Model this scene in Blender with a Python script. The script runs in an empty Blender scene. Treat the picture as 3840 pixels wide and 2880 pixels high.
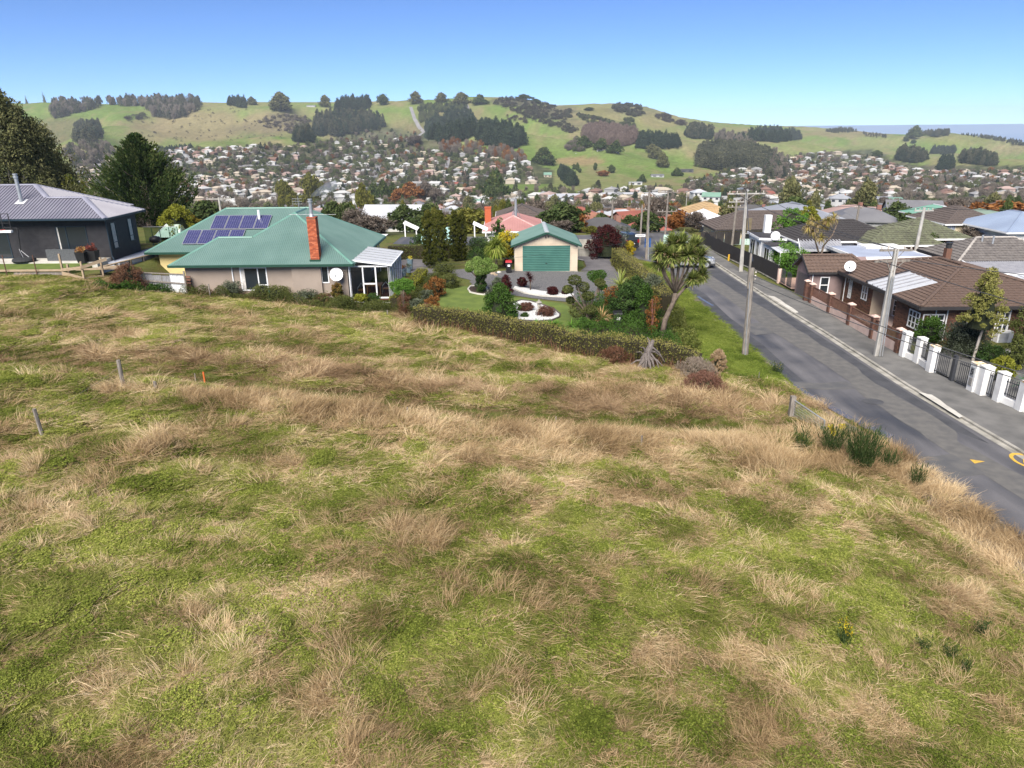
import bpy,math,random
import numpy as np
from mathutils import Vector,Matrix
# ------------------------------------------------------------------ camera
sc=bpy.context.scene
FP=2644.0;PIT=math.radians(20.05);ROL=math.radians(0.5);CZ=14.0
cam_d=bpy.data.cameras.new("camera");cam=bpy.data.objects.new("camera",cam_d)
sc.collection.objects.link(cam);sc.camera=cam
cam_d.sensor_width=36.0;cam_d.lens=36.0*FP/3840.0;cam_d.clip_end=120000;cam_d.clip_start=0.5
_r=Vector((math.cos(ROL),-math.sin(ROL)*math.sin(PIT),-math.sin(ROL)*math.cos(PIT)))
_u=Vector((math.sin(ROL),math.cos(ROL)*math.sin(PIT),math.cos(ROL)*math.cos(PIT)))
_b=_r.cross(_u)
cam.matrix_world=Matrix(((_r.x,_u.x,_b.x,0),(_r.y,_u.y,_b.y,0),(_r.z,_u.z,_b.z,CZ),(0,0,0,1)))
# ------------------------------------------------------------------ world, sun, exposure
SUN_EL,SUN_ROT=math.radians(45),math.radians(196)
world=bpy.data.worlds.new("World");sc.world=world;world.use_nodes=True
wn=world.node_tree.nodes;wl=world.node_tree.links
for n in list(wn):wn.remove(n)
sky=wn.new('ShaderNodeTexSky');sky.sky_type='NISHITA';sky.sun_disc=False
sky.sun_elevation=SUN_EL;sky.sun_rotation=SUN_ROT;sky.altitude=300;sky.air_density=0.45
sky.dust_density=0.0;sky.ozone_density=5.0
tintn=wn.new('ShaderNodeMix');tintn.data_type='RGBA';tintn.blend_type='MULTIPLY';tintn.inputs[0].default_value=1.0
tintn.inputs[7].default_value=(1.01,1.19,1.38,1)
bg=wn.new('ShaderNodeBackground');bg.inputs['Strength'].default_value=0.055
wo=wn.new('ShaderNodeOutputWorld')
wl.new(sky.outputs[0],tintn.inputs[6]);wl.new(tintn.outputs[2],bg.inputs['Color']);wl.new(bg.outputs[0],wo.inputs['Surface'])
sun_d=bpy.data.lights.new("sun",'SUN');sun_d.energy=4.2;sun_d.angle=math.radians(45);sun_d.color=(1.0,0.94,0.85)
sun=bpy.data.objects.new("sun",sun_d);sc.collection.objects.link(sun);sun.location=(0,-20,60)
# sky texture: rotation 0 = +Y, clockwise seen from above
_sd=Vector((math.sin(SUN_ROT)*math.cos(SUN_EL),math.cos(SUN_ROT)*math.cos(SUN_EL),math.sin(SUN_EL)))
sun.rotation_euler=_sd.to_track_quat('Z','Y').to_euler()
sc.view_settings.view_transform='Standard';sc.view_settings.look='None'
sc.view_settings.exposure=1.16;sc.view_settings.gamma=1.0;sc.view_settings.use_curve_mapping=False
sc.cycles.max_bounces=6;sc.cycles.diffuse_bounces=3;sc.cycles.transmission_bounces=4;sc.cycles.transparent_max_bounces=8
rng=np.random.default_rng(7);random.seed(7)
COL=sc.collection
R=math.radians
# ------------------------------------------------------------------ photo pixel helpers (3840 x 2880)
def rayp(x,y):
 u=(np.asarray(x,float)-1920)/FP;v=(1440-np.asarray(y,float))/FP
 c,s=math.cos(ROL),math.sin(ROL)
 u,v=u*c+v*s,-u*s+v*c
 return u,math.cos(PIT)+v*math.sin(PIT),-math.sin(PIT)+v*math.cos(PIT)
def projp(X,Y,Z):
 Z=np.asarray(Z,float)-CZ;c,s=math.cos(PIT),math.sin(PIT)
 dep=np.maximum(Y*c-Z*s,0.5);up=Y*s+Z*c
 u=X/dep;v=up/dep
 u,v=u*math.cos(ROL)-v*math.sin(ROL),u*math.sin(ROL)+v*math.cos(ROL)
 return 1920+u*FP,1440-v*FP
def GP(x,y,z=0.5):
 a,b,c=rayp(x,y);t=(z-CZ)/c
 return(float(a*t),float(b*t),z)
def DP(x,y,Y):
 a,b,c=rayp(x,y);t=Y/b
 return(float(a*t),float(Y),float(CZ+c*t))
 # ------------------------------------------------------------------ numpy value noise
_perm=np.random.default_rng(11).random((256,256))
def vnoise(x,y):
 x=np.asarray(x,float);y=np.asarray(y,float)
 xi=np.floor(x).astype(int);yi=np.floor(y).astype(int)
 fx=x-xi;fy=y-yi;fx=fx*fx*(3-2*fx);fy=fy*fy*(3-2*fy)
 a=_perm[xi&255,yi&255];b=_perm[(xi+1)&255,yi&255]
 c=_perm[xi&255,(yi+1)&255];d=_perm[(xi+1)&255,(yi+1)&255]
 return(a*(1-fx)+b*fx)*(1-fy)+(c*(1-fx)+d*fx)*fy
def fbm(x,y,o=4):
 s=0;a=0.5;t=0
 for k in range(o):
  s=s+a*vnoise(x*2**k+17.3*k,y*2**k+5.1*k);t+=a;a*=0.5
 return s/t
def sstep(a,b,x):
 t=np.clip((x-a)/(b-a),0,1);return t*t*(3-2*t)
 # ------------------------------------------------------------------ terrain height
_NX=np.array([-120,-60,-30,-28.7,-24,-18,-12,0,9,14.2,15.3,23,40,120.])
_NY=np.array([-30,0,15,27,42,48,52,58,65,80,96.])
_NZ=np.array([
[8.5,7.5,6.0,5.7,5.4,5.0,4.7,4.0,2.8,1.5,.55,.5,.4,0.4],
[8.0,7.0,5.5,5.2,5.0,4.6,4.2,3.6,2.6,1.4,.5,.5,.4,0.4],
[7.5,6.5,5.0,4.8,4.6,4.2,3.9,3.2,2.2,1.2,.45,.5,.4,0.2],
[7.0,6.0,4.8,4.5,4.3,3.9,3.4,2.6,1.7,1.0,.45,.5,.4,0.0],
[6.2,5.1,4.15,3.9,3.4,2.9,2.3,1.5,1.1,0.8,.45,.5,.4,0.0],
[5.2,4.5,3.95,3.6,3.0,2.3,1.7,1.25,1.0,0.75,.45,.5,.4,0.0],
[4.8,4.2,3.8,3.0,2.3,1.8,1.2,1.2,1.0,0.7,.45,.5,.4,0.0],
[4.6,4.1,3.7,2.4,1.8,1.4,1.25,1.2,1.0,0.7,.45,.5,.4,0.0],
[4.4,4.1,3.8,2.0,1.6,1.3,1.3,1.2,1.0,0.7,.45,.5,.4,-.5],
[4.0,3.5,3.0,2.2,1.5,1.2,1.2,1.2,0.9,0.6,.45,.5,.4,-1.],
[3.0,2.5,1.6,1.4,1.0,0.8,.6,.5,.45,.4,.35,.3,0.,-2.]])
_TX=np.array([-40,-25.3,-18.6,-13.9,-9.6,-5.1,-1.1,2.5,5.8,9,11.1,13.3]);_TY=np.array([31.8,31.7,31.3,30.5,29.4,28.3,27.7,27.6,27.9,28.4,29.1,30.2])
def track_d(X,Y):return np.asarray(Y,float)-np.interp(X,_TX,_TY)
def near_z(X,Y):
 X=np.asarray(X,float);Y=np.asarray(Y,float)
 Xc=np.clip(X,_NX[0],_NX[-1]-1e-6);Yc=np.clip(Y,_NY[0],_NY[-1]-1e-6)
 i=np.clip(np.searchsorted(_NX,Xc,side='right')-1,0,len(_NX)-2)
 j=np.clip(np.searchsorted(_NY,Yc,side='right')-1,0,len(_NY)-2)
 fx=(Xc-_NX[i])/(_NX[i+1]-_NX[i]);fy=(Yc-_NY[j])/(_NY[j+1]-_NY[j])
 z=(_NZ[j,i]*(1-fx)+_NZ[j,i+1]*fx)*(1-fy)+(_NZ[j+1,i]*(1-fx)+_NZ[j+1,i+1]*fx)*fy
 m=sstep(0,1.5,13.5-X)*sstep(0,2.5,43.5-Y-np.abs(X+6)*.05)*sstep(4,8,Y)
 d=track_d(X,Y);mt=sstep(0,3,13-X)*sstep(-26,-20,X)
 z=z+mt*(.30*np.exp(-((d+2.9)/1.5)**2)-.50*np.exp(-((d-.2)/1.5)**2)+.22*np.exp(-((d-3.4)/1.6)**2))
 m=m*(1-.7*np.exp(-(d/1.5)**2)*mt)
 return z+m*((fbm(X/2.1+31,Y/1.7+12,3)-.5)*.75+(vnoise(X/.8,Y/.8)-.5)*.12)
 # skyline and far profile: photo x of a column, photo y of its skyline, distance of the skyline
_SX=np.array([-1500,-300,0,230,450,700,1000,1300,1500,1650,1800,1900,2000,2090,2200,2320,2430,2560,2700,2850,3040,3200,3330,3480,3600,3720,3840,4100,5200.])
_SY=np.array([400,392,388,382,388,384,380,380,376,372,360,362,372,392,388,386,398,438,458,468,474,486,500,505,498,512,532,545,560.])
_SD=np.array([2300,2300,2250,2200,2200,2250,2300,2300,2250,2200,2150,2150,2150,2250,2250,2300,2400,2500,2600,2750,2900,3000,3000,3000,2950,2900,2850,2800,2800.])
_VY=np.array([96,130,200,317,450,600,750,900,1000.])
_VZ=np.array([.5,-4,-12.5,-26,-40,-50,-56,-59,-60.])
def far_z(X,Y):
 X=np.asarray(X,float);Y=np.asarray(Y,float)
 q=X/np.maximum(Y,1)
 px=1920+q/math.cos(PIT)*FP*1.005
 sy=np.interp(px,_SX,_SY);sd=np.interp(px,_SX,_SD)
 zs=CZ+sd*np.tan(np.arctan((1440-(sy-(px-1920)*-math.sin(ROL)))/FP)-PIT)
 zv=np.interp(Y,_VY,_VZ)
 t=np.clip((Y-1000)/(sd-1000),0,1.0)
 # elevation angle moves evenly from the valley foot to the skyline
 e0=math.atan2(-60-CZ,1000.);es=np.arctan2(zs-CZ,sd)
 sh=t**(1.0+0.25*sstep(2600,3300,px))
 zh=CZ+Y*np.tan(e0+(es-e0)*sh)
 z=np.where(Y<1000,zv,zh)
 w=sstep(0.02,0.35,t)*(1-sstep(0.75,1.0,t))
 rid=1-np.abs(2*fbm(X/520+3+Y/1500,Y/900+9,3)-1)*1.6
 z=z+w*(rid-0.55)*84+w*(fbm(X/150,Y/170+4,3)-0.5)*34
 z=np.where(Y>sd,zs+(fbm(X/90,Y/90,2)-.5)*2*sstep(0,60,Y-sd)-(Y-sd)*0.16,z)
 return np.maximum(z,-130)
def height(X,Y):
 X=np.asarray(X,float);Y=np.asarray(Y,float)
 w=sstep(90,97,Y)
 return near_z(X,Y)*(1-w)+far_z(X,Y)*w
def H(x,y):return float(height(x,y))
def onto(x,y,ymin=97,ymax=3200):
 """where the view ray of a photo pixel meets the far land"""
 a,b,c=rayp(x,y)
 Ys=np.geomspace(ymin,ymax,700);t=Ys/b
 zr=CZ+c*t;zt=height(a*t,Ys)
 k=np.argmax(zr<zt)
 if not(zr[k]<zt[k]):k=len(Ys)-1
 return float(a*t[k]),float(Ys[k]),float(zt[k])
def inpoly(x,y,poly):
 x=np.asarray(x,float);y=np.asarray(y,float);ins=np.zeros(x.shape,bool);n=len(poly)
 for i in range(n):
  x1,y1=poly[i];x2,y2=poly[(i+1)%n]
  c=((y1>y)!=(y2>y))&(x<(x2-x1)*(y-y1)/((y2-y1)or 1e-9)+x1)
  ins^=c
 return ins
 # ------------------------------------------------------------------ materials
MATS={}
def _nt(name):
 m=bpy.data.materials.new(name);m.use_nodes=True;nt=m.node_tree
 p=nt.nodes['Principled BSDF'];return m,nt,p
def mat(name,c,c2=None,rough=0.8,scale=3.0,detail=4,bump=0.0,bscale=None,metal=0.0,coat=0,spec=0.3,lo=0.35,hi=0.65,stretch=None):
 """a plain surface: two colours mixed by noise, fine relief by bump"""
 if name in MATS:return MATS[name]
 m,nt,p=_nt(name);N=nt.nodes;L=nt.links
 geo=N.new('ShaderNodeNewGeometry')
 src=geo.outputs['Position']
 if stretch:
  mp=N.new('ShaderNodeMapping');mp.inputs['Scale'].default_value=stretch;L.new(src,mp.inputs[0]);src=mp.outputs[0]
 no=N.new('ShaderNodeTexNoise');no.inputs['Scale'].default_value=scale;no.inputs['Detail'].default_value=detail
 L.new(src,no.inputs['Vector'])
 mr=N.new('ShaderNodeMapRange');mr.inputs[1].default_value=lo;mr.inputs[2].default_value=hi
 L.new(no.outputs[0],mr.inputs[0])
 mx=N.new('ShaderNodeMix');mx.data_type='RGBA'
 c2=c2 or tuple(v*0.75 for v in c)
 mx.inputs[6].default_value=(*c,1);mx.inputs[7].default_value=(*c2,1)
 L.new(mr.outputs[0],mx.inputs[0]);L.new(mx.outputs[2],p.inputs['Base Color'])
 p.inputs['Roughness'].default_value=rough;p.inputs['Metallic'].default_value=metal
 p.inputs['Specular IOR Level'].default_value=spec
 if coat:p.inputs['Coat Weight'].default_value=coat
 if bump:
  nb=N.new('ShaderNodeTexNoise');nb.inputs['Scale'].default_value=bscale or scale*8;nb.inputs['Detail'].default_value=3
  L.new(src,nb.inputs['Vector'])
  bp=N.new('ShaderNodeBump');bp.inputs['Strength'].default_value=bump;bp.inputs['Distance'].default_value=0.02
  L.new(nb.outputs[0],bp.inputs['Height']);L.new(bp.outputs[0],p.inputs['Normal'])
 MATS[name]=m;return m
def leafmat(name,ca,cb,cc=None,trans=0.25,inst=False,rough=0.7):
 """foliage: colour runs ca -> cb (-> cc) by the per-leaf attribute 'tone'; inst adds the per-plant 'tint'"""
 if name in MATS:return MATS[name]
 m=bpy.data.materials.new(name);m.use_nodes=True;nt=m.node_tree;N=nt.nodes;L=nt.links
 for n in list(N):N.remove(n)
 at=N.new('ShaderNodeAttribute');at.attribute_name='tone'
 fac=at.outputs['Fac']
 if inst:
  a2=N.new('ShaderNodeAttribute');a2.attribute_name='tint';a2.attribute_type='INSTANCER'
  ad=N.new('ShaderNodeMath');ad.operation='MULTIPLY_ADD';ad.inputs[1].default_value=0.45
  L.new(fac,ad.inputs[0]);L.new(a2.outputs['Fac'],ad.inputs[2]);fac=ad.outputs[0]
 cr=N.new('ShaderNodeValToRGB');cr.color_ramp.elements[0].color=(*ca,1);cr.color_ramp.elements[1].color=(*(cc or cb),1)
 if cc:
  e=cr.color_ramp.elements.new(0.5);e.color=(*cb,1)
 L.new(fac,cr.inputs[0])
 d=N.new('ShaderNodeBsdfDiffuse');t=N.new('ShaderNodeBsdfTranslucent');mx=N.new('ShaderNodeMixShader')
 mx.inputs[0].default_value=trans
 L.new(cr.outputs[0],d.inputs[0]);L.new(cr.outputs[0],t.inputs[0]);L.new(d.outputs[0],mx.inputs[1]);L.new(t.outputs[0],mx.inputs[2])
 o=N.new('ShaderNodeOutputMaterial');L.new(mx.outputs[0],o.inputs[0])
 MATS[name]=m;return m
def glassmat(name,c=(0.02,0.025,0.03),rough=0.08):
 if name in MATS:return MATS[name]
 m,nt,p=_nt(name);p.inputs['Base Color'].default_value=(*c,1);p.inputs['Roughness'].default_value=rough
 p.inputs['Specular IOR Level'].default_value=0.6;MATS[name]=m;return m
def clearglass(name):
 if name in MATS:return MATS[name]
 m=bpy.data.materials.new(name);m.use_nodes=True;nt=m.node_tree;N=nt.nodes;L=nt.links
 for n in list(N):N.remove(n)
 t=N.new('ShaderNodeBsdfTransparent');t.inputs[0].default_value=(0.72,0.78,0.78,1)
 g=N.new('ShaderNodeBsdfGlossy');g.inputs['Roughness'].default_value=0.03
 mx=N.new('ShaderNodeMixShader');fr=N.new('ShaderNodeFresnel');fr.inputs[0].default_value=1.5
 L.new(fr.outputs[0],mx.inputs[0]);L.new(t.outputs[0],mx.inputs[1]);L.new(g.outputs[0],mx.inputs[2])
 o=N.new('ShaderNodeOutputMaterial');L.new(mx.outputs[0],o.inputs[0]);MATS[name]=m;return m
 # ------------------------------------------------------------------ objects
def tag(o,label=None,cat=None,group=None,kind=None):
 if label:o['label']=label
 if cat:o['category']=cat
 if group:o['group']=group
 if kind:o['kind']=kind
 return o
def thing(name,label,cat,loc=(0,0,0),group=None,rz=0):
 o=bpy.data.objects.new(name,None);COL.objects.link(o);o.location=loc;o.rotation_euler=(0,0,rz)
 o.empty_display_size=0.2
 return tag(o,label,cat,group)
def origin_of(p):
 while p.parent:p=p.parent
 return Vector(p.location)
class MB:
 def __init__(s):s.v=[];s.f=[];s.m=[]
 def add(s,vs,fs,m=0):
  b=len(s.v);s.v+=[tuple(v)for v in vs];s.f+=[tuple(i+b for i in f)for f in fs];s.m+=[m]*len(fs)
 def poly(s,vs,m=0):s.add(vs,[tuple(range(len(vs)))],m)
 def box(s,x0,x1,y0,y1,z0,z1,m=0):
  s.add([(x0,y0,z0),(x1,y0,z0),(x1,y1,z0),(x0,y1,z0),(x0,y0,z1),(x1,y0,z1),(x1,y1,z1),(x0,y1,z1)],
  [(0,3,2,1),(4,5,6,7),(0,1,5,4),(1,2,6,5),(2,3,7,6),(3,0,4,7)],m)
 def obox(s,c,ax,ay,az,m=0):
  """box by centre and three half-axis vectors"""
  c=Vector(c);ax=Vector(ax);ay=Vector(ay);az=Vector(az);vs=[]
  for sz in(-1,1):
   for sx,sy in((-1,-1),(1,-1),(1,1),(-1,1)):vs.append(c+ax*sx+ay*sy+az*sz)
  s.add(vs,[(0,3,2,1),(4,5,6,7),(0,1,5,4),(1,2,6,5),(2,3,7,6),(3,0,4,7)],m)
 def beam(s,a,b,w,h,m=0,up=(0,0,1)):
  a=Vector(a);b=Vector(b);d=b-a
  if d.length<1e-6:return
  sx=d.cross(Vector(up))
  if sx.length<1e-5:sx=Vector((1,0,0))
  sx.normalize();uz=sx.cross(d).normalized()
  s.obox((a+b)/2,d/2,sx*w/2,uz*h/2,m)
 def tube(s,pts,r,n=6,m=0,cap=True):
  pts=[Vector(p)for p in pts];rs=r if isinstance(r,(list,tuple))else[r]*len(pts)
  rings=[];px=None
  for i,p in enumerate(pts):
   d=(pts[min(i+1,len(pts)-1)]-pts[max(i-1,0)]).normalized()
   if px is None:
    px=d.cross(Vector((0,0,1)))
    if px.length<0.05:px=d.cross(Vector((1,0,0)))
   px=(px-d*px.dot(d)).normalized();py=d.cross(px)
   rings.append([p+(px*math.cos(2*math.pi*k/n)+py*math.sin(2*math.pi*k/n))*rs[i]for k in range(n)])
  b=len(s.v)
  for rg in rings:s.v+=[tuple(v)for v in rg]
  for i in range(len(pts)-1):
   for k in range(n):
    k2=(k+1)%n
    s.f.append((b+i*n+k,b+i*n+k2,b+(i+1)*n+k2,b+(i+1)*n+k));s.m.append(m)
  if cap:
   s.f.append(tuple(b+k for k in reversed(range(n))));s.m.append(m)
   e=b+(len(pts)-1)*n;s.f.append(tuple(e+k for k in range(n)));s.m.append(m)
 def cyl(s,x,y,z0,z1,r0,r1=None,n=12,m=0):s.tube([(x,y,z0),(x,y,z1)],[r0,r0 if r1 is None else r1],n,m)
 def lathe(s,x,y,prof,n=12,m=0):
  b=len(s.v)
  for r,z in prof:
   for k in range(n):s.v.append((x+r*math.cos(2*math.pi*k/n),y+r*math.sin(2*math.pi*k/n),z))
  for i in range(len(prof)-1):
   for k in range(n):
    k2=(k+1)%n;s.f.append((b+i*n+k,b+i*n+k2,b+(i+1)*n+k2,b+(i+1)*n+k));s.m.append(m)
 def prism(s,poly,a,b,m=0):
  """extrude a 3D polygon by vector b-a"""
  d=Vector(b)-Vector(a);n=len(poly)
  lo=[Vector(p)for p in poly];hi=[p+d for p in lo]
  s.add(lo+hi,[tuple(reversed(range(n))),tuple(range(n,2*n))]+[(i,(i+1)%n,n+(i+1)%n,n+i)for i in range(n)],m)
 def build(s,name,mats,parent=None,smooth=False,kind=None):
  if not isinstance(mats,(list,tuple)):mats=[mats]
  me=bpy.data.meshes.new(name);off=origin_of(parent)if parent else Vector((0,0,0))
  v=[(p[0]-off.x,p[1]-off.y,p[2]-off.z)for p in s.v]if parent else s.v
  me.from_pydata(v,[],s.f)
  for m in mats:me.materials.append(m)
  if len(mats)>1:me.polygons.foreach_set('material_index',s.m)
  if smooth:me.polygons.foreach_set('use_smooth',[True]*len(s.f))
  me.update();o=bpy.data.objects.new(name,me);COL.objects.link(o)
  if parent:o.parent=parent
  if kind:o['kind']=kind
  return o
def boxes(name,m,parent,*bs):
 mb=MB()
 for b in bs:mb.box(*b)
 return mb.build(name,m,parent)
def rep(name,me,parent,M):
 """one more child sharing a mesh; M is its matrix relative to the parent"""
 o=bpy.data.objects.new(name,me);COL.objects.link(o);o.parent=parent;o.matrix_local=M;return o
 # ------------------------------------------------------------------ leaf meshes
def leaf_mesh(name,C,D,U,ln,wd,tone,mats,shape='diamond',bend=0.0):
 """C centres (n,3), D leaf direction, U side direction; ln / wd lengths, tone attribute"""
 n=len(C);ln=np.broadcast_to(ln,n)[:,None];wd=np.broadcast_to(wd,n)[:,None]
 if shape=='diamond':
  V=np.stack([C-D*ln*.5,C+U*wd*.5,C+D*ln*.5,C-U*wd*.5],1)
 else:
  V=np.stack([C-D*ln*.5-U*wd*.5,C-D*ln*.5+U*wd*.5,C+D*ln*.5+U*wd*.5,C+D*ln*.5-U*wd*.5],1)
 me=bpy.data.meshes.new(name);me.vertices.add(4*n);me.vertices.foreach_set('co',V.reshape(-1).astype(np.float32))
 me.loops.add(4*n);me.loops.foreach_set('vertex_index',np.arange(4*n,dtype=np.int32))
 me.polygons.add(n);me.polygons.foreach_set('loop_start',np.arange(0,4*n,4,dtype=np.int32))
 me.update(calc_edges=True)
 a=me.attributes.new('tone','FLOAT','POINT');a.data.foreach_set('value',np.repeat(np.clip(tone,0,1),4).astype(np.float32))
 me.materials.append(mats);me.update()
 return me
def nrm(a):return a/np.maximum(np.linalg.norm(a,axis=1,keepdims=True),1e-9)
def rdir(rg,n):return nrm(rg.normal(size=(n,3)))
def cloud_leaves(rg,cen,rad,per,leaf,name,m,tone_c=None,up=0.0,narrow=0.6,shell=0.55,drop=0.0,squash=1.0):
 """leaves in clumps: cen (k,3), rad (k,)"""
 k=len(cen);idx=np.repeat(np.arange(k),per);n=len(idx)
 d=rdir(rg,n);r=rg.random(n)**0.45*(1-shell)+shell*rg.random(n)**0.15
 off=d*(rad[idx]*r)[:,None];off[:,2]*=squash
 C=cen[idx]+off
 D=nrm(rdir(rg,n)+d*0.7+np.array([0,0,up-drop]))
 U=nrm(np.cross(D,nrm(rdir(rg,n)*0.8+np.array([0,0,0.9])+d*0.5)))
 tc=rg.random(k)if tone_c is None else tone_c
 tone=tc[idx]*0.55+rg.random(n)*0.45
 s=leaf*rg.uniform(0.7,1.35,n)
 return leaf_mesh(name,C,D,U,s,s*narrow,tone,m)
def env_points(rg,kind,k,w,h,z0=0.0,jit=0.12):
 """clump centres inside an outline w wide (radius) and h high"""
 t=rg.random(k);a=rg.random(k)*2*math.pi;q=1-0.55*rg.random(k)**1.5
 if kind=='ball':z=t;r=np.sqrt(np.maximum(1-(2*t-1)**2,0))**0.9
 elif kind=='dome':t=t**0.8;z=t;r=np.sqrt(np.maximum(1-t**2,0))
 elif kind=='cone':t=1-np.sqrt(1-t*0.985);z=t;r=(1-t)**0.85
 elif kind=='fat':t=t**0.9;z=t;r=np.minimum(1,(1-t)**0.6*1.15)*(0.75+0.25*np.minimum(t*5,1))
 elif kind=='column':z=t;r=np.minimum(1,(1.02-t)*5)**0.6*(0.8+0.2*np.sin(t*3.1))
 elif kind=='vase':z=t;r=0.25+0.75*t**0.7*np.sqrt(np.maximum(1.02-t**6,0))
 else:z=t;r=np.ones(k)
 wob=1+jit*2.0*(vnoise(a*1.6+3,t*5+w)-0.5)*2
 r=r*q*w*wob
 return np.stack([r*np.cos(a),r*np.sin(a),z0+z*h],1)
 # ------------------------------------------------------------------ instancing by geometry nodes (only for uncountable stuff)
def gn_group():
 g=bpy.data.node_groups.get('scatter_proto')
 g=bpy.data.node_groups.new('scatter','GeometryNodeTree')
 g.interface.new_socket('Geometry',in_out='INPUT',socket_type='NodeSocketGeometry')
 g.interface.new_socket('Geometry',in_out='OUTPUT',socket_type='NodeSocketGeometry')
 return g
def scatter(name,P,rot,scl,idx,tint,protos,label):
 """one 'stuff' object: copies of the proto meshes at points P"""
 n=len(P);me=bpy.data.meshes.new(name);me.vertices.add(n);me.vertices.foreach_set('co',np.asarray(P,np.float32).reshape(-1))
 for an,ty,da in(('rot','FLOAT_VECTOR',rot),('scl','FLOAT_VECTOR',scl)):
  a=me.attributes.new(an,ty,'POINT');a.data.foreach_set('vector',np.asarray(da,np.float32).reshape(-1))
 a=me.attributes.new('idx','INT','POINT');a.data.foreach_set('value',np.asarray(idx,np.int32))
 a=me.attributes.new('tint','FLOAT','POINT');a.data.foreach_set('value',np.asarray(tint,np.float32))
 me.update();o=bpy.data.objects.new(name,me);COL.objects.link(o);tag(o,label,kind='stuff')
 pc=bpy.data.collections.new(name+'_kinds')
 for i,pm in enumerate(protos):
  po=bpy.data.objects.new('%s_kind_%02d'%(name,i),pm);pc.objects.link(po)
 g=gn_group();N=g.nodes;L=g.links
 gi=N.new('NodeGroupInput');go=N.new('NodeGroupOutput');ip=N.new('GeometryNodeInstanceOnPoints')
 ci=N.new('GeometryNodeCollectionInfo');ci.inputs[0].default_value=pc;ci.inputs['Separate Children'].default_value=True
 ci.inputs['Reset Children'].default_value=True
 def na(nm,ty):
  a=N.new('GeometryNodeInputNamedAttribute');a.data_type=ty;a.inputs['Name'].default_value=nm;return a.outputs['Attribute']
 e2r=N.new('FunctionNodeEulerToRotation')
 L.new(gi.outputs[0],ip.inputs['Points']);L.new(ci.outputs[0],ip.inputs['Instance']);ip.inputs['Pick Instance'].default_value=True
 L.new(na('idx','INT'),ip.inputs['Instance Index']);L.new(na('rot','FLOAT_VECTOR'),e2r.inputs[0]);L.new(e2r.outputs[0],ip.inputs['Rotation'])
 L.new(na('scl','FLOAT_VECTOR'),ip.inputs['Scale']);L.new(ip.outputs[0],go.inputs[0])
 md=o.modifiers.new('scatter','NODES');md.node_group=g
 return o
 # =================================================================== LAND
from mathutils.geometry import delaunay_2d_cdt
GREEN_D=(0.028,0.048,0.012);GREEN_M=(0.075,0.125,0.022);GREEN_L=(0.15,0.20,0.04)
TAN=(0.27,0.20,0.10);STRAW=(0.40,0.29,0.17);BROWN=(0.11,0.075,0.042)
def grid_mesh(name,X,Y,Z,m,kind='structure',colour=None,flip=False):
 ny,nx=X.shape;V=np.stack([X,Y,Z],-1).reshape(-1,3).astype(np.float32)
 i=np.arange(nx-1)[None,:]+(np.arange(ny-1)*nx)[:,None]
 F=np.stack([i,i+1,i+nx+1,i+nx],-1).reshape(-1,4).astype(np.int32)
 me=bpy.data.meshes.new(name);me.vertices.add(len(V));me.vertices.foreach_set('co',V.reshape(-1))
 me.loops.add(F.size);me.loops.foreach_set('vertex_index',F.reshape(-1));me.polygons.add(len(F))
 me.polygons.foreach_set('loop_start',np.arange(0,F.size,4,dtype=np.int32));me.update(calc_edges=True)
 me.polygons.foreach_set('use_smooth',np.ones(len(F),bool))
 if colour is not None:
  a=me.attributes.new('cover','FLOAT_COLOR','POINT')
  c=np.concatenate([colour.reshape(-1,3),np.ones((len(V),1))],1).astype(np.float32);a.data.foreach_set('color',c.reshape(-1))
 me.materials.append(m);o=bpy.data.objects.new(name,me);COL.objects.link(o);o['kind']=kind;return o
def drape(name,poly,m,dz=0.02,res=1.0,parent=None,kind='structure',zf=None,skirt=0.0):
 """a sheet that follows the ground inside a plan outline"""
 poly=[tuple(p)for p in poly];bx=[p[0]for p in poly];by=[p[1]for p in poly]
 pts=[];
 n=len(poly)
 for k in range(n):
  a,b=poly[k],poly[(k+1)%n];d=math.dist(a,b);s=max(1,int(d/res))
  for j in range(s):pts.append((a[0]+(b[0]-a[0])*j/s,a[1]+(b[1]-a[1])*j/s))
 nb=len(pts);edges=[(k,(k+1)%nb)for k in range(nb)]
 gx,gy=np.meshgrid(np.arange(min(bx)+res*.5,max(bx),res),np.arange(min(by)+res*.5,max(by),res))
 gx=gx.ravel();gy=gy.ravel();k=inpoly(gx,gy,poly);gx=gx[k];gy=gy[k]
 pts+=list(zip(gx.tolist(),gy.tolist()))
 r=delaunay_2d_cdt([Vector(p)for p in pts],edges,[list(range(nb))],1,1e-5)
 vs=np.array([(v.x,v.y)for v in r[0]]);z=(zf or height)(vs[:,0],vs[:,1])+dz
 mb=MB();mb.v=[(float(a),float(b),float(c))for(a,b),c in zip(vs,z)]
 for f in r[2]:
  a,b,c=[vs[i]for i in f[:3]]
  if(b[0]-a[0])*(c[1]-a[1])-(b[1]-a[1])*(c[0]-a[0])<0:f=list(reversed(f))
  mb.f.append(tuple(f));mb.m.append(0)
 if skirt:
  for k in range(nb):
   a=pts[k];b=pts[(k+1)%nb];za=float((zf or height)(*a))+dz;zb=float((zf or height)(*b))+dz
   mb.add([(a[0],a[1],za),(b[0],b[1],zb),(b[0],b[1],zb-skirt),(a[0],a[1],za-skirt)],[(3,2,1,0)])
 o=mb.build(name,m,parent)
 if parent is None:o['kind']=kind
 return o
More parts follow.
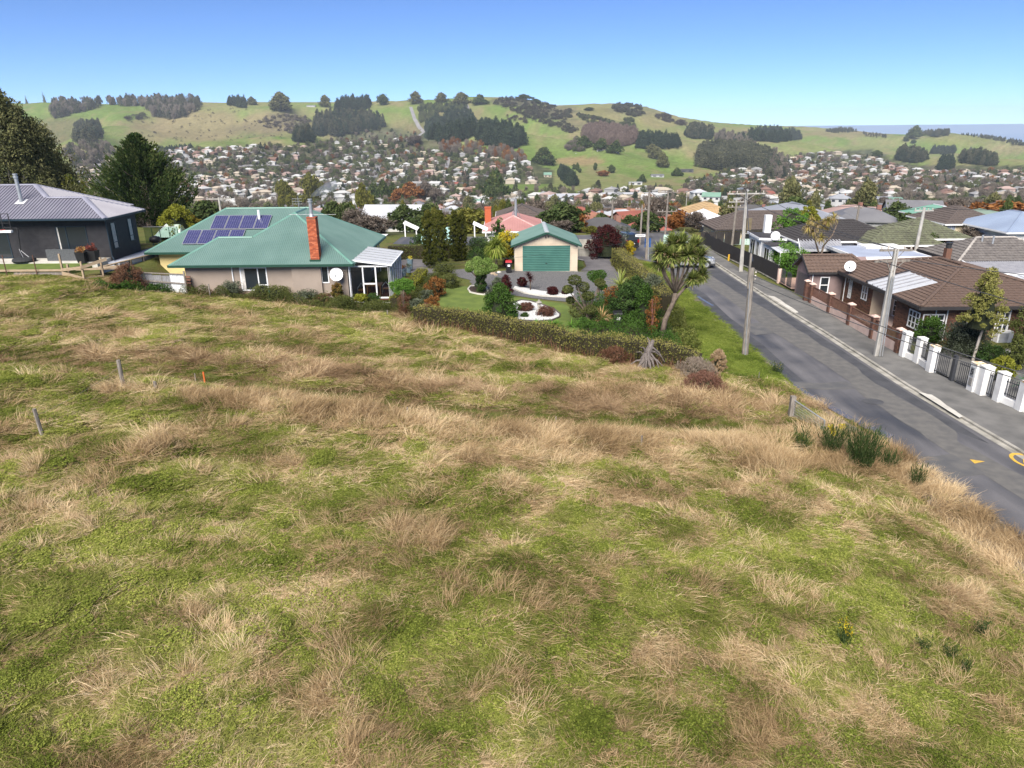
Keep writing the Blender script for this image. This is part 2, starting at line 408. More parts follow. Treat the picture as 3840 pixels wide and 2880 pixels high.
 # ---- ground of the near plateau
def soilmat():
 m,nt,p=_nt('field_soil');N=nt.nodes;L=nt.links
 geo=N.new('ShaderNodeNewGeometry');cr=N.new('ShaderNodeValToRGB');no=N.new('ShaderNodeTexNoise');no.inputs['Scale'].default_value=0.5;no.inputs['Detail'].default_value=9
 no.inputs['Roughness'].default_value=0.7
 L.new(geo.outputs['Position'],no.inputs['Vector']);L.new(no.outputs[0],cr.inputs[0])
 e=cr.color_ramp.elements;e[0].position=0.3;e[0].color=(*GREEN_D,1);e[1].position=0.7;e[1].color=(*BROWN,1)
 x=e.new(0.5);x.color=(0.11,0.12,0.035,1)
 L.new(cr.outputs[0],p.inputs['Base Color']);p.inputs['Roughness'].default_value=0.95;p.inputs['Specular IOR Level'].default_value=0.1
 bp=N.new('ShaderNodeBump');bp.inputs['Strength'].default_value=0.8;bp.inputs['Distance'].default_value=0.1
 n2=N.new('ShaderNodeTexNoise');n2.inputs['Scale'].default_value=12;n2.inputs['Detail'].default_value=5;L.new(geo.outputs['Position'],n2.inputs['Vector'])
 L.new(n2.outputs[0],bp.inputs['Height']);L.new(bp.outputs[0],p.inputs['Normal']);return m
M_soil=soilmat()
gx=np.unique(np.concatenate([np.arange(-112,112.1,1.0),_NX[(_NX>-112)&(_NX<112)],np.arange(-40,30,.5)]))
gy=np.unique(np.concatenate([np.arange(-28,96.1,1.0),_NY[(_NY>-28)&(_NY<=96)],np.arange(0,60,.5)]))
GX,GY=np.meshgrid(gx,gy)
grid_mesh('ground',GX,GY,height(GX,GY),M_soil)
# ---- far land: polar sheet with land cover from the paddocks, scrub and woods seen in the photo
qs=np.linspace(-1.16,1.16,470);ys=np.concatenate([np.linspace(96,200,22)[:-1],np.geomspace(200,3600,250)])
Q,FY=np.meshgrid(qs,ys);FX=Q*FY;FZ=height(FX,FY)
PX,PY=projp(FX,FY,FZ)
def lerpc(a,b,t):t=np.asarray(t)[...,None];return np.asarray(a)*(1-t)+np.asarray(b)*t
n1=fbm(FX/160,FY/200,5);n2=fbm(FX/28+50,FY/40,4);n3=fbm(FX/9,FY/14+70,3)
HG=(0.120,0.175,0.045);HG2=(0.165,0.180,0.070);HT=(0.205,0.170,0.095);SC=(0.075,0.068,0.05)
base=lerpc(HG,HG2,sstep(.35,.65,n1));base=lerpc(base,HT,sstep(.5,.72,n2*.6+n1*.4)*0.75)
def ell(cx,cy,rx,ry,wob=0.25):
 d=((PX-cx)/rx)**2+((PY-cy)/ry)**2
 return 1-sstep(0.55,1.25,d+(n2-.5)*wob*4)
for cx,cy,rx,ry,c,s in[(750,470,190,65,HT,.9),(560,500,90,40,HT,.7),(1010,460,110,45,HT,.9),(1080,440,80,35,SC,.6),(960,490,110,30,SC,.35),
(430,430,120,22,HG,1),(300,465,100,20,HG2,.8),(800,400,120,18,HG2,.7),(1180,400,110,20,HG,1),(1110,520,90,18,HG,1),(1480,430,80,26,HG,1),
(1560,450,40,18,HG,1),(2000,470,160,45,HG,1),(2180,560,90,40,HG,1),(2400,600,190,60,HG,1),(2650,610,120,30,HG,1),(1950,690,110,18,HG,1),
(2330,690,200,22,HG2,.9),(2170,605,100,18,(0.30,0.235,0.12),1),(2250,640,60,22,HT,.5),(2480,450,90,30,(0.26,0.24,0.1),.9),(2250,440,70,40,(0.22,0.21,.085),.9),
(2300,470,70,14,SC,.6),(2060,420,110,30,SC,.8),(1930,380,90,18,SC,.9),(2140,465,60,20,SC,.7),(2380,415,110,20,SC,.5),
(2860,560,90,16,HG,1),(3080,530,120,20,HG,1),(3180,500,120,14,(0.24,0.19,.11),.6),(3300,540,100,22,HG2,.9),(3600,525,130,28,(0.17,0.20,.05),1),(3780,560,90,20,HT,.7),
(3740,610,60,10,HG,1),(3500,745,90,12,HG,.9),(2080,490,40,20,HG,.8)]:
 w=ell(cx,cy,rx,ry)*s*(FY>700);c=tuple(v*.74 for v in c)if c not in(HG,HG2,HT,SC)else c;base=base*(1-w[...,None])+np.asarray(c)*w[...,None]
RID=1-np.abs(2*fbm(FX/520+3+FY/1500,FY/900+9,3)-1)*1.6;gl=sstep(.45,.15,RID)*sstep(1150,1500,FY);base=base*(1-.75*gl[...,None])+np.asarray((.10,.085,.05))*.75*gl[...,None];base=base*(1-.5*sstep(.5,.7,n2)[...,None])+np.asarray((.17,.145,.075))*.5*sstep(.5,.7,n2)[...,None]*np.ones_like(base);rg_=sstep(.75,.95,RID)*sstep(1150,1500,FY);base=base*(1-.35*rg_[...,None])+np.asarray((.24,.22,.12))*.35*rg_[...,None]
town=np.zeros(PX.shape)
TOWN=[[(280,610),(560,560),(1120,545),(1420,480),(1600,500),(1720,560),(1950,590),(2080,640),(2080,700),(2900,640),(3000,575),(3260,560),(3440,620),(3840,620),(4200,640),(4200,830),(-200,830),(-200,680)]]
for p in TOWN:town=np.maximum(town,inpoly(PX,PY,p).astype(float))
town=np.where(FY<1000,np.where(inpoly(PX,PY,[(1840,660),(2100,690),(2120,740),(1820,735)]),0,1),town);town=np.where(FY<180,1,town)
town=np.where(inpoly(PX,PY,[(2070,500),(2760,540),(2760,660),(2560,735),(2100,735)])&(FY>800),0,town)
TG=lerpc((0.05,0.062,0.03),(0.10,0.105,0.055),sstep(.3,.7,n3));TG=lerpc(TG,(0.12,0.10,0.08),sstep(.5,.8,n2)*.6)
base=base*(1-town[...,None])+TG*town[...,None]
base=base*(0.7+0.35*n3[...,None]+.25*n2[...,None])
def covermat():
 m,nt,p=_nt('far_land');N=nt.nodes;L=nt.links
 at=N.new('ShaderNodeAttribute');at.attribute_name='cover';geo=N.new('ShaderNodeNewGeometry')
 no=N.new('ShaderNodeTexNoise');no.inputs['Scale'].default_value=0.12;no.inputs['Detail'].default_value=8;no.inputs['Roughness'].default_value=0.7
 L.new(geo.outputs['Position'],no.inputs['Vector']);mr=N.new('ShaderNodeMapRange');mr.inputs[3].default_value=0.4;mr.inputs[4].default_value=1.6
 L.new(no.outputs[0],mr.inputs[0]);mx=N.new('ShaderNodeVectorMath');mx.operation='SCALE'
 L.new(at.outputs['Color'],mx.inputs[0]);L.new(mr.outputs[0],mx.inputs['Scale']);L.new(mx.outputs[0],p.inputs['Base Color'])
 p.inputs['Roughness'].default_value=1.0;p.inputs['Specular IOR Level'].default_value=0.0
 bp=N.new('ShaderNodeBump');bp.inputs['Strength'].default_value=0.6;bp.inputs['Distance'].default_value=8.0;L.new(no.outputs[0],bp.inputs['Height']);L.new(bp.outputs[0],p.inputs['Normal'])
 return m
grid_mesh('hills',FX,FY,FZ-0.03,covermat(),colour=base)
# ---- the sea
def seamat():
 m,nt,p=_nt('sea_water');N=nt.nodes;L=nt.links
 p.inputs['Base Color'].default_value=(0.16,0.24,0.36,1);p.inputs['Roughness'].default_value=0.35;p.inputs['Specular IOR Level'].default_value=0.25
 geo=N.new('ShaderNodeNewGeometry');no=N.new('ShaderNodeTexNoise');no.inputs['Scale'].default_value=0.02;no.inputs['Detail'].default_value=5;L.new(geo.outputs['Position'],no.inputs[0])
 bp=N.new('ShaderNodeBump');bp.inputs['Strength'].default_value=0.15;bp.inputs['Distance'].default_value=2;L.new(no.outputs[0],bp.inputs['Height']);L.new(bp.outputs[0],p.inputs['Normal']);return m
mb=MB();mb.poly([(-60000,2600,-110),(60000,2600,-110),(60000,60000,-110),(-60000,60000,-110)])
mb.build('sea',seamat(),kind='structure')
# =================================================================== ROAD, FOOTPATH
def asphalt():
 m,nt,p=_nt('asphalt');N=nt.nodes;L=nt.links
 geo=N.new('ShaderNodeNewGeometry');mp=N.new('ShaderNodeMapping');mp.inputs['Scale'].default_value=(1.6,0.16,1);L.new(geo.outputs['Position'],mp.inputs[0])
 a=N.new('ShaderNodeTexNoise');a.inputs['Scale'].default_value=0.55;a.inputs['Detail'].default_value=5;L.new(mp.outputs[0],a.inputs[0])
 b=N.new('ShaderNodeTexNoise');b.inputs['Scale'].default_value=0.35;b.inputs['Detail'].default_value=6;L.new(geo.outputs['Position'],b.inputs[0])
 g=N.new('ShaderNodeTexNoise');g.inputs['Scale'].default_value=45;g.inputs['Detail'].default_value=2;L.new(geo.outputs['Position'],g.inputs[0])
 cr=N.new('ShaderNodeValToRGB');e=cr.color_ramp.elements;e[0].position=0.36;e[0].color=(0.046,0.047,0.052,1);e[1].position=0.64;e[1].color=(0.125,0.12,0.125,1)
 ad=N.new('ShaderNodeMath');ad.operation='MULTIPLY_ADD';ad.inputs[1].default_value=0.55;L.new(a.outputs[0],ad.inputs[0])
 m2=N.new('ShaderNodeMath');m2.operation='MULTIPLY';m2.inputs[1].default_value=0.45;L.new(b.outputs[0],m2.inputs[0]);L.new(m2.outputs[0],ad.inputs[2]);L.new(ad.outputs[0],cr.inputs[0])
 mr=N.new('ShaderNodeMapRange');mr.inputs[3].default_value=0.6;mr.inputs[4].default_value=1.4;L.new(g.outputs[0],mr.inputs[0])
 mx=N.new('ShaderNodeVectorMath');mx.operation='SCALE';L.new(cr.outputs[0],mx.inputs[0]);L.new(mr.outputs[0],mx.inputs['Scale']);L.new(mx.outputs[0],p.inputs['Base Color'])
 rr=N.new('ShaderNodeMapRange');rr.inputs[1].default_value=.35;rr.inputs[2].default_value=.6;rr.inputs[3].default_value=.5;rr.inputs[4].default_value=.85;L.new(ad.outputs[0],rr.inputs[0]);L.new(rr.outputs[0],p.inputs['Roughness'])
 bp=N.new('ShaderNodeBump');bp.inputs['Strength'].default_value=0.35;bp.inputs['Distance'].default_value=0.01;L.new(g.outputs[0],bp.inputs['Height']);L.new(bp.outputs[0],p.inputs['Normal']);return m
M_asph=asphalt()
M_patch=mat('worn_seal',(0.130,0.124,0.115),(0.098,0.095,0.093),0.85,2.2,6,0.3,60)
M_patch2=mat('old_seal',(0.085,0.085,0.088),(0.12,0.115,0.11),0.8,1.5,6,0.3,60)
M_conc=mat('concrete',(0.36,0.34,0.30),(0.20,0.19,0.165),0.9,1.6,6,0.3,30)
M_conc_p=mat('pale_concrete',(0.52,0.50,0.45),(0.40,0.38,0.34),0.85,1.2,5,0.2,30)
M_path=mat('footpath_seal',(0.155,0.15,0.142),(0.10,0.098,0.095),0.9,0.9,7,0.3,60)
M_grav=mat('gravel',(0.17,0.165,0.165),(0.06,0.06,0.065),0.95,14,6,0.9,25)
M_drive=mat('driveway_seal',(0.15,0.14,0.145),(0.10,0.095,0.10),0.9,0.8,6,0.3,40)
M_white_st=mat('white_stones',(0.60,0.60,0.59),(0.30,0.30,0.30),0.9,14,4,0.9,14,lo=.4,hi=.7)
M_yel=mat('yellow_road_paint',(0.62,0.38,0.05),(0.45,0.29,0.06),0.7,6,5)
LE=[(14.6,118),(14.9,100),(15.2,92)]
KERB=[(22.2,112),(21.6,90),(21.3,80),(21.15,72),(21.2,54),(21.45,46.6),(21.5,36),(21.8,30.6),(22.0,27.4),(22.3,15),(22.6,-6)]
EDGE=[(18.2,-6),(17.9,12),(17.5,21),(16.8,29.5),(15.6,35),(15.25,45),(15.35,58),(15.4,70),(15.0,73.5)]
side=[(12.0,76),(8,78.5),(0,81.5),(-14,84),(-14,92),(-2,92.5),(10,94),(16,97),(18,112)]
def flat(z):return lambda x,y:np.zeros_like(np.asarray(x,float))+z
def roadz(x,y):return np.maximum(height(x,y),np.where(np.asarray(y)<70,0.5,-9))+0*np.asarray(x)
road=drape('road',KERB+EDGE+side,M_asph,0.02,1.0,zf=roadz)
wob=lambda a,b,n,s=0.12:[(a[0]+(b[0]-a[0])*i/n+random.uniform(-s,s),a[1]+(b[1]-a[1])*i/n+random.uniform(-s,s)*.5)for i in range(n)]
ringp_=lambda cx,cy,rx,ry,n=18:[(cx+rx*math.cos(2*math.pi*k/n),cy+ry*math.sin(2*math.pi*k/n))for k in range(n)]
P1=[(18.3,71.5),(19.2,66),(19.4,58),(19.9,50),(20.1,45),(20.3,40),(20.0,36.5),(20.5,33),(20.6,30),(20.0,28.6),(20.8,25.5),(21.4,22),(21.6,12),(21.7,-5)]
P2=[(20.2,-5),(20.2,12),(19.7,22),(19.1,27),(18.9,30),(18.5,34),(18.8,38),(18.2,45),(17.9,52),(17.7,60),(17.2,66),(16.9,71.5)]
def jag(ps,s=.1):
 out=[]
 for a,b in zip(ps,ps[1:]):out+=wob(a,b,4,s)
 return out+[ps[-1]]
drape('road_patch',jag(P1)+jag(P2),M_patch,0.026,1.0,zf=roadz)
drape('road_patch',[(15.6,36.9),(17,36.6),(18.62,36.9),(18.7,35.7),(17,35.6),(15.6,35.9)],M_patch2,0.028,1.0,zf=roadz)
drape('road_patch',[(17.2,27.5),(18.2,27.4),(19.05,27.6),(19.35,25.7),(18.2,25.5),(17.35,25.3)],M_patch2,0.028,1.0,zf=roadz)
M_dks=mat('dark_seal',(.052,.053,.058),(.075,.075,.08),.7,1.2,6,.3,60)
drape('road_patch',jag([(p[0]+.02,p[1])for p in P1[:9]])+[(21.3,28.6),(21.1,33),(20.95,40),(20.85,46.6),(20.7,54),(20.65,62),(20.6,71.5)],M_dks,.024,1.0,zf=roadz)
drape('road_patch',jag([(15.5,66),(15.45,58),(15.4,46),(15.9,37)],.08)+jag([(16.3,37),(16.2,46),(16.5,56),(16.1,66)],.15),M_dks,.024,1.0,zf=roadz)
drape('road_patch',ringp_(18.6,33.8,.55,.42),M_dks,.0305,.5,zf=roadz)
drape('road_patch',[(16.9,72.4),(21.0,72.2),(21.05,71.6),(16.9,71.8)],M_patch2,0.030,1.0,zf=roadz)
drape('road_patch',[(16.3,49),(18,49.4),(18.05,46.6),(16.6,46.2)],M_patch2,0.030,1.0,zf=roadz)
# kerb and channel, footpath
def offset(ps,d):
 out=[]
 for i,p in enumerate(ps):
  a=Vector(ps[max(i-1,0)]);b=Vector(ps[min(i+1,len(ps)-1)]);t=(b-a).normalized();out.append((p[0]-t.y*d,p[1]+t.x*d))
 return out
def strip(name,pa,pb,za,zb,m,kind='structure',n=3):
 mb=MB();
 A=[];B=[]
 for i in range(len(pa)-1):
  for j in range(n):A.append((pa[i][0]+(pa[i+1][0]-pa[i][0])*j/n,pa[i][1]+(pa[i+1][1]-pa[i][1])*j/n));B.append((pb[i][0]+(pb[i+1][0]-pb[i][0])*j/n,pb[i][1]+(pb[i+1][1]-pb[i][1])*j/n))
 A.append(pa[-1]);B.append(pb[-1])
 zr=[float(roadz(*a))for a in A]
 for i in range(len(A)-1):
  mb.poly([(*A[i],zr[i]+za),(*B[i],zr[i]+zb),(*B[i+1],zr[i+1]+zb),(*A[i+1],zr[i+1]+za)])
 o=mb.build(name,m,kind=kind);return o
KO=offset(KERB,0.16);CH=offset(KERB,-0.32)
kb=strip('kerb',KERB,KO,0.13,0.135,M_conc);strip('kerb',CH,KERB,0.03,0.034,M_conc);strip('kerb',KERB,KERB,0.03,0.13,M_conc)
FENCE_X=[(24.3,112),(23.3,90),(22.75,82),(22.7,70),(23.2,64),(23.7,59.6),(23.9,55),(23.95,41.6),(24.1,38.3),(24.5,35.4),(24.8,34),(25.2,28),(25.8,15),(26.4,-6)]
fp=drape('footpath',KO+list(reversed(FENCE_X)),M_path,0.128,1.0,zf=roadz,skirt=.1)
# crumbled pale kerb stretches and the wet channel on the field side
for(x0,x1,y0,y1)in[(21.5,21.95,34.8,31.2),(21.3,21.8,57.5,51.5)]:
 drape('kerb',jag([(x0,y1),(x1-.1,y1+.3),(x1,y0-.4),(x0-.02,y0)],.06),M_conc_p,0.155,.8,zf=roadz)
M_puddle=glassmat('wet_channel',(0.10,0.10,0.11),0.06)
drape('puddle',jag([(15.35,36.3),(15.8,33.6),(16.3,31.6),(17.2,29.2),(17.5,29.6),(16.6,31.9),(16.2,33.9),(15.55,36.5)],.05),M_puddle,.032,.6,zf=roadz)
drape('puddle',jag([(15.5,57.8),(15.9,54.5),(16.1,54.7),(15.75,58)],.04),M_puddle,.032,.6,zf=roadz)
drape('road_shoulder',jag([(18.3,8),(18.0,14),(17.6,21),(16.9,27),(16.5,30),(15.5,35),(15.2,45),(15.3,58),(14.8,58),(14.7,45),(14.7,36),(15.4,29),(16.0,21),(16.3,8)],.25),mat('roadside_grit',(0.19,0.155,0.12),(0.08,0.07,0.05),.95,5,7,.8,30),0.034,.8,zf=roadz)
# yellow arrow and ring
def sheet(name,pts,m,z):mb=MB();mb.poly([(x,y,z)for x,y in pts]);o=mb.build(name,m);o['kind']='structure';return o
zr=0.5+0.036
A=[GP(3636,1722,zr),GP(3694,1730,zr),GP(3655,1738,zr)]
sheet('road_marking',[(p[0],p[1])for p in A],M_yel,zr)
cx,cy,_=GP(3852,1729,zr);mb=MB()
for k in range(28):
 a,b=2*math.pi*k/28,2*math.pi*(k+1)/28
 mb.poly([(cx+.42*math.cos(a),cy+.62*math.sin(a),zr),(cx+.56*math.cos(a),cy+.80*math.sin(a),zr),(cx+.56*math.cos(b),cy+.80*math.sin(b),zr),(cx+.42*math.cos(b),cy+.62*math.sin(b),zr)])
mb.poly([(cx-.30,cy-.22,zr),(cx+.1,cy-.05,zr),(cx-.05,cy+.2,zr)])
mb.build('road_marking',M_yel,kind='structure')
# =================================================================== BUILDING HELPERS
def clip2(poly,ax,lim,keep_less):
 out=[];n=len(poly)
 for i in range(n):
  a=poly[i];b=poly[(i+1)%n];ia=(a[ax]<=lim+1e-9)if keep_less else(a[ax]>=lim-1e-9);ib=(b[ax]<=lim+1e-9)if keep_less else(b[ax]>=lim-1e-9)
  if ia:out.append(a)
  if ia!=ib:
   t=(lim-a[ax])/(b[ax]-a[ax]);out.append((a[0]+(b[0]-a[0])*t,a[1]+(b[1]-a[1])*t))
 return out
def area2(p):return abs(sum(p[i][0]*p[(i+1)%len(p)][1]-p[(i+1)%len(p)][0]*p[i][1]for i in range(len(p))))/2
def clipbox(poly,u0,u1,v0,v1):
 p=clip2(poly,0,u0,False)
 if len(p)<3:return[]
 p=clip2(p,0,u1,True)
 if len(p)<3:return[]
 p=clip2(p,1,v0,False)
 if len(p)<3:return[]
 p=clip2(p,1,v1,True)
 return p if len(p)>=3 and area2(p)>1e-4 else[]
def frame_of(poly3):
 P=[Vector(p)for p in poly3];n=Vector((0,0,0))
 for i in range(len(P)):
  a,b=P[i],P[(i+1)%len(P)];n+=Vector(((a.y-b.y)*(a.z+b.z),(a.z-b.z)*(a.x+b.x),(a.x-b.x)*(a.y+b.y)))
 n.normalize()
 if n.z<0:n=-n
 u=Vector((0,0,1)).cross(n)
 u=u.normalized()if u.length>1e-4 else Vector((1,0,0))
 v=n.cross(u).normalized();o=P[0]
 lo=min(range(len(P)),key=lambda i:(P[i]-o).dot(v));o=P[lo]
 return o,u,v,n,[((p-o).dot(u),(p-o).dot(v))for p in P]
def iron(name,poly3,m,parent,pitch=0.15,h=0.034,lift=0.0):
 """corrugated sheet following a roof plane"""
 o,u,v,n,q=frame_of(poly3);mb=MB();u0=min(p[0]for p in q);u1=max(p[0]for p in q);k0=math.floor(u0/(pitch/2));k1=math.ceil(u1/(pitch/2))
 for k in range(k0,k1):
  a=k*pitch/2;b=a+pitch/2;c=clipbox(q,a,b,-99,99)
  if not c:continue
  ha,hb=(0,h)if k%2==0 else(h,0)
  mb.poly([o+u*p[0]+v*p[1]+n*(lift+ha+(hb-ha)*(p[0]-a)/(b-a))for p in c])
 return mb.build(name,m,parent)
def ribs(name,poly3,m,parent,pitch=0.2,w=0.07,h=0.05,lift=0.0):
 """trapezoid-rib sheet"""
 o,u,v,n,q=frame_of(poly3);mb=MB();u0=min(p[0]for p in q);u1=max(p[0]for p in q)
 k=math.floor(u0/pitch)
 while k*pitch<u1:
  xs=[k*pitch,k*pitch+pitch-w-.03,k*pitch+pitch-w-.01,k*pitch+pitch-.02,k*pitch+pitch];hs=[0,0,h,h,0]
  for a,b,ha,hb in zip(xs,xs[1:],hs,hs[1:]):
   c=clipbox(q,a,b,-99,99)
   if c:mb.poly([o+u*p[0]+v*p[1]+n*(lift+ha+(hb-ha)*(p[0]-a)/(b-a))for p in c])
  k+=1
 return mb.build(name,m,parent)
def tiles(poly3,m,parent,n_ind=0,tw=0.32,tl=0.36,lift=0.0,both=False):
 """concrete roof tiles: the full ones nearest the camera are objects, the rest one joined part"""
 o,u,v,n,q=frame_of(poly3);mb=MB();base=MB();lip=0.045;off=origin_of(parent)
 base.poly([o+u*p[0]+v*p[1]+n*(lift-0.03)for p in q])
 u0=min(p[0]for p in q);u1=max(p[0]for p in q);v1=max(p[1]for p in q);full=[]
 r=0
 while r*tl<v1:
  va=r*tl;vb=va+tl;sh=(r%2)*tw/2*0;k=math.floor((u0-sh)/tw)
  while k*tw+sh<u1:
   ua=k*tw+sh;ub=ua+tw;um=ua+tw*.5;ue=ub-.03
   def hh(x,y):
    t=(y-va)/tl;prof=0.028*max(0,1-((x-um)/(tw*.42))**2)
    return lift+prof+lip*(1-t)
   c=clipbox(q,ua,ub,va,vb)
   if c:
    if area2(c)>tw*tl*0.995:full.append((ua,va,r,k))
    for a,b in((ua,ua+.03),(ua+.03,um),(um,ue),(ue,ub)):
     d=clipbox(q,a,b,va,vb)
     if d and not(area2(c)>tw*tl*0.995):mb.poly([o+u*p[0]+v*p[1]+n*hh(p[0],p[1])for p in d])
    e=clip2(clipbox(q,ua,ub,va,va+.01)or[],1,va+.009,True)if not(area2(c)>tw*tl*.995)else[]
    if e:
     xa=min(p[0]for p in e);xb=max(p[0]for p in e)
     mb.poly([o+u*xa+v*va+n*(lift-.02),o+u*xb+v*va+n*(lift-.02),o+u*xb+v*va+n*hh(xb,va),o+u*xa+v*va+n*hh(xa,va)])
   k+=1
  r+=1
  # the standard tile
 def std(mbx,ua,va,j=0.0):
  xs=[0,.03,tw*.3,tw*.5,tw*.7,tw-.03,tw];prof=[0.028*max(0,1-((x-tw/2)/(tw*.42))**2)+j for x in xs]
  pts=[];f=[]
  for x,h in zip(xs,prof):pts.append(o+u*(ua+x)+v*va+n*(lift+h+lip));
  for x,h in zip(xs,prof):pts.append(o+u*(ua+x)+v*(va+tl)+n*(lift+h))
  for x,h in zip(xs,prof):pts.append(o+u*(ua+x)+v*va+n*(lift-.01))
  nx=len(xs)
  for i in range(nx-1):f+=[(i,i+1,nx+i+1,nx+i),(2*nx+i,2*nx+i+1,i+1,i)]
  mbx.add(pts,f)
 full.sort(key=lambda t:(o+u*t[0]+v*t[1]-Vector((0,0,CZ))).length)
 if n_ind and full:
  t0=MB();std(t0,0,0);me=bpy.data.meshes.new('tile');me.from_pydata([tuple(Vector(p)-o)for p in t0.v],[],t0.f);me.materials.append(m[0]if isinstance(m,list)else m)
  for(ua,va,r,k)in full[:n_ind]:
   rep('tile',me,parent,Matrix.Translation(o-off+u*ua+v*va+n*random.uniform(-.004,.006)))
 for(ua,va,r,k)in full[n_ind:]:std(mb,ua,va,random.uniform(-.004,.006))
 if mb.f:mb.build('tiles',m,parent,kind='stuff')
 base.build('roof_underlay',m,parent)
def hip_planes(x0,x1,y0,y1,z,pitch,ends='hh'):
 """planes of a hip / gable roof on a rectangle; ends for the two short sides: h hip, g gable.  returns dict of polygons, ridge"""
 w=x1-x0;d=y1-y0;s=math.tan(R(pitch))
 if w>=d:
  zr=z+d/2*s;ym=(y0+y1)/2;a=x0+(d/2 if ends[0]=='h' else 0);b=x1-(d/2 if ends[1]=='h' else 0)
  r=dict(front=[(x0,y0,z),(x1,y0,z),(b,ym,zr),(a,ym,zr)],back=[(x1,y1,z),(x0,y1,z),(a,ym,zr),(b,ym,zr)],
  left=[(x0,y1,z),(x0,y0,z),(a,ym,zr)],right=[(x1,y0,z),(x1,y1,z),(b,ym,zr)])
  rid=((a,ym,zr),(b,ym,zr))
 else:
  zr=z+w/2*s;xm=(x0+x1)/2;a=y0+(w/2 if ends[0]=='h' else 0);b=y1-(w/2 if ends[1]=='h' else 0)
  r=dict(left=[(x0,y1,z),(x0,y0,z),(xm,a,zr),(xm,b,zr)],right=[(x1,y0,z),(x1,y1,z),(xm,b,zr),(xm,a,zr)],
  front=[(x0,y0,z),(x1,y0,z),(xm,a,zr)],back=[(x1,y1,z),(x0,y1,z),(xm,b,zr)])
  rid=((xm,a,zr),(xm,b,zr))
 return r,rid
def caps(parent,lines,m,w=0.22,h=0.05,lift=0.03,name='ridge_cap'):
 for a,b in lines:
  mb=MB();a=Vector(a)+Vector((0,0,lift));b=Vector(b)+Vector((0,0,lift));d=(b-a).normalized();s=d.cross(Vector((0,0,1))).normalized()
  up=s.cross(d)
  P=[]
  for p in(a,b):
   for k,(x,y)in enumerate(((-w/2,-.05),(-w/4,h*.7),(0,h),(w/4,h*.7),(w/2,-.05))):P.append(p+s*x+up*y)
  mb.add(P,[(i,i+1,i+6,i+5)for i in range(4)]+[(0,1,2,3,4),(9,8,7,6,5)]);mb.build(name,m,parent)
def tilecaps(parent,lines,m,step=0.38,w=0.24,name='ridge_tile'):
 """half-round ridge tiles, one by one"""
 off=origin_of(parent)
 for a,b in lines:
  a=Vector(a);b=Vector(b);d=(b-a);L=d.length;d.normalize();s=d.cross(Vector((0,0,1))).normalized();up=s.cross(d);n=max(1,int(L/step));st=L/n
  P=[];K=6
  for t,g in((0,1.12),(st+.03,.95)):
   for k in range(K+1):
    an=math.pi*k/K;P.append(d*t-s*math.cos(an)*w/2*g+up*(math.sin(an)*w*.42*g+.01))
  me=bpy.data.meshes.new('ridge_tile');me.from_pydata([tuple(p)for p in P],[],[(i,i+1,K+2+i,K+1+i)for i in range(K)]+[tuple(range(K+1))]);me.materials.append(m)
  for i in range(n):rep(name,me,parent,Matrix.Translation(a-off+d*st*i+Vector((0,0,.02))))
def wallbox(mb,x0,x1,y0,y1,z0,z1,m=0):mb.box(x0,x1,y0,y1,z0,z1,m)
def window(parent,side,c,a0,a1,z0,z1,mf,mg,mull=(),trans=(),fr=0.06,out=0.03,label=None,curtain=None):
 """window on an axis-aligned wall. side '-y','+x','-x'; c wall plane; a0..a1 along the wall; mull/trans positions as fractions"""
 def bx(mb,p0,p1,q0,q1,d0,d1):
  if side=='-y':mb.box(p0,p1,c-d1,c-d0,q0,q1)
  elif side=='+y':mb.box(p0,p1,c+d0,c+d1,q0,q1)
  elif side=='+x':mb.box(c+d0,c+d1,p0,p1,q0,q1)
  else:mb.box(c-d1,c-d0,p0,p1,q0,q1)
 f=MB();bx(f,a0,a1,z0,z0+fr,.004,out+.02);bx(f,a0,a1,z1-fr,z1,.004,out);bx(f,a0,a0+fr,z0+fr,z1-fr,.004,out);bx(f,a1-fr,a1,z0+fr,z1-fr,.004,out)
 w=a1-a0;h=z1-z0;ma=[a0+w*t for t in mull]
 for t in mull:bx(f,a0+w*t-fr*.45,a0+w*t+fr*.45,z0+fr,z1-fr,.006,out-.004)
 for t in trans:
  if isinstance(t,tuple):tt,l,r=t;bx(f,a0+w*l+fr*.5,a0+w*r-fr*.5,z0+h*tt-fr*.35,z0+h*tt+fr*.35,.008,out-.008)
  else:bx(f,a0+fr,a1-fr,z0+h*t-fr*.35,z0+h*t+fr*.35,.008,out-.008)
 fo=f.build('window',mf,parent)
 if label:fo['label']=label
 edges=[a0+fr]+ma+[a1-fr]
 for l,r in zip(edges,edges[1:]):
  g=MB();bx(g,l,r,z0+fr,z1-fr,.002,.010);go=g.build('pane',mg,fo)
 if curtain:
  for l,r in curtain[0]:
   g=MB();bx(g,a0+fr+(w-2*fr)*l,a0+fr+(w-2*fr)*r,z0+fr,z1-fr,.011,.013);g.build('curtain',curtain[1],fo)
 return fo
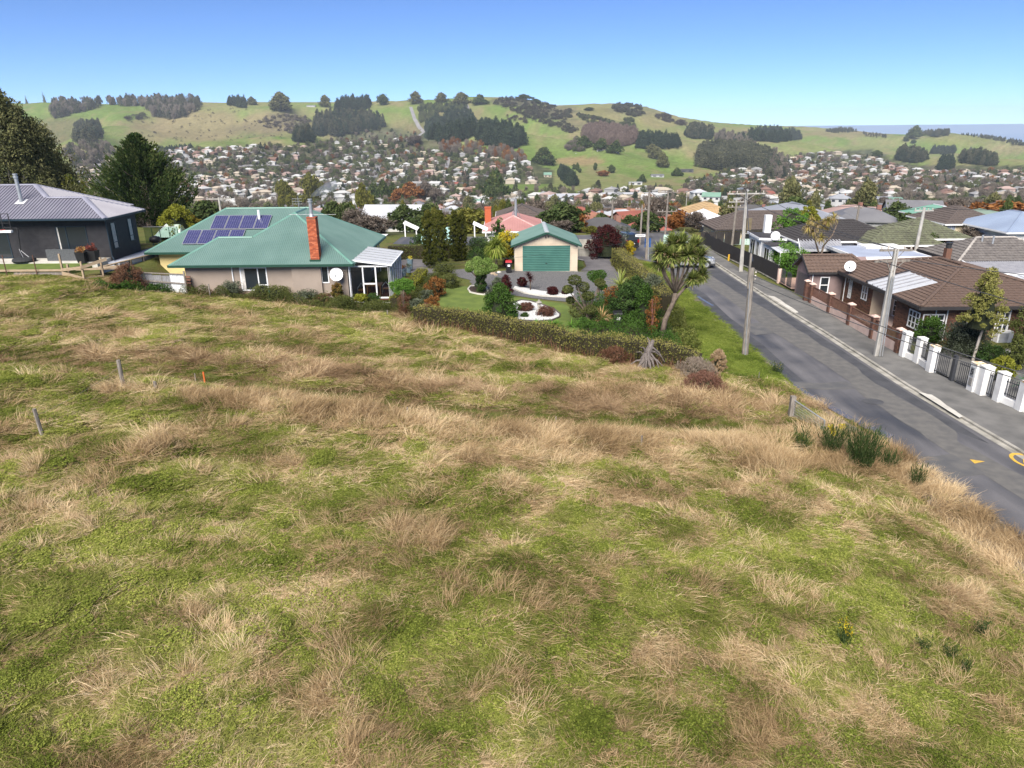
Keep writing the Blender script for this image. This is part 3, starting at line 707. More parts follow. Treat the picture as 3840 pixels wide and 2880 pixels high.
def boards(parent,side,c,a0,a1,z0,z1,m,bh=0.18,holes=(),name='board',th=0.02):
 """weatherboards, each one an object; holes (a0,a1,z0,z1) are left out"""
 z=z0;i=0
 while z<z1-0.02:
  zt=min(z+bh,z1);segs=[(a0,a1)]
  for(h0,h1,g0,g1)in holes:
   if g0<zt-.02 and g1>z+.02:
    ns=[]
    for s0,s1 in segs:
     if h0>s0 and h0<s1:ns.append((s0,h0))
     if h1<s1 and h1>s0:ns.append((h1,s1))
     if h1<=s0 or h0>=s1:ns.append((s0,s1))
    segs=ns
  for s0,s1 in segs:
   mb=MB();e=.0015*(i%2)
   if side in('-y','+y'):
    sg=-1 if side=='-y' else 1
    mb.add([(s0,c,z),(s1,c,z),(s1,c+sg*(th+e),z),(s0,c+sg*(th+e),z),(s0,c,zt),(s1,c,zt),(s1,c+sg*.006,zt),(s0,c+sg*.006,zt)],
    [(0,1,2,3),(3,2,6,7),(7,6,5,4),(0,3,7,4),(1,5,6,2)])
   else:
    sg=-1 if side=='-x' else 1
    mb.add([(c,s0,z),(c,s1,z),(c+sg*(th+e),s1,z),(c+sg*(th+e),s0,z),(c,s0,zt),(c,s1,zt),(c+sg*.006,s1,zt),(c+sg*.006,s0,zt)],
    [(0,1,2,3),(3,2,6,7),(7,6,5,4),(0,3,7,4),(1,5,6,2)])
   mb.build(name,m,parent);i+=1
  z+=bh
def bricks(parent,side,c,a0,a1,z0,z1,mlist,holes=(),n_ind=0,bl=0.23,bh=0.076,jt=0.010,proud=0.012):
 """brickwork standing proud of a mortar wall"""
 off=origin_of(parent);mbs=MB();ind=[];r=0;z=z0
 while z+bh<=z1+.01:
  a=a0-(bl/2 if r%2 else 0)
  while a<a1-.02:
   s0=max(a,a0);s1=min(a+bl-jt,a1)
   if s1-s0>0.03 and not any(s1>h[0]-.01 and s0<h[1]+.01 and z+bh>h[2]and z<h[3]for h in holes):ind.append((s0,s1,z))
   a+=bl
  z+=bh+jt;r+=1
 def place(mb,s0,s1,z,m):
  p=proud+random.uniform(-.003,.003)
  if side=='-y':V=[(s0,c-p,z),(s1,c-p,z),(s1,c-p,z+bh),(s0,c-p,z+bh),(s0,c,z),(s1,c,z),(s1,c,z+bh),(s0,c,z+bh)]
  elif side=='-x':V=[(c-p,s1,z),(c-p,s0,z),(c-p,s0,z+bh),(c-p,s1,z+bh),(c,s1,z),(c,s0,z),(c,s0,z+bh),(c,s1,z+bh)]
  elif side=='+x':V=[(c+p,s0,z),(c+p,s1,z),(c+p,s1,z+bh),(c+p,s0,z+bh),(c,s0,z),(c,s1,z),(c,s1,z+bh),(c,s0,z+bh)]
  else:V=[(s1,c+p,z),(s0,c+p,z),(s0,c+p,z+bh),(s1,c+p,z+bh),(s1,c,z),(s0,c,z),(s0,c,z+bh),(s1,c,z+bh)]
  mb.add(V,[(0,1,2,3),(0,4,5,1),(3,2,6,7),(0,3,7,4),(1,5,6,2)],m)
 ind.sort(key=lambda t:-t[2])if n_ind else None
 cache={}
 for i,(s0,s1,zz)in enumerate(ind):
  mi=random.randrange(len(mlist))
  if i<n_ind:
   key=(round(s1-s0,3),mi)
   if key not in cache:
    mb=MB();place(mb,0,s1-s0,0,0);me=bpy.data.meshes.new('brick');me.from_pydata(mb.v,[],mb.f);me.materials.append(mlist[mi])
    # the cached mesh sits on plane c with s from 0
    cache[key]=me
   if side in('-y','+y'):M=Matrix.Translation(Vector((s0,0,zz))-off)
   else:M=Matrix.Translation(Vector((0,s0,zz))-off)
   rep('brick',cache[key],parent,M)
  else:place(mbs,s0,s1,zz,mi)
 if mbs.f:mbs.build('bricks',mlist,parent,kind='stuff')
def dish(parent,x,y,z,r,m,mp,face=(-.3,-1,.45),pole=0.6):
 f=Vector(face).normalized();s=f.cross(Vector((0,0,1))).normalized();t=s.cross(f);mb=MB();P=[];K=18;rings=((0,0),(.4,.02),(.75,.07),(1,.13))
 c=Vector((x,y,z))
 for q,d in rings:
  for k in range(K):a=2*math.pi*k/K;P.append(c+(s*math.cos(a)+t*math.sin(a))*r*q+f*r*(d*1.0))
 F=[]
 for i in range(3):
  for k in range(K):F.append((i*K+k,i*K+(k+1)%K,(i+1)*K+(k+1)%K,(i+1)*K+k))
 mb.add(P,F);o=mb.build('satellite_dish',m,parent,smooth=True)
 a=MB();a.tube([c-t*r*.9,c-t*r*.95+f*r*.8,c-t*r*.4+f*r*1.0],.018,6);a.obox(c-t*r*.35+f*r*1.0,(.05,0,0),(0,.05,0),(0,0,.06));a.tube([c,c-f*.12,(x-f.x*.15,y-f.y*.15,z-pole)],.025,6)
 a.build('dish_arm',mp,o)
 return o
 # ---- shared paints
M_white=mat('white_paint',(0.80,0.80,0.80),(0.70,0.70,0.71),.45,2,4)
M_glass=glassmat('window_glass');M_clear=clearglass('clear_glazing')
M_alu=mat('galvanised_steel',(0.42,0.43,0.44),(0.33,0.34,0.35),.45,3,4,metal=.6)
M_black=mat('black_paint',(0.02,0.02,0.022),(0.03,0.03,0.032),.5)
M_curt=mat('curtain_cloth',(0.55,0.53,0.5),(0.4,0.38,0.35),.9,6)
M_timber=mat('new_pine_timber',(0.36,0.28,0.19),(0.26,0.19,0.12),.8,3,5,.2,stretch=(1,1,6))
M_oldwood=mat('weathered_timber',(0.25,0.22,0.19),(0.13,0.115,0.10),.9,4,6,.5,stretch=(4,4,.6))
M_bark=mat('bark',(0.17,0.13,0.10),(0.09,0.07,0.055),.95,5,5,.8)
M_barkpale=mat('pale_bark',(0.40,0.36,0.31),(0.25,0.22,0.19),.9,4,5,.5)
M_concrete_pole=mat('concrete_pole',(0.40,0.38,0.35),(0.30,0.29,0.27),.85,2,5,.2)
# =================================================================== GREEN-ROOFED HOUSE
M_gr=mat('green_roof_iron',(0.095,0.160,0.142),(0.118,0.188,0.168),.38,.5,4,spec=.5)
M_grd=mat('green_fascia',(0.015,0.05,0.035),(0.02,0.06,0.042),.4)
M_grc=mat('pale_ridge_cap',(0.13,0.25,0.21),(0.10,0.21,0.17),.4,1)
M_stucco=mat('taupe_stucco',(0.285,0.235,0.195),(0.245,0.20,0.165),.9,.8,6,.35,60)
M_yelw=mat('yellow_render',(0.62,0.50,0.24),(0.52,0.42,0.20),.85,1.2,5,.2)
gh=thing('green_roof_house','taupe house with green corrugated iron roof, orange brick chimney and solar panels below the field','house',(-18,53.3,1.2))
ZE=4.40;PT=29.7;S=math.tan(R(PT))
# three overlapping hips: B the tall east block, A the low front wing, C the set-back west wing
bx0,bx1,by0,by1=-23.05,-11.85,52.8,67.2
ax0,ay1=-25.7,58.6
cx0,cy0,cy1=-30.45,58.9,69.4
zA=ZE+(ay1-by0)/2*S;yA=(by0+ay1)/2
hB=(bx1-bx0)/2;zB=ZE+hB*S;xm=(bx0+bx1)/2
pA=(ax0+2.9,yA,zA)
# where the low ridge meets B's west face: height over bx0
xv=bx0+(zA-ZE)/S;pV=(xv,yA,zA)
pT=(xm,by0+hB,zB);pU=(xm,by1-hB,zB)
if pU[1]<pT[1]+.2:pU=(xm,pT[1]+3.2,zB)
front=[(ax0,by0,ZE),(bx1,by0,ZE),pT,pV,pA]
east=[(bx1,by0,ZE),(bx1,by1,ZE),pU,pT]
west_face=[pV,pT,pU,(bx0+.0,by1-.0,ZE),(bx0,ay1+0,ZE)]
Awest=[(ax0,ay1,ZE),(ax0,by0,ZE),pA]
yC=(cy0+cy1)/2;hC=(cy1-cy0)/2;zC=ZE+hC*S;pC=(cx0+hC,yC,zC);xe=bx0+(zC-ZE)/S
Cfront=[(cx0,cy0,ZE),(bx0,cy0,ZE),(xe,yC,zC),pC]
Cwest=[(cx0,cy1,ZE),(cx0,cy0,ZE),pC];Cback=[(bx0,cy1,ZE),(cx0,cy1,ZE),pC,(xe,yC,zC)]
Aback=[pA,pV,(bx0,ay1,ZE),(ax0,ay1,ZE)];Bback=[(bx1,by1,ZE),(bx0,by1,ZE),pU]
def rsheet(poly,pitch=.15,m=None,parent=gh,fn=iron,name='roof',**k):return fn(name,poly,m or M_gr,parent,pitch,**k)
for nm,p in(('front',front),('east',east),('aw',Awest),('cf',Cfront),('cw',Cwest),('ab',Aback),('cb',Cback),('bb',Bback)):rsheet(p,lift=.0)
iron('roof',[pV,pT,pU,(bx0,by1,ZE),(bx0,ay1,ZE)],M_gr,gh,.15)
caps(gh,[(pA,pV),(pV,pT),(pT,pU),((bx1,by0,ZE),pT),((bx1,by1,ZE),pU),((ax0,by0,ZE),pA),(pC,(xe,yC,zC)),((cx0,cy0,ZE),pC)],M_grc)
def gutters(parent,pts,m,z,w=.13,h=.17,name='gutter'):
 for a,b in zip(pts,pts[1:]):mb=MB();mb.beam((a[0],a[1],z),(b[0],b[1],z),w,h);mb.build(name,m,parent)
gutters(gh,[(ax0,by0-.05),(bx1+.02,by0-.05)],M_grd,ZE-.06);gutters(gh,[(bx1+.06,by0),(bx1+.06,by1)],M_grd,ZE-.06)
gutters(gh,[(cx0,cy0-.06),(ax0-.02,cy0-.06)],M_grd,ZE-.06);gutters(gh,[(ax0-.05,by0),(ax0-.05,ay1)],M_grd,ZE-.06)
mb=MB();mb.poly([(ax0+.05,by0+.05,ZE-.1),(ax0+.05,ay1,ZE-.1),(bx1-.05,ay1,ZE-.1),(bx1-.05,by0+.05,ZE-.1)]);mb.poly([(cx0+.05,cy0+.05,ZE-.1),(cx0+.05,cy1,ZE-.1),(bx1-.05,cy1+.0,ZE-.1),(bx1-.05,cy0+.05,ZE-.1)])
mb.build('soffit',M_white,gh)
mb=MB();mb.box(-24.75,-12.45,53.3,58.5,.3,ZE-.1);mb.box(-21.5,-12.46,58.5,66.3,.3,ZE-.1);mb.box(-16.6,-14.4,53.08,53.3,.3,ZE-.1)
mb.build('wall',M_stucco,gh)
mb=MB();mb.box(-29.6,-22.5,59.5,68.8,.5,ZE-.1);mb.build('wall',M_yelw,gh)['label']='yellow rendered back wall'
mb=MB();mb.box(-12.43,-12.41,53.3,66.3,.3,1.3);mb.build('plinth',M_stucco,gh)
yw=53.3
window(gh,'-y',yw,*[DP(x,1000,yw)[0]for x in(896,998)],2.35,4.15,M_white,M_glass,(.66,),((.25,.66,1),),.09,label='wide white window in taupe wall',curtain=([(0.0,.14)],M_curt))
window(gh,'-y',yw,*[DP(x,1000,yw)[0]for x in(1092,1118)],2.9,4.2,M_white,M_glass,fr=.07)
window(gh,'-y',yw,*[DP(x,1000,yw)[0]for x in(1202,1230)],2.9,4.2,M_white,M_glass,fr=.07)
for px in(869,1308):
 x=DP(px,1000,yw)[0];mb=MB();mb.tube([(x,yw-.07,ZE-.1),(x,yw-.07,1.4 if px>1000 else 2.2)],.045,8);mb.build('downpipe',M_white,gh)
mb=MB();mb.tube([(-12.3,66.2,ZE-.1),(-12.3,66.2,1.2)],.05,8);mb.build('downpipe',M_white,gh)
window(gh,'+x',-12.46,62.6,64.4,2.0,4.0,M_white,M_glass,(.5,),(),.07)
# brick chimney on the front roof plane
M_bk=[mat('orange_brick',(0.42,0.105,0.045),(0.33,0.08,0.035),.85,12,3),mat('orange_brick_dark',(0.30,0.075,0.035),(0.24,0.06,0.03),.85,12,3),mat('orange_brick_pale',(0.48,0.15,0.075),(0.4,0.11,0.05),.85,12,3)]
M_mortar=mat('mortar',(0.24,0.11,0.07),(0.2,0.1,0.06),.95)
c0=DP(1164,975,54.4);cxl,cxr=DP(1166,960,53.3)[0],DP(1198,960,53.3)[0];cyf,cyb=53.15,53.85;cz0=ZE+(cyf-by0)*S-.1;cz1=DP(1176,818,53.2)[2]
ch=boxes('chimney',M_mortar,gh,(cxl,cxr,cyf,cyb,cz0,cz1))
for side,c,a,b in(('-y',cyf,cxl,cxr),('+x',cxr,cyf,cyb),('-x',cxl,cyf,cyb)):bricks(ch,side,c,a,b,cz0,cz1-.03,M_bk,n_ind=120)
boxes('chimney_flashing',M_grd,gh,(cxl-.08,cxr+.08,cyf-.08,cyb+.1,cz0-.15,cz0+.22))
mb=MB();mb.box(cxl-.02,cxr+.02,cyf-.02,cyb+.02,cz1,cz1+.07);mb.build('chimney_cap',M_bk[1],gh)
fx=(cxl+cxr)/2;fx_s,cz1_s=fx-.03,cz1;mb=MB();mb.cyl(fx-.03,53.5,cz1,cz1+1.25,.13,.12,12);mb.cyl(fx-.03,53.5,cz1+1.12,cz1+1.2,.2,.2,12);mb.cyl(fx-.03,53.5,cz1+1.28,cz1+1.36,.17,.17,12);mb.cyl(fx-.03,53.5,cz1+.07,cz1+.3,.2,.14,12)
mb.build('flue',M_alu,gh)
# TV aerial over the chimney
mb=MB();zt=cz1+.25;mb.tube([(cxl-1.35,53.4,zt),(cxr+1.5,53.4,zt-.02)],.010,5)
for k in range(7):mb.tube([(cxl-1.3+k*.22,53.15,zt),(cxl-1.3+k*.22,53.65,zt)],.010,4)
mb.tube([(cxl-.05,53.4,zt+.25),(cxl-.05,53.4,ZE+.5)],.018,5);mb.build('aerial',M_alu,gh)
a=DP(1120,778,64);mb=MB();mb.tube([(a[0],64.0,zC-.1),(a[0],64.0,zC+.95)],.02,5)
for k in range(3):mb.tube([(a[0]-.55+.03*k,64.0,zC+.35+k*.22),(a[0]+.35,64.0,zC+.35+k*.22)],.012,4)
for k in range(3):mb.tube([(a[0]-.5+k*.3,64.0,zC+.25),(a[0]-.5+k*.3,64.0,zC+.85)],.010,4)
mb.build('aerial',M_alu,gh)
a=DP(951,810,61);mb=MB();mb.cyl(a[0]-.1,62.6,ZE+1.6,ZE+3.0,.11,.11,8);mb.build('vent_pipe',M_white,gh)
# solar panels: two rows of four on the set-back front plane
M_pv=mat('solar_cells',(0.03,0.033,0.10),(0.045,0.045,0.13),.18,5,3,spec=.7);M_pvf=mat('panel_frame',(.6,.6,.62),(.5,.5,.52),.35,metal=.7)
oC,uC,vC,nC,qC=frame_of(Cfront)
def solar(x,d0,d1,w=1.0):
# x along the eave, d distance up the slope
 p0=Vector((x,cy0,ZE))+nC*.12;vv=vC
 f=MB();cpt=p0+uC*w/2+vv*(d0+d1)/2
 hw=uC*(w/2-.01);hv=vv*((d1-d0)/2-.01)
 f.obox(cpt,hw,hv,nC*.02);fo=f.build('solar_panel',M_pvf,gh)
 nx,ny=6,10
 for i in range(1):pass
 g=MB()
 for i in range(nx):
  for j in range(ny):
   cc=cpt-hw*.94-hv*.95+hw*1.88*(i+.5)/nx+hv*1.9*(j+.5)/ny;g.poly([cc+hw*a*.94/nx*.93+hv*b*.95/ny*.93+nC*.025 for a,b in((-1,-1),(1,-1),(1,1),(-1,1))])
 g.build('solar_cells',M_pv,fo)
x0=DP(683,920,59.5)[0]
for k in range(4):solar(-27.6+k*1.235,.92,2.85,1.22)
for k in range(4):solar(-25.8+k*1.245,2.93,4.87,1.23)
# satellite dish on its wall bracket
d=DP(1263,1028,52.9);dish(gh,d[0],52.75,d[2],.50,mat('dish_white',(.72,.72,.73),(.62,.62,.63),.4,2),M_alu,(.1,-1,.35),.55)
# conservatory
M_bronze=M_white
cvx0,cvx1,cvy0,cvy1=-12.4,-9.6,53.9,60.0
cz0,cz1h,cz1l=1.55,4.25,3.95
fz=DP(1460,1118,53.9)[2];cz0=fz
cvx1=DP(1466,1110,53.9)[0]
cv=boxes('conservatory_floor',mat('red_brown_deck',(.16,.06,.045),(.1,.04,.03),.8,5),gh,(-12.4,cvx1,cvy0,cvy1,cz0-.15,cz0))
fr=MB();W=.10
zt=DP(1466,998,53.9)[2]
def bar(p,q,w=W):fr.beam(p,q,w,w)
xs=[-12.38+(cvx1-.05+12.38)*t for t in(0,.33,.66,1)]
for x in xs:bar((x,cvy0,cz0),(x,cvy0,zt))
bar((-12.4,cvy0,cz0+.05),(cvx1,cvy0,cz0+.05));bar((-12.4,cvy0,zt),(cvx1,cvy0,zt));bar((xs[1],cvy0,cz0+1.15),(xs[2],cvy0,cz0+1.15))
bar((-12.4,cvy0,zt+.42),(-12.4+.1,cvy0,zt+.42));bar((-12.38,cvy0,zt+.45),(cvx1,cvy0,zt+.06),.09)
ysv=[cvy0+(cvy1-cvy0)*t for t in(0,.12,.3,.48,.66,.84,1)]
for y in ysv:bar((cvx1-.03,y,cz0),(cvx1-.03,y,zt+.02))
bar((cvx1-.03,cvy0,cz0+.05),(cvx1-.03,cvy1,cz0+.05));bar((cvx1-.03,cvy0,zt),(cvx1-.03,cvy1,zt));bar((cvx1-.03,cvy0,cz0+1.0),(cvx1-.03,ysv[2],cz0+1.0),.07)
fr.build('conservatory_frame',M_white,gh)
for a,b in zip(xs,xs[1:]):mb=MB();mb.poly([(a,cvy0+.02,cz0),(b,cvy0+.02,cz0),(b,cvy0+.02,zt+.2),(a,cvy0+.02,zt+.3)]);mb.build('pane',M_clear,gh)
for a,b in zip(ysv,ysv[1:]):mb=MB();mb.poly([(cvx1-.05,a,cz0),(cvx1-.05,b,cz0),(cvx1-.05,b,zt),(cvx1-.05,a,zt)]);mb.build('pane',M_clear,gh)
M_poly=leafmat('polycarbonate',(.66,.68,.72),(.66,.68,.72),trans=.45)
n=6
for k in range(n):
 y0=cvy0-.1+(cvy1-cvy0+.1)*k/n;y1=y0+(cvy1-cvy0+.1)/n-.10
 mb=MB();mb.add([(-12.1,y0,zt+.52),(-12.1,y1,zt+.52),(cvx1+.18,y1,zt+.12),(cvx1+.18,y0,zt+.12),(-12.1,y0,zt+.47),(-12.1,y1,zt+.47),(cvx1+.18,y1,zt+.07),(cvx1+.18,y0,zt+.07)],
 [(0,3,2,1),(4,5,6,7),(0,4,7,3),(1,2,6,5),(3,7,6,2)]);mb.build('roof_panel',M_poly,gh);mb=MB();mb.beam((-12.1,y1+.05,zt+.54),(cvx1+.18,y1+.05,zt+.14),.06,.07);mb.build('glazing_bar',M_alu,gh)
mb=MB();mb.beam((cvx1+.2,cvy0-.15,zt+.08),(cvx1+.2,cvy1,zt+.08),.08,.1);mb.beam((-12.3,cvy0-.14,zt+.5),(cvx1+.2,cvy0-.14,zt+.1),.07,.12);mb.build('gutter',M_white,gh)
mb=MB();mb.tube([(-12.1,53.6,cz0-.22),(cvx1+.1,53.6,cz0-.28)],.05,8);mb.tube([(-12.1,53.6,cz0-.22),(-12.3,53.5,.9)],.05,8);mb.build('drain_pipe',M_white,gh)
# furniture seen through the glazing
M_wood=mat('varnished_wood',(.32,.16,.07),(.22,.11,.05),.5,6)
t=thing('dining_table','wooden table standing inside the glazed conservatory','table',(-10.9,55.6,cz0))
boxes('tabletop',M_wood,t,(-11.5,-10.3,55.1,56.4,cz0+.70,cz0+.75))
for x in(-11.42,-10.4):
 for y in(55.2,56.3):boxes('leg',M_wood,t,(x-.04,x+.04,y-.04,y+.04,cz0,cz0+.70))
for i,(x,y,l)in enumerate([(-11.85,55.2,'cane chair left of the table in the conservatory'),(-10.0,55.7,'cane chair right of the table in the conservatory')]):
 t=thing('garden_chair',l,'chair',(x,y,cz0));mb=MB();mb.box(x-.25,x+.25,y-.25,y+.25,cz0+.38,cz0+.45);mb.build('seat',M_wood,t)
 mb=MB();mb.tube([(x-.28,y-.25,cz0),(x-.28,y-.2,cz0+.6),(x,y-.1,cz0+.95),(x+.28,y-.2,cz0+.6),(x+.28,y-.25,cz0)],.025,6);mb.tube([(x-.25,y+.25,cz0),(x-.25,y+.25,cz0+.4)],.025,6);mb.tube([(x+.25,y+.25,cz0),(x+.25,y+.25,cz0+.4)],.025,6);mb.build('chair_frame',M_alu,t)
 # deck strip and pots beside the conservatory
dk=thing('timber_deck','red-brown timber deck strip beside the conservatory','deck',(-8.9,58.6,1.2))
for k in range(6):boxes('plank',mat('deck_board',(.20,.085,.06),(.13,.05,.04),.8,5),dk,(-9.5+k*.22,-9.5+k*.22+.2,55.2,62.2,1.42,1.48))
boxes('deck_edge',M_wood,dk,(-8.16,-8.1,55.2,62.2,1.05,1.48));boxes('end_board',M_white,dk,(-8.1,-7.95,61.9,62.5,1.0,2.1))
# =================================================================== BLACK HOUSE (left)
M_blk_b=mat('charcoal_board',(0.017,0.0165,0.019),(0.026,0.025,0.028),.6,3,5,.2)
M_blk_r=mat('slate_blue_iron',(0.155,0.15,0.185),(0.19,0.185,0.22),.42,.4,4,spec=.5)
M_blk_c=mat('pale_slate_cap',(0.24,0.24,0.29),(0.20,0.20,0.245),.4,1)
M_navy=mat('dark_gutter',(0.015,0.03,0.045),(0.02,0.035,0.05),.4)
_before=set(COL.objects)
bh=thing('black_house','charcoal weatherboard house with slate-grey ribbed roof on the raised left section','house',(-36,53.3,5))
z0=5.0;ze=7.98;f0,f1=52.3,58.1;rw=(f1-f0)/2;s=.43;zr1=ze+rw*s;xr=-29.4
zr2=ze+4.8*s;mx1=-32.2;my1=61.9
a=(xr-rw,f0+rw,zr1);b=(mx1-rw,f0+rw,zr1);c=(mx1-4.8,f0+4.8,zr2);d=(-40.2,f0+4.8,zr2)
ribs('roof',[(-45,f0,ze),(xr,f0,ze),a,b,c,d],M_blk_r,bh,.25);ribs('roof',[(xr,f0,ze),(xr,f1,ze),a],M_blk_r,bh,.25)
ribs('roof',[b,c,(mx1,my1,ze),(mx1,f1,ze)],M_blk_r,bh,.25);ribs('roof',[a,b,(mx1,f1,ze),(xr,f1,ze)],M_blk_r,bh,.25)
ribs('roof',[c,d,(-45,my1,ze),(mx1,my1,ze)],M_blk_r,bh,.25);ribs('roof',[(-45,my1,ze),(-45,f0,ze),d],M_blk_r,bh,.25)
caps(bh,[((xr,f0,ze),a),(a,b),(b,c),(c,d)],M_blk_c,.42,.05);caps(bh,[((xr,f1,ze),a),((mx1,my1,ze),c)],M_blk_c,.22,.05)
gutters(bh,[(-45,f0-.05),(xr+.03,f0-.05)],M_navy,ze-.05,.11,.13);gutters(bh,[(xr+.06,f0),(xr+.06,f1)],M_navy,ze-.05,.11,.13)
mb=MB();mb.poly([(-45,f0+.03,ze-.1),(-45,my1,ze-.1),(xr-.03,my1-3.8,ze-.1),(xr-.03,f0+.03,ze-.1)]);mb.build('soffit',M_navy,bh)
wy=53.2;wx=-30.0;zc=ze-.1
boxes('wall',M_blk_b,bh,(-44.3,wx,wy,57.6,z0-.2,zc),(-44.3,-32.9,57.6,61.2,z0-.2,zc))
def X(px,py=900,Y=53.2):return DP(px,py,Y)[0]
wa0,wa1=X(218),X(332);wb0,wb1=X(-60),X(36)
holes=[(wa0,wa1,z0,z0+2.35),(wb0,wb1,z0,z0+2.35)]
boards(bh,'-y',wy,-44.3,wx,z0+.02,zc,M_blk_b,.18,holes)
sd=[(53.75,54.5,z0+.55,z0+2.5),(56.25,56.95,z0+.75,z0+2.5)]
boards(bh,'+x',wx,wy,57.6,z0+.02,zc,M_blk_b,.18,sd)
boxes('corner_board',M_blk_b,bh,(wx-.02,wx+.045,wy-.045,wy+.05,z0,zc))
window(bh,'-y',wy,wa0,wa1,z0+.02,z0+2.33,M_navy,M_glass,(.33,),(),.06,.05,'dark sliding door with glass panes',curtain=([(0,.05)],M_curt))
window(bh,'-y',wy,wb0,wb1,z0+.02,z0+2.33,M_navy,M_glass,(),(),.06,.05)
for a0,a1,q0,q1 in sd:window(bh,'+x',wx,a0,a1,q0,q1,M_navy,M_glass,(),(.25,),.06,.05,curtain=([(.1,.9)],M_curt))
mb=MB();mb.tube([(wx+.08,wy-.08,zc),(wx+.08,wy-.08,z0+.1),(wx+.3,wy-.3,z0-.15)],.045,8);mb.build('downpipe',M_navy,bh)
fxy=(X(86,790,53.2));fl=MB();fx_,fy_=DP(88,785,54.6)[0],54.6;fzb=ze+(fy_-f0)*s
fl.cyl(fx_,fy_,fzb-.1,fzb+1.95,.13,.13,14);fl.cyl(fx_,fy_,fzb+1.75,fzb+1.9,.17,.17,14);fl.cyl(fx_,fy_,fzb+1.98,fzb+2.06,.17,.17,14);fl.build('flue',M_alu,bh)
mb=MB();oo,uu,vv,nn,_=frame_of([(-45,f0,ze),(xr,f0,ze),(-36,f0+rw,zr1)]);pc_=Vector((fx_,fy_,fzb));mb.obox(pc_+nn*.045,uu*.36,vv*.36,nn*.006);mb.build('flue_flashing',mat('lead_flashing',(.5,.5,.52),(.4,.4,.42),.5),bh)
# patio, lawn and timber retaining
drape('patio',[(-46,51.3),(-30.1,51.3),(-29.8,58.5),(-29.9,53.3),(-46,53.3)][:2]+[(-30.1,53.6),(-46,53.6)],M_conc_p,0,1,zf=flat(5.0),skirt=.4)
M_lawn=mat('mown_lawn',(0.125,0.165,0.042),(0.09,0.125,0.035),.95,1.1,6,.6,40,spec=.1)
drape('lawn',[(-46,48.9),(-31.2,48.9),(-30.5,51.35),(-46,51.35)],M_lawn,0,1,zf=flat(4.93),skirt=.5)
drape('concrete_pad',[(-30.05,52.6),(-29.2,52.6),(-28.2,60.5),(-30.05,60.5)],mat('blue_grey_concrete',(.42,.44,.50),(.36,.38,.43),.8,1),0,1,zf=flat(4.75),skirt=.5)
def post(parent,x,y,z0,z1,w,m,name='post',lean=(0,0)):mb=MB();mb.beam((x,y,z0),(x+lean[0],y+lean[1],z1),w,w,up=(0,1,0));return mb.build(name,m,parent)
tf=thing('timber_retaining_fence','new pine retaining boards and posts stepping down below the black house lawn','fence',(-30,48.7,4.3))
tp=[GP(230,1035,4.3),GP(310,1057,4.2),GP(388,1035,4.2)]
pp=[(DP(223,960,48.7)[0],48.7),(DP(300,970,47.3)[0],47.3),(DP(375,965,48.3)[0],48.3)]
for(x,y),zt,zb in zip(pp,(6.05,5.75,5.85),(4.2,3.7,3.9)):post(tf,x,y,zb,zt,.11,M_timber)
post(tf,pp[0][0]+.35,48.8,4.2,5.3,.12,M_timber)
def plank(parent,a,b,h,t,m,name='plank'):mb=MB();mb.beam(a,b,t,h);return mb.build(name,m,parent)
plank(tf,(pp[0][0],pp[0][1]-.1,4.95),(pp[1][0],pp[1][1]-.1,5.35),.2,.05,M_timber);plank(tf,(pp[1][0],pp[1][1]-.1,5.35),(pp[2][0]+.5,pp[2][1]-.1,5.75),.2,.05,M_timber)
for k in range(4):plank(tf,(pp[0][0],pp[0][1]-.08,4.15+k*.2),(pp[1][0],pp[1][1]+.1,3.95+k*.2),.19,.05,M_timber);plank(tf,(pp[1][0],pp[1][1]+.1,3.95+k*.2),(pp[2][0],pp[2][1]-.08,3.95+k*.2),.19,.05,M_timber)
plank(tf,(-46,48.85,4.9),(pp[0][0],48.78,4.9),.14,.08,M_timber,'sleeper')
plank(tf,(-36.5+2,48.75,4.68),(pp[0][0],48.7,4.68),.16,.08,M_oldwood,'sleeper')
for px in(22,135):x=DP(px,1010,48.6)[0];post(tf,x,48.6,4.5,6.0,.05,mat('rusty_steel',(.12,.06,.04),(.08,.04,.03),.8,8),'waratah')
for k in range(5):plank(tf,(pp[1][0]-.2+.4*k-1.0,48.6+.3*k,4.95),(pp[1][0]+1.6,48.9+.3*k,4.96),.05,.24,M_timber,'step_board')
# white-clad retaining wall running back between the houses
rw_=thing('retaining_wall','white board retaining wall with pine posts between black house and green-roofed house','retaining wall',(-28.3,50,3.5))
M_wpl=mat('white_retaining_board',(.62,.63,.66),(.45,.46,.48),.7,2,5)
rx=lambda y:-29.0+(y-49.5)*.055
y=49.6;k=0
while y<57.4:
 post(rw_,rx(y)+.1,y,2.6,4.9-(y-49.6)*.035,.17,M_timber if k<3 else M_oldwood);k+=1
 yn=y+1.8
 for j in range(6):plank(rw_,(rx(y),y,3.15+j*.28-(y-49.6)*.035),(rx(yn),yn,3.15+j*.28-(yn-49.6)*.035),.27,.05,M_wpl,'board')
 plank(rw_,(rx(y)+.02,y,4.93-(y-49.6)*.035),(rx(yn)+.02,yn,4.93-(yn-49.6)*.035),.06,.26,M_timber,'capping');y=yn
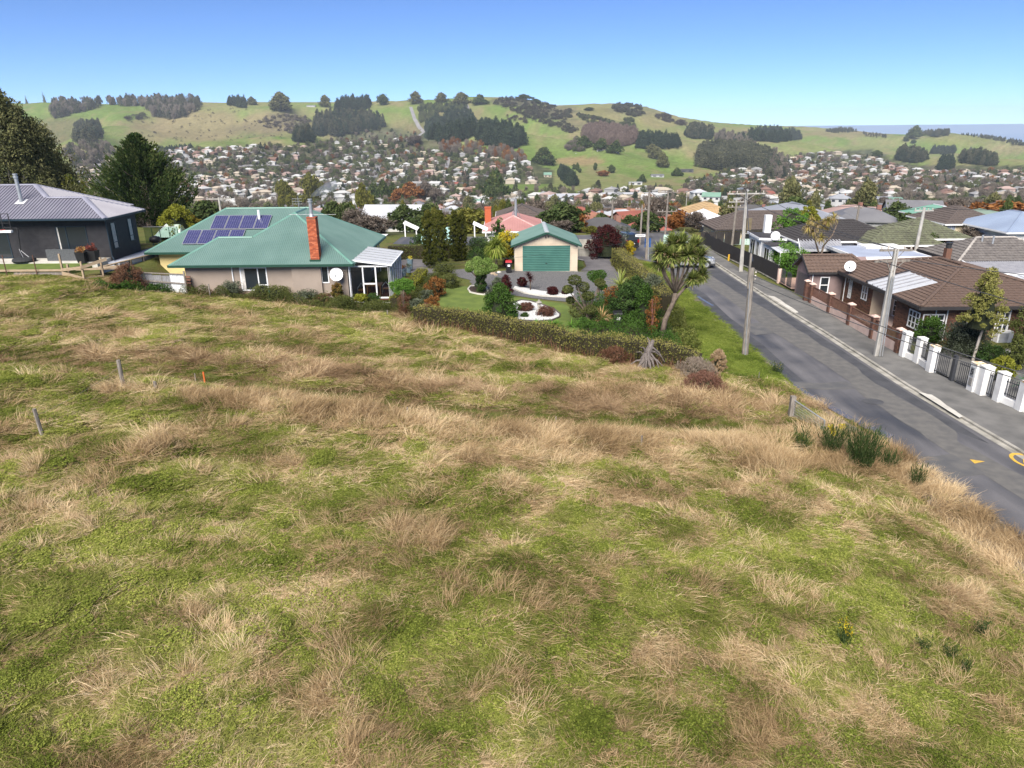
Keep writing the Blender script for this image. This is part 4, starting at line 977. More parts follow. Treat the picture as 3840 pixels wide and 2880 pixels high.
 # patio furniture
M_wick=mat('grey_rattan',(.10,.105,.11),(.05,.055,.06),.8,18,3,.6,60)
x0,x1=DP(188,965,52.3)[0],DP(318,965,52.3)[0]
so=thing('outdoor_sofa','grey rattan corner sofa against the charcoal wall on the patio','sofa',((x0+x1)/2,52.4,5))
boxes('seat',M_wick,so,(x0+.1,x1,52.2,53.0,5.0,5.38));boxes('backrest',M_wick,so,(x0,x1,51.95,52.15,5.0,5.82));boxes('armrest',M_wick,so,(x0-.02,x0+.14,52.15,53.05,5.0,5.72));boxes('armrest',M_wick,so,(x1-.1,x1+.04,52.15,53.05,5.0,5.72))
boxes('cushion',mat('charcoal_cushion',(.06,.065,.07),None,.9),so,(x0+.15,(x0+x1)/2-.02,52.2,52.95,5.38,5.5),((x0+x1)/2+.02,x1-.1,52.2,52.95,5.38,5.5))
bs=thing('basketball_stand','portable basketball hoop with black pole and tyre-shaped base on the patio edge','basketball hoop',(-37.2,51.6,5))
bxp=DP(75,960,51.7)[0];btx=DP(48,830,51.9)[0]
mb=MB();mb.tube([(bxp,51.8,5.1),(btx+.25,51.85,7.4)],.05,8);mb.build('pole',M_black,bs)
mb=MB();K=16
mb.lathe(bxp+.25,51.7,[(.0,5.32),(.5,5.32),(.72,5.25),(.78,5.12),(.7,5.0)],20);mb.build('base',mat('black_rubber',(.03,.032,.035),None,.8),bs)
mb=MB();mb.tube([(bxp,51.8,5.9),(bxp+.65,51.8,5.25)],.015,5);mb.tube([(bxp,51.8,5.9),(bxp+.3,51.6,5.3)],.012,5);mb.build('brace',M_alu,bs)
hx=DP(18,820,51.9)[0];fr_=MB()
for a_,b_ in(((hx-.55,7.35),(hx-.55,8.45)),((hx+.5,7.35),(hx+.5,8.45)),((hx-.55,8.45),(hx+.5,8.45)),((hx-.55,7.35),(hx+.5,7.35)),((hx-.05,7.35),(hx-.05,8.45)),((hx-.55,7.8),(hx+.5,7.8))):fr_.beam((a_[0],51.6,a_[1]),(b_[0],51.6,b_[1]),.05,.04)
fr_.beam((btx+.25,51.85,7.4),(hx,51.6,7.5),.08,.06);fr_.build('backboard_frame',M_black,bs)
mb=MB();
for k in range(16):a_,b_=2*math.pi*k/16,2*math.pi*(k+1)/16;mb.tube([(hx+.23*math.cos(a_),51.3+.23*math.sin(a_),7.35),(hx+.23*math.cos(b_),51.3+.23*math.sin(b_),7.35)],.012,4,cap=False)
mb.build('hoop',mat('red_steel',(.4,.03,.02),None,.5),bs)
mb=MB();mb.box(hx-.6,hx+.6,51.35,51.6,7.15,7.3);mb.build('hoop_bracket',M_white,bs)
M_plan=mat('black_planter',(.018,.018,.02),None,.5)
def planter(x,y,z,h,r0,r1,m,label,leafc,k=26,square=False,name='plant_pot',spread=.35,hh=.3,leaf=.12):
 t=thing(name,label,'plant pot',(x,y,z));mb=MB()
 if square:
  mb.add([(x-r0,y-r0,z),(x+r0,y-r0,z),(x+r0,y+r0,z),(x-r0,y+r0,z),(x-r1,y-r1,z+h),(x+r1,y-r1,z+h),(x+r1,y+r1,z+h),(x-r1,y+r1,z+h)],[(0,3,2,1),(4,5,6,7),(0,1,5,4),(1,2,6,5),(2,3,7,6),(3,0,4,7)])
 else:mb.lathe(x,y,[(r0,z),(r1,z+h),(r1*1.06,z+h),(r1*1.06,z+h-.04),(r1*.9,z+h-.04),(0,z+h-.05)],16)
 mb.build('pot',m,t)
 C=np.array([[0,0,h+.05+random.random()*hh]for _ in range(k)])+rng.normal(0,spread*.45,(k,3))*np.array([1,1,.35])
 C[:,2]=np.maximum(C[:,2],h)
 me=cloud_leaves(rng,C,np.full(k,spread*.4),10,leaf,'foliage',leafc,up=.6);o=bpy.data.objects.new('foliage',me);COL.objects.link(o);o.parent=t
 return t
L_red=leafmat('red_flowers',(.08,.02,.015),(.16,.04,.03),(.26,.10,.07));L_yel=leafmat('yellow_flowers',(.30,.26,.03),(.55,.45,.05),(.75,.68,.25));L_mix=leafmat('rust_flowers',(.12,.05,.02),(.30,.13,.05),(.6,.5,.2))
p1=DP(317,990,51.3);p2=DP(354,980,51.7)
planter(p1[0],51.25,5,.75,.26,.34,M_plan,'black square planter with rust and cream flowers, left of the pair by the sofa',L_mix,square=True);planter(p2[0],51.7,5,.78,.26,.34,M_plan,'black square planter with dark red flowers, at the charcoal wall corner',L_red,square=True)
# glass-fenced pool area behind the black house, dark object, small tent
gp=thing('glass_pool_fence','clear glass fence panels with green rail behind the black house','fence',(-29,66,4))
gx_=[DP(px,900,63)[0]for px in(545,575,605,640,672)]
for a_,b_ in zip(gx_,gx_[1:]):
 mb=MB();mb.box(a_+.03,b_-.03,63,63.02,4.55,5.95);mb.build('pane',M_clear,gp)
 mb=MB();mb.box(b_-.02,b_+.02,62.98,63.04,4.4,6.0);mb.build('post',M_grd,gp)
mb=MB();mb.beam((gx_[0],63,6.0),(gx_[-1],63,6.0),.05,.04);mb.build('rail',M_alu,gp)
drape('terrace',[(-29.7,59.2),(-27.2,59.2),(-25.8,64.5),(-31,64.5)],M_conc_p,0,1,zf=flat(4.5),skirt=.6)
tt=thing('garden_cloche','low pale green plastic tunnel between the glass fence and yellow-green shrub','plant tunnel',(-27,68,4.4));a_=DP(600,920,68);b_=DP(700,915,68)
mb=MB();mb.add([(a_[0],67,4.5),(b_[0],67,4.5),(b_[0],70,4.5),(a_[0],70,4.5),(a_[0]+.9,68.2,5.55),(b_[0]-.4,68.2,5.55)],[(0,1,5,4),(1,2,5),(2,3,4,5),(3,0,4)]);mb.build('cover',mat('pale_green_plastic',(.40,.50,.42),(.34,.43,.36),.5,2),tt)
mb=MB();mb.beam((a_[0],66.98,4.5),(a_[0]+.9,68.2,5.6),.05,.05);mb.build('hoop',M_white,tt)
bt=thing('kettle_barbecue','dark covered barbecue on the terrace behind the black house','barbecue',(-28.2,60.9,4.5));bpx=DP(585,915,60.9)[0]
mb=MB();mb.lathe(bpx,60.9,[(.1,4.9),(.42,5.0),(.48,5.2),(.4,5.4),(.1,5.5),(0,5.5)],14);mb.build('lid',M_plan,bt,smooth=True);mb=MB()
for dx in(-.3,.3):mb.tube([(bpx+dx,60.9,4.5),(bpx+dx*.6,60.9,5.0)],.03,5)
mb.build('leg',M_alu,bt)
# the whole raised section stands a little farther back and is a little larger than first laid out
_P=Vector((-30,53.2,5.0));_Q=Vector((-32.1,56.9,4.37));_K=1.07
for o in set(COL.objects)-_before:
 if o.parent is None:o.location=_Q+(Vector(o.location)-_P)*_K;o.scale=(_K,_K,_K)
 # old corrugated iron fence in front of the yellow wall
cf_=thing('corrugated_iron_fence','old grey corrugated iron fence with one whitewashed sheet left of the taupe house','fence',(-26.5,51.8,3))
M_oiron=mat('weathered_iron',(.27,.27,.28),(.16,.155,.16),.8,5,5,stretch=(6,6,.8));M_wiron=mat('whitewashed_iron',(.66,.67,.68),(.48,.49,.5),.8,5)
xa,xb,xc=DP(505,1020,51.8)[0],DP(635,1020,51.8)[0],DP(690,1020,51.8)[0]
def vsheet(name,x0,x1,y,z0,z1,m,parent,pitch=.15,h=.03):
 n=int((x1-x0)/pitch*2);mb=MB()
 for k in range(n):a=x0+(x1-x0)*k/n;b=x0+(x1-x0)*(k+1)/n;ha,hb=(0,h)if k%2 else(h,0);mb.poly([(a,y-ha,z0),(b,y-hb,z0),(b,y-hb,z1),(a,y-ha,z1)])
 return mb.build(name,m,parent)
n_=4
for k in range(n_):vsheet('iron_sheet',xa+(xb-xa)*k/n_,xa+(xb-xa)*(k+1)/n_-.02,51.8+.02*(k%2),2.3,4.12-.1*k+.05*(k%2),M_oiron,cf_)
vsheet('iron_sheet',xb,xc,51.78,2.2,3.95,M_wiron,cf_)['label']='whitewashed sheet'
plank(cf_,(xa-.05,51.72,3.6),(xc,51.72,3.25),.1,.05,M_oldwood,'rail');plank(cf_,(xa-.05,51.74,4.15),(xc,51.74,3.95),.07,.09,M_oldwood,'top_rail')
for x in(xa-.05,xc):post(cf_,x,51.75,2.2,4.2,.1,M_oldwood)
# timber stack between
ts=thing('timber_stack','stack of reddish timber offcuts behind the whitewashed iron sheet','timber stack',(-25.2,52.6,2.3));M_red=mat('reddish_timber',(.22,.11,.075),(.14,.07,.05),.9,6)
for k in range(6):plank(ts,(-25.6-.1*(k%2),52.5+.06*k,2.5+k*.24),(-24.3,53.0,2.35+k*.23),.12,.2,M_red)
# =================================================================== GARAGE
M_cream=mat('cream_board',(.50,.42,.32),(.44,.365,.28),.75,1.5,5,.1)
ga=thing('garage','cream weatherboard garage with green roller door and green gable roof','garage',(3.2,66,1.2))
gx0,gx1,gy0,gy1=.35,6.25,66.1,72.8;gz=1.15
ge=DP(1960,912,66)[2]
zeg=DP(1926,917,66.1)[2];zpk=DP(2046,871,66.1)[2]
xm_=(gx0+gx1)/2+.05
boxes('wall',M_cream,ga,(gx0+.02,gx1-.02,gy0+.02,gy1,gz,zeg));mb=MB();mb.add([(gx0,gy0+.02,zeg),(gx1,gy0+.02,zeg),(xm_,gy0+.02,zpk-.1),(gx0,gy1,zeg),(gx1,gy1,zeg),(xm_,gy1,zpk-.1)],[(0,1,2),(5,4,3),(0,2,5,3),(1,4,5,2)]);mb.build('gable',M_cream,ga)
dz1=zeg-.12;dx0,dx1=DP(1960,960,66)[0],DP(2138,960,66)[0]
boards(ga,'-y',gy0+.02,gx0,gx1,gz+.05,zeg,M_cream,.16,[(dx0-.06,dx1+.06,gz,dz1+.05)]);boards(ga,'-x',gx0+.02,gy0,gy1,gz+.05,zeg,M_cream,.16,[(67.6,68.6,gz+1.0,gz+1.9)])
n=26
for k in range(n):
 xx=gx0+.12+(gx1-gx0-.24)*(k+.5)/n;w_=(gx1-gx0)/n;hh=(1-abs(xx-xm_)/((gx1-gx0)/2))*(zpk-zeg)-.12
 if hh>.06:boxes('board',M_cream,ga,(xx-w_*.42,xx+w_*.42,gy0-.012,gy0+.02,zeg+.02,zeg+hh))
M_gdoor=mat('green_roller_door',(.045,.125,.105),(.055,.145,.12),.45,1.2)
mb=MB();nz=15
for k in range(nz):
 za=gz+(dz1-gz)*k/nz;zb=gz+(dz1-gz)*(k+1)/nz;zm=(za+zb)/2
 mb.poly([(dx0,gy0-.0,za),(dx1,gy0-.0,za),(dx1,gy0-.05,za+(zb-za)*.25),(dx0,gy0-.05,za+(zb-za)*.25)]);mb.poly([(dx0,gy0-.05,za+(zb-za)*.25),(dx1,gy0-.05,za+(zb-za)*.25),(dx1,gy0-.05,za+(zb-za)*.75),(dx0,gy0-.05,za+(zb-za)*.75)]);mb.poly([(dx0,gy0-.05,za+(zb-za)*.75),(dx1,gy0-.05,za+(zb-za)*.75),(dx1,gy0,zb),(dx0,gy0,zb)])
dr=mb.build('roller_door',M_gdoor,ga);boxes('handle',M_black,dr,((dx0+dx1)/2-.08,(dx0+dx1)/2+.08,gy0-.09,gy0-.05,gz+.75,gz+.8));
for x in(dx0-.06,dx1):boxes('door_frame',M_cream,ga,(x,x+.06,gy0-.05,gy0+.02,gz,dz1+.05))
boxes('door_frame',M_cream,ga,(dx0-.06,dx1+.06,gy0-.052,gy0+.02,dz1,dz1+.07))
oh=.3;zs_=(zpk-zeg)/((gx1-gx0)/2);ze2=zeg-oh*zs_*.5
iron('roof',[(gx0-oh,gy1+.1,zeg-.08),(gx0-oh,gy0-.35,zeg-.08),(xm_,gy0-.35,zpk+.05),(xm_,gy1+.1,zpk+.05)],M_gr,ga,.15);iron('roof',[(gx1+oh,gy0-.35,zeg-.08),(gx1+oh,gy1+.1,zeg-.08),(xm_,gy1+.1,zpk+.05),(xm_,gy0-.35,zpk+.05)],M_gr,ga,.15)
caps(ga,[((xm_,gy0-.35,zpk+.06),(xm_,gy1,zpk+.06))],mat('pale_grey_cap',(.42,.45,.45),None,.5),.42)
mb=MB();mb.beam((gx0-oh,gy0-.34,zeg-.16),(xm_,gy0-.34,zpk-.03),.04,.16);mb.build('bargeboard',M_grd,ga);mb=MB();mb.beam((gx1+oh,gy0-.342,zeg-.16),(xm_,gy0-.342,zpk-.03),.04,.16);mb.build('bargeboard',M_grd,ga)
mb=MB();mb.beam((gx0-oh-.03,gy0-.35,zeg-.14),(gx0-oh-.03,gy1,zeg-.14),.1,.12);mb.build('gutter',M_grd,ga);mb=MB();mb.beam((gx1+oh+.03,gy0-.35,zeg-.14),(gx1+oh+.03,gy1,zeg-.14),.1,.12);mb.build('gutter',M_grd,ga)
mb=MB();mb.cyl(xm_-.1,gy0-.12,zpk-.45,zpk-.35,.09,.05,8);mb.obox((xm_+.12,gy0-.12,zpk-.36),(.07,0,0),(0,.05,0),(0,0,.05));mb.build('security_light',M_plan,ga)
window(ga,'-x',gx0,67.6,68.6,gz+1.0,gz+1.9,M_white,M_glass);boxes('footing',M_conc,ga,(gx0-.03,gx1+.03,gy0-.03,gy1,gz-.4,gz+.05))
# =================================================================== GARDEN GROUND
drape('driveway',[(-6.5,66),(-8,72),(-11,73),(-12,66.5),(-9.2,65),(-8.9,62.6),(-7.2,62.4),(-6,64.5)],M_drive,.03)
drape('gravel_drive',jag([(-6.6,66.5),(-5.2,64.0),(-3.6,61.8),(-3.4,59.3),(-2.4,57.3),(-.8,56.3),(1.6,55.0),(4.4,53.8),(7.0,53.9),(9.4,56),(10.0,60),(10.3,67.0),(9.0,67.0),(6.4,66.2),(6.3,67),(.3,67),(-1.5,65.5),(-4,67.2)],.12),M_grav,.035)
drape('driveway',[(6.6,66.6),(10.1,67),(10.2,73),(11.5,77.5),(4.2,81),(-3,83),(-3,77.5),(2,77.0),(5.2,75.5),(7.5,72),(7.4,69)],M_drive,.045)
drape('verge_lawn',[(6.6,68.4),(7.2,69),(7.3,72),(5.2,75.1),(1.8,76.6),(1.8,73.2),(6.5,73.2)],M_lawn,.04)
strip_k=drape('kerb',[(-2,75.9),(1.8,76.6),(5.3,75.1),(7.3,72),(7.5,72.1),(5.4,75.4),(1.8,76.9),(-2,76.3)],M_conc_p,.12)
drape('lawn',jag([(-6.3,47.5),(-5.9,53),(-6.0,58.3),(-4.6,59.6),(-3.5,59.2),(-2.6,57.0),(-.9,55.9),(1.6,54.6),(4.1,53.2),(5.0,50),(4.6,46),(3.6,43.2),(0,45.3),(-3,46.5)],.06),M_lawn,.03,.8)
cxy=GP(2035,1168,1.25);cx_,cy_=cxy[0]-.3,cxy[1]
ringp=lambda cx,cy,rx,ry,n=30,a0=0:[(cx+rx*math.cos(2*math.pi*k/n),cy+ry*math.sin(2*math.pi*k/n))for k in range(n)]
pear=[GP(x,y,1.25)[:2]for x,y in[(1870,1170),(1900,1196),(1960,1205),(2020,1206),(2070,1200),(2098,1187),(2100,1175),(2080,1158),(2040,1142),(1990,1128),(1955,1125),(1925,1135),(1890,1150)]]
pe=drape('white_stone_bed',pear,M_white_st,.06,.5)
def edging(name,pts,m,h=.13,w=.09,parent=None,closed=True,dz=0):
 mb=MB();q=pts+([pts[0]]if closed else[])
 for a,b in zip(q,q[1:]):mb.beam((a[0],a[1],H(*a)+h/2+dz),(b[0],b[1],H(*b)+h/2+dz),w,h)
 o=mb.build(name,m);o['kind']='structure';return o
edging('bed_edging',pear,M_plan if False else mat('dark_edging',(.07,.06,.055),(.1,.09,.08),.9))
c2=[GP(x,y,1.25)[:2]for x,y in[(1935,1078),(1960,1098),(2000,1108),(2060,1112),(2110,1108),(2140,1092),(2080,1085),(2000,1078),(1950,1070)]]
c2=[GP(x,y,1.25)[:2]for x,y in[(1925,1083),(1965,1098),(2030,1108),(2100,1110),(2150,1112),(2152,1096),(2090,1094),(2030,1088),(1970,1078),(1930,1072)]]
drape('white_stone_bed',c2,M_white_st,.06,.5);edging('bed_edging',c2[:5],M_conc_p,closed=False)
c3=[GP(x,y,1.25)[:2]for x,y in[(1755,1085),(1763,1097),(1790,1103),(1815,1106),(1830,1098),(1825,1080),(1790,1072),(1765,1074)]]
drape('flower_bed',c3,mat('garden_soil',(.06,.042,.03),(.03,.022,.016),.95,4,5,.8),.05,.5);edging('bed_edging',c3,M_conc_p,.12,.12)
drape('flower_bed',[(-6.4,48),(-8.6,49.5),(-8.2,56),(-7.4,63),(-5.6,63.6),(-4.5,60.2),(-5.7,58.6),(-6,53)],MATS['garden_soil'],.04,.7)
drape('flower_bed',[(4.2,44),(5.2,50),(4.6,53.2),(7.4,53.7),(9.6,56),(10.6,50),(10.4,41.5),(4.2,43)],MATS['garden_soil'],.03,.8)
drape('grass_path',[(-8.6,62.2),(-7.1,62.2),(-7.7,55),(-8.3,50),(-9.4,50),(-9.2,56)],M_lawn,.035,.8)
# =================================================================== PLANTS NEAR THE HOUSES
L_dkgreen=leafmat('dark_green_leaves',(.014,.030,.010),(.04,.075,.022),(.09,.14,.04))
L_green=leafmat('green_leaves',(.022,.045,.012),(.05,.10,.02),(.10,.17,.04))
L_fresh=leafmat('fresh_green_leaves',(.04,.09,.015),(.09,.19,.03),(.17,.30,.06))
L_olive=leafmat('olive_leaves',(.035,.045,.014),(.085,.10,.03),(.16,.17,.06))
L_ylw=leafmat('yellow_green_leaves',(.07,.08,.012),(.17,.18,.025),(.30,.30,.05))
L_gold=leafmat('golden_leaves',(.15,.11,.01),(.40,.31,.02),(.62,.52,.06))
L_hedge=leafmat('hedge_leaves',(.055,.065,.018),(.15,.15,.04),(.27,.24,.085))
L_maroon=leafmat('maroon_leaves',(.018,.006,.008),(.050,.014,.016),(.10,.035,.03))
L_rust=leafmat('rust_leaves',(.07,.03,.012),(.17,.075,.025),(.33,.17,.06))
L_grey=leafmat('grey_green_leaves',(.035,.042,.028),(.085,.10,.065),(.17,.19,.13))
L_brush=leafmat('dead_brush',(.05,.026,.015),(.13,.065,.04),(.24,.14,.09))
L_cyp=leafmat('cypress_leaves',(.018,.034,.013),(.055,.085,.026),(.17,.175,.06))
L_euc=leafmat('eucalypt_leaves',(.05,.058,.026),(.125,.13,.055),(.23,.215,.10))
L_cab=leafmat('cabbage_leaves',(.05,.075,.02),(.16,.20,.05),(.36,.38,.12),rough=.5)
L_straw=leafmat('dry_stems',(.17,.11,.06),(.33,.23,.13),(.52,.40,.27))
def lobj(name,me,parent=None,kind=None):
 o=bpy.data.objects.new(name,me);COL.objects.link(o)
 if parent:o.parent=parent
 if kind:o['kind']=kind
 return o
SOLID={'ball':lambda q:math.sqrt(max(1-(2*q-1)**2,.03)),'dome':lambda q:math.sqrt(max(1-q*q,0)),'fat':lambda q:min(1,(1.02-q)**.6*1.1),'column':lambda q:min(1,(1.03-q)*5)**.6*.85,'cone':lambda q:(1.02-q)*.9}
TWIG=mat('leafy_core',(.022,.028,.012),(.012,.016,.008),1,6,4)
def bush(name,label,cat,x,y,z,w,h,m,env='ball',k=60,per=26,leaf=.09,stem=True,cr=.28,z0=None,group=None,trunk_m=None,trunk_h=None,narrow=.55,up=.2,squash=.9,twist=0,ns=4):
 t=thing(name,label,cat,(x,y,z),group);z0=(.12*h)if z0 is None else z0
 if cr>.15 and per>4:k=max(k,300 if env=='column' else 110);cr=cr*(.72 if env=='column' else .85)
 C=env_points(rng,env,k,w,h-z0,z0)
 rad=np.full(k,cr*w)*rng.uniform(.7,1.3,k);leaf=leaf*1.25;per=int(np.clip(per,4.2*w*1.7*(h-z0)*(.45 if env=='vase' else 1)/(leaf**2*narrow*.5)/k,40000/k))
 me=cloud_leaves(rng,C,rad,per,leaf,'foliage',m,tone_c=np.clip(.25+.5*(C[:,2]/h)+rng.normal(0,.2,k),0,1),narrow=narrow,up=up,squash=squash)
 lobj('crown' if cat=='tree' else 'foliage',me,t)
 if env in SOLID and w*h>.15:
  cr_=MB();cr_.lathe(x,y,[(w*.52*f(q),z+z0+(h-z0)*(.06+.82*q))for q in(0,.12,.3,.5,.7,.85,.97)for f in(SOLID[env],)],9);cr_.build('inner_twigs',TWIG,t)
 if stem:
  mb=MB();th=trunk_h or z0+h*.3
  for j in range(ns):
   a=random.random()*6.28;r=w*.22;mb.tube([(x+.04*math.cos(a),y+.04*math.sin(a),z-.1),(x+r*.5*math.cos(a),y+r*.5*math.sin(a),z+th*.6),(x+r*math.cos(a)*1.5,y+r*math.sin(a)*1.5,z+th*1.3)],[.05*max(.5,h/3),.035*max(.5,h/3),.012],5)
  mb.build('trunk' if cat=='tree' else 'stem',trunk_m or M_bark,t)
 return t
def hedge(name,label,pts,w,h,m,leaf=.085,dens=150,zf=None,wob=.10,core=True,tall=None,top_tone=.3):
 """clipped hedge along a polyline: leafy shell round a twiggy core"""
 x,y=pts[0];t=thing(name,label,'hedge',(x,y,H(x,y)))
 off=Vector(t.location);Cs=[];Ds=[];tn=[]
 cm=MB()
 for(a,b)in zip(pts,pts[1:]):
  L=math.dist(a,b);n=int(L*(w+2*h)*dens);s=rng.random(n);per=rng.random(n)*(w+2*h)
  hh=h if tall is None else tall
  px=a[0]+(b[0]-a[0])*s;py=a[1]+(b[1]-a[1])*s;tx,ty=(b[0]-a[0])/L,(b[1]-a[1])/L;nx,ny=-ty,tx
  wv=1+wob*2.4*(vnoise(px*1.1+py*.7,py*1.3)-.5);hw=w/2*wv;ht=hh*(1+wob*(vnoise(px*.6+9,py*.6)-.5)*1.6)
  side=np.where(per<h,-1,np.where(per>h+w,1,0));lat=np.where(side==0,(per-h)/w*2-1,side)
  zz=np.where(side==0,1.0,np.where(side<0,per/h,(per-h-w)/h))
  rr=1-rng.random(n)**2*.25
  qx=px+nx*lat*hw*rr;qy=py+ny*lat*hw*rr;gz_=height(px,py)
  qz=gz_+zz*ht*np.where(side==0,rr,1)+rng.normal(0,.03,n)
  Cs.append(np.stack([qx-off.x,qy-off.y,qz-off.z],1));Ds.append(np.stack([nx*side*1.0+0*px,ny*side*1.0+0*px,np.where(side==0,1.0,.15)],1))
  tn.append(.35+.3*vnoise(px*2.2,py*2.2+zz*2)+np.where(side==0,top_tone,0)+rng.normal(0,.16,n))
  m_=max(2,int(L/1.0))
  for j in range(m_):
   p=Vector((a[0]+(b[0]-a[0])*j/m_,a[1]+(b[1]-a[1])*j/m_,0));q=Vector((a[0]+(b[0]-a[0])*(j+1)/m_,a[1]+(b[1]-a[1])*(j+1)/m_,0));z_a=H(p.x,p.y);z_b=H(q.x,q.y)
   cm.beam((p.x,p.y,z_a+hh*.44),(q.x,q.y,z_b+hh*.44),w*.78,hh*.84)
 C=np.concatenate(Cs);N_=np.concatenate(Ds);tone=np.concatenate(tn);n=len(C)
 D=nrm(rdir(rng,n)*.9+N_*.5+np.array([0,0,.3]));U=nrm(np.cross(D,rdir(rng,n)))
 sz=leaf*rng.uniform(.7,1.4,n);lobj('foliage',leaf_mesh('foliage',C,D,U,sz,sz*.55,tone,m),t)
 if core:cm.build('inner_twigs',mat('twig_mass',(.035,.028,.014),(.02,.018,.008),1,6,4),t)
 return t
 # ---- hedges
bh_pts=[GP(x,y,1.6)[:2]for x,y in[(1560,1216),(1700,1222),(1850,1250),(2000,1276),(2200,1315),(2400,1345),(2620,1368)]]
hedge('boundary_hedge','long clipped olive-brown hedge dividing the rough field from the garden',bh_pts,1.2,1.25,L_hedge,.10,170)
hedge('lonicera_hedge','low clipped yellow-green hedge beside the conservatory grass path',[(-7.9,62.8),(-8.1,57),(-8.6,51.2)],.95,1.0,L_ylw,.08,190)
hedge('driveway_hedge','tall clipped hedge between driveway entrance and roadside, right of the garage',[(10.6,70.5),(10.8,65),(11.2,58),(11.4,50)],1.3,1.75,L_hedge,.09,150)
hedge('mixed_hedge','scruffy mixed rust and green hedge along the far edge of the driveway',[(-12.6,72.8),(-8.6,73.2),(-5.0,73.6)],1.1,1.55,L_olive,.12,120,wob=.3)
# dry stems growing up the hedge face
def stems(name,label,pts,n,hmin,hmax,m=L_straw,spread=.5,lean=.25,wdt=.02,kind='stuff'):
 P=[];
 for a,b in zip(pts,pts[1:]):
  k=int(n*math.dist(a,b));s=rng.random(k);P.append(np.stack([a[0]+(b[0]-a[0])*s,a[1]+(b[1]-a[1])*s],1))
 P=np.concatenate(P)+rng.normal(0,spread,(sum(len(p)for p in P),2));n_=len(P);hh=rng.uniform(hmin,hmax,n_)
 D=nrm(np.stack([rng.normal(0,lean,n_),rng.normal(0,lean,n_),np.ones(n_)],1));z=height(P[:,0],P[:,1])
 C=np.stack([P[:,0],P[:,1],z],1)+D*hh[:,None]*.45;U=nrm(np.cross(D,rdir(rng,n_)))
 me=leaf_mesh(name,C,D,U,hh,wdt*rng.uniform(.6,1.4,n_),rng.random(n_),m);o=lobj(name,me,kind=kind);o['label']=label;return o
stems('dry_stalks','dry straw stalks growing against the boundary hedge',[(p[0],p[1]-1.0)for p in bh_pts],32,.3,.95,L_brush,spread=.2,wdt=.03)
stems('dead_weeds','brown dead weeds along the foot of the taupe house wall',[(-24.5,52.4),(-18,52.2),(-13,51.9)],55,.3,.9,L_brush,.3,.35,.035)
# ---- garden shrubs, each its own
def at(px,py,z=1.3):p=GP(px,py,z);return p[0],p[1],H(p[0],p[1])
x,y,z=at(1880,1172);
x,y,z=GP(1878,1190,1.3);bush('round_conifer','dense bright green rounded bush beside the white stone bed','shrub',x,y,z,1.32,2.25,L_green,'fat',120,60,.10,z0=.1,cr=.24)
x,y,z=GP(1805,1092,1.3);t=bush('cloud_pruned_shrub','cloud-pruned shrub with pale green pads on a thick leafy trunk in the lawn','shrub',x,y,z,1.25,2.6,L_fresh,'dome',1,1,.08,stem=False)
for c in list(t.children):bpy.data.objects.remove(c)
pads=[(-.75,0,2.15,.55),(.05,-.1,2.2,.6),(.85,0,1.95,.55),(-.3,.3,2.5,.45),(.5,.3,2.4,.45),(-.1,-.5,1.75,.5),(.45,-.3,1.75,.4),(-.95,-.2,1.85,.35)]
pc_=np.array([p[:3]for p in pads]);lobj('foliage',cloud_leaves(rng,pc_,np.array([p[3]for p in pads]),900,.10,'foliage',leafmat('pad_leaves',(.06,.10,.02),(.14,.22,.05),(.28,.36,.12)),tone_c=rng.uniform(.3,.8,8),squash=.72,shell=.8),t)
C=env_points(rng,'vase',30,.55,1.6,.05);lobj('lower_foliage',cloud_leaves(rng,C,np.full(30,.22),170,.10,'lower_foliage',L_dkgreen),t)
mb=MB();mb.tube([(x,y,z-.1),(x,y,z+1.4)],[.16,.12],8)
for p in pads:mb.tube([(x,y,z+.8),(x+p[0],y+p[1],z+p[2])],[.07,.04],5)
mb.build('trunk',M_bark,t)
# italian cypresses: two pairs
def cypress(px,py,w,ht,label):
 x,y,z=GP(px,py,1.35);bush('column_conifer',label,'tree',x,y,z,w,ht,leafmat('column_leaves',(.024,.034,.008),(.07,.08,.018),(.15,.14,.035)),'column',90,60,.10,z0=.1,cr=.30,group='dark column conifers',up=1.2,narrow=.4)
cypress(1613,1002,.62,5.3,'leftmost column conifer of the pair beside the driveway');cypress(1655,1015,.72,5.5,'second column conifer from the left, touching its twin by the driveway')
cypress(1708,975,.55,4.9,'third column conifer from the left, in front of the pale aqua shed');cypress(1737,972,.42,4.8,'slim column conifer, rightmost of the four')
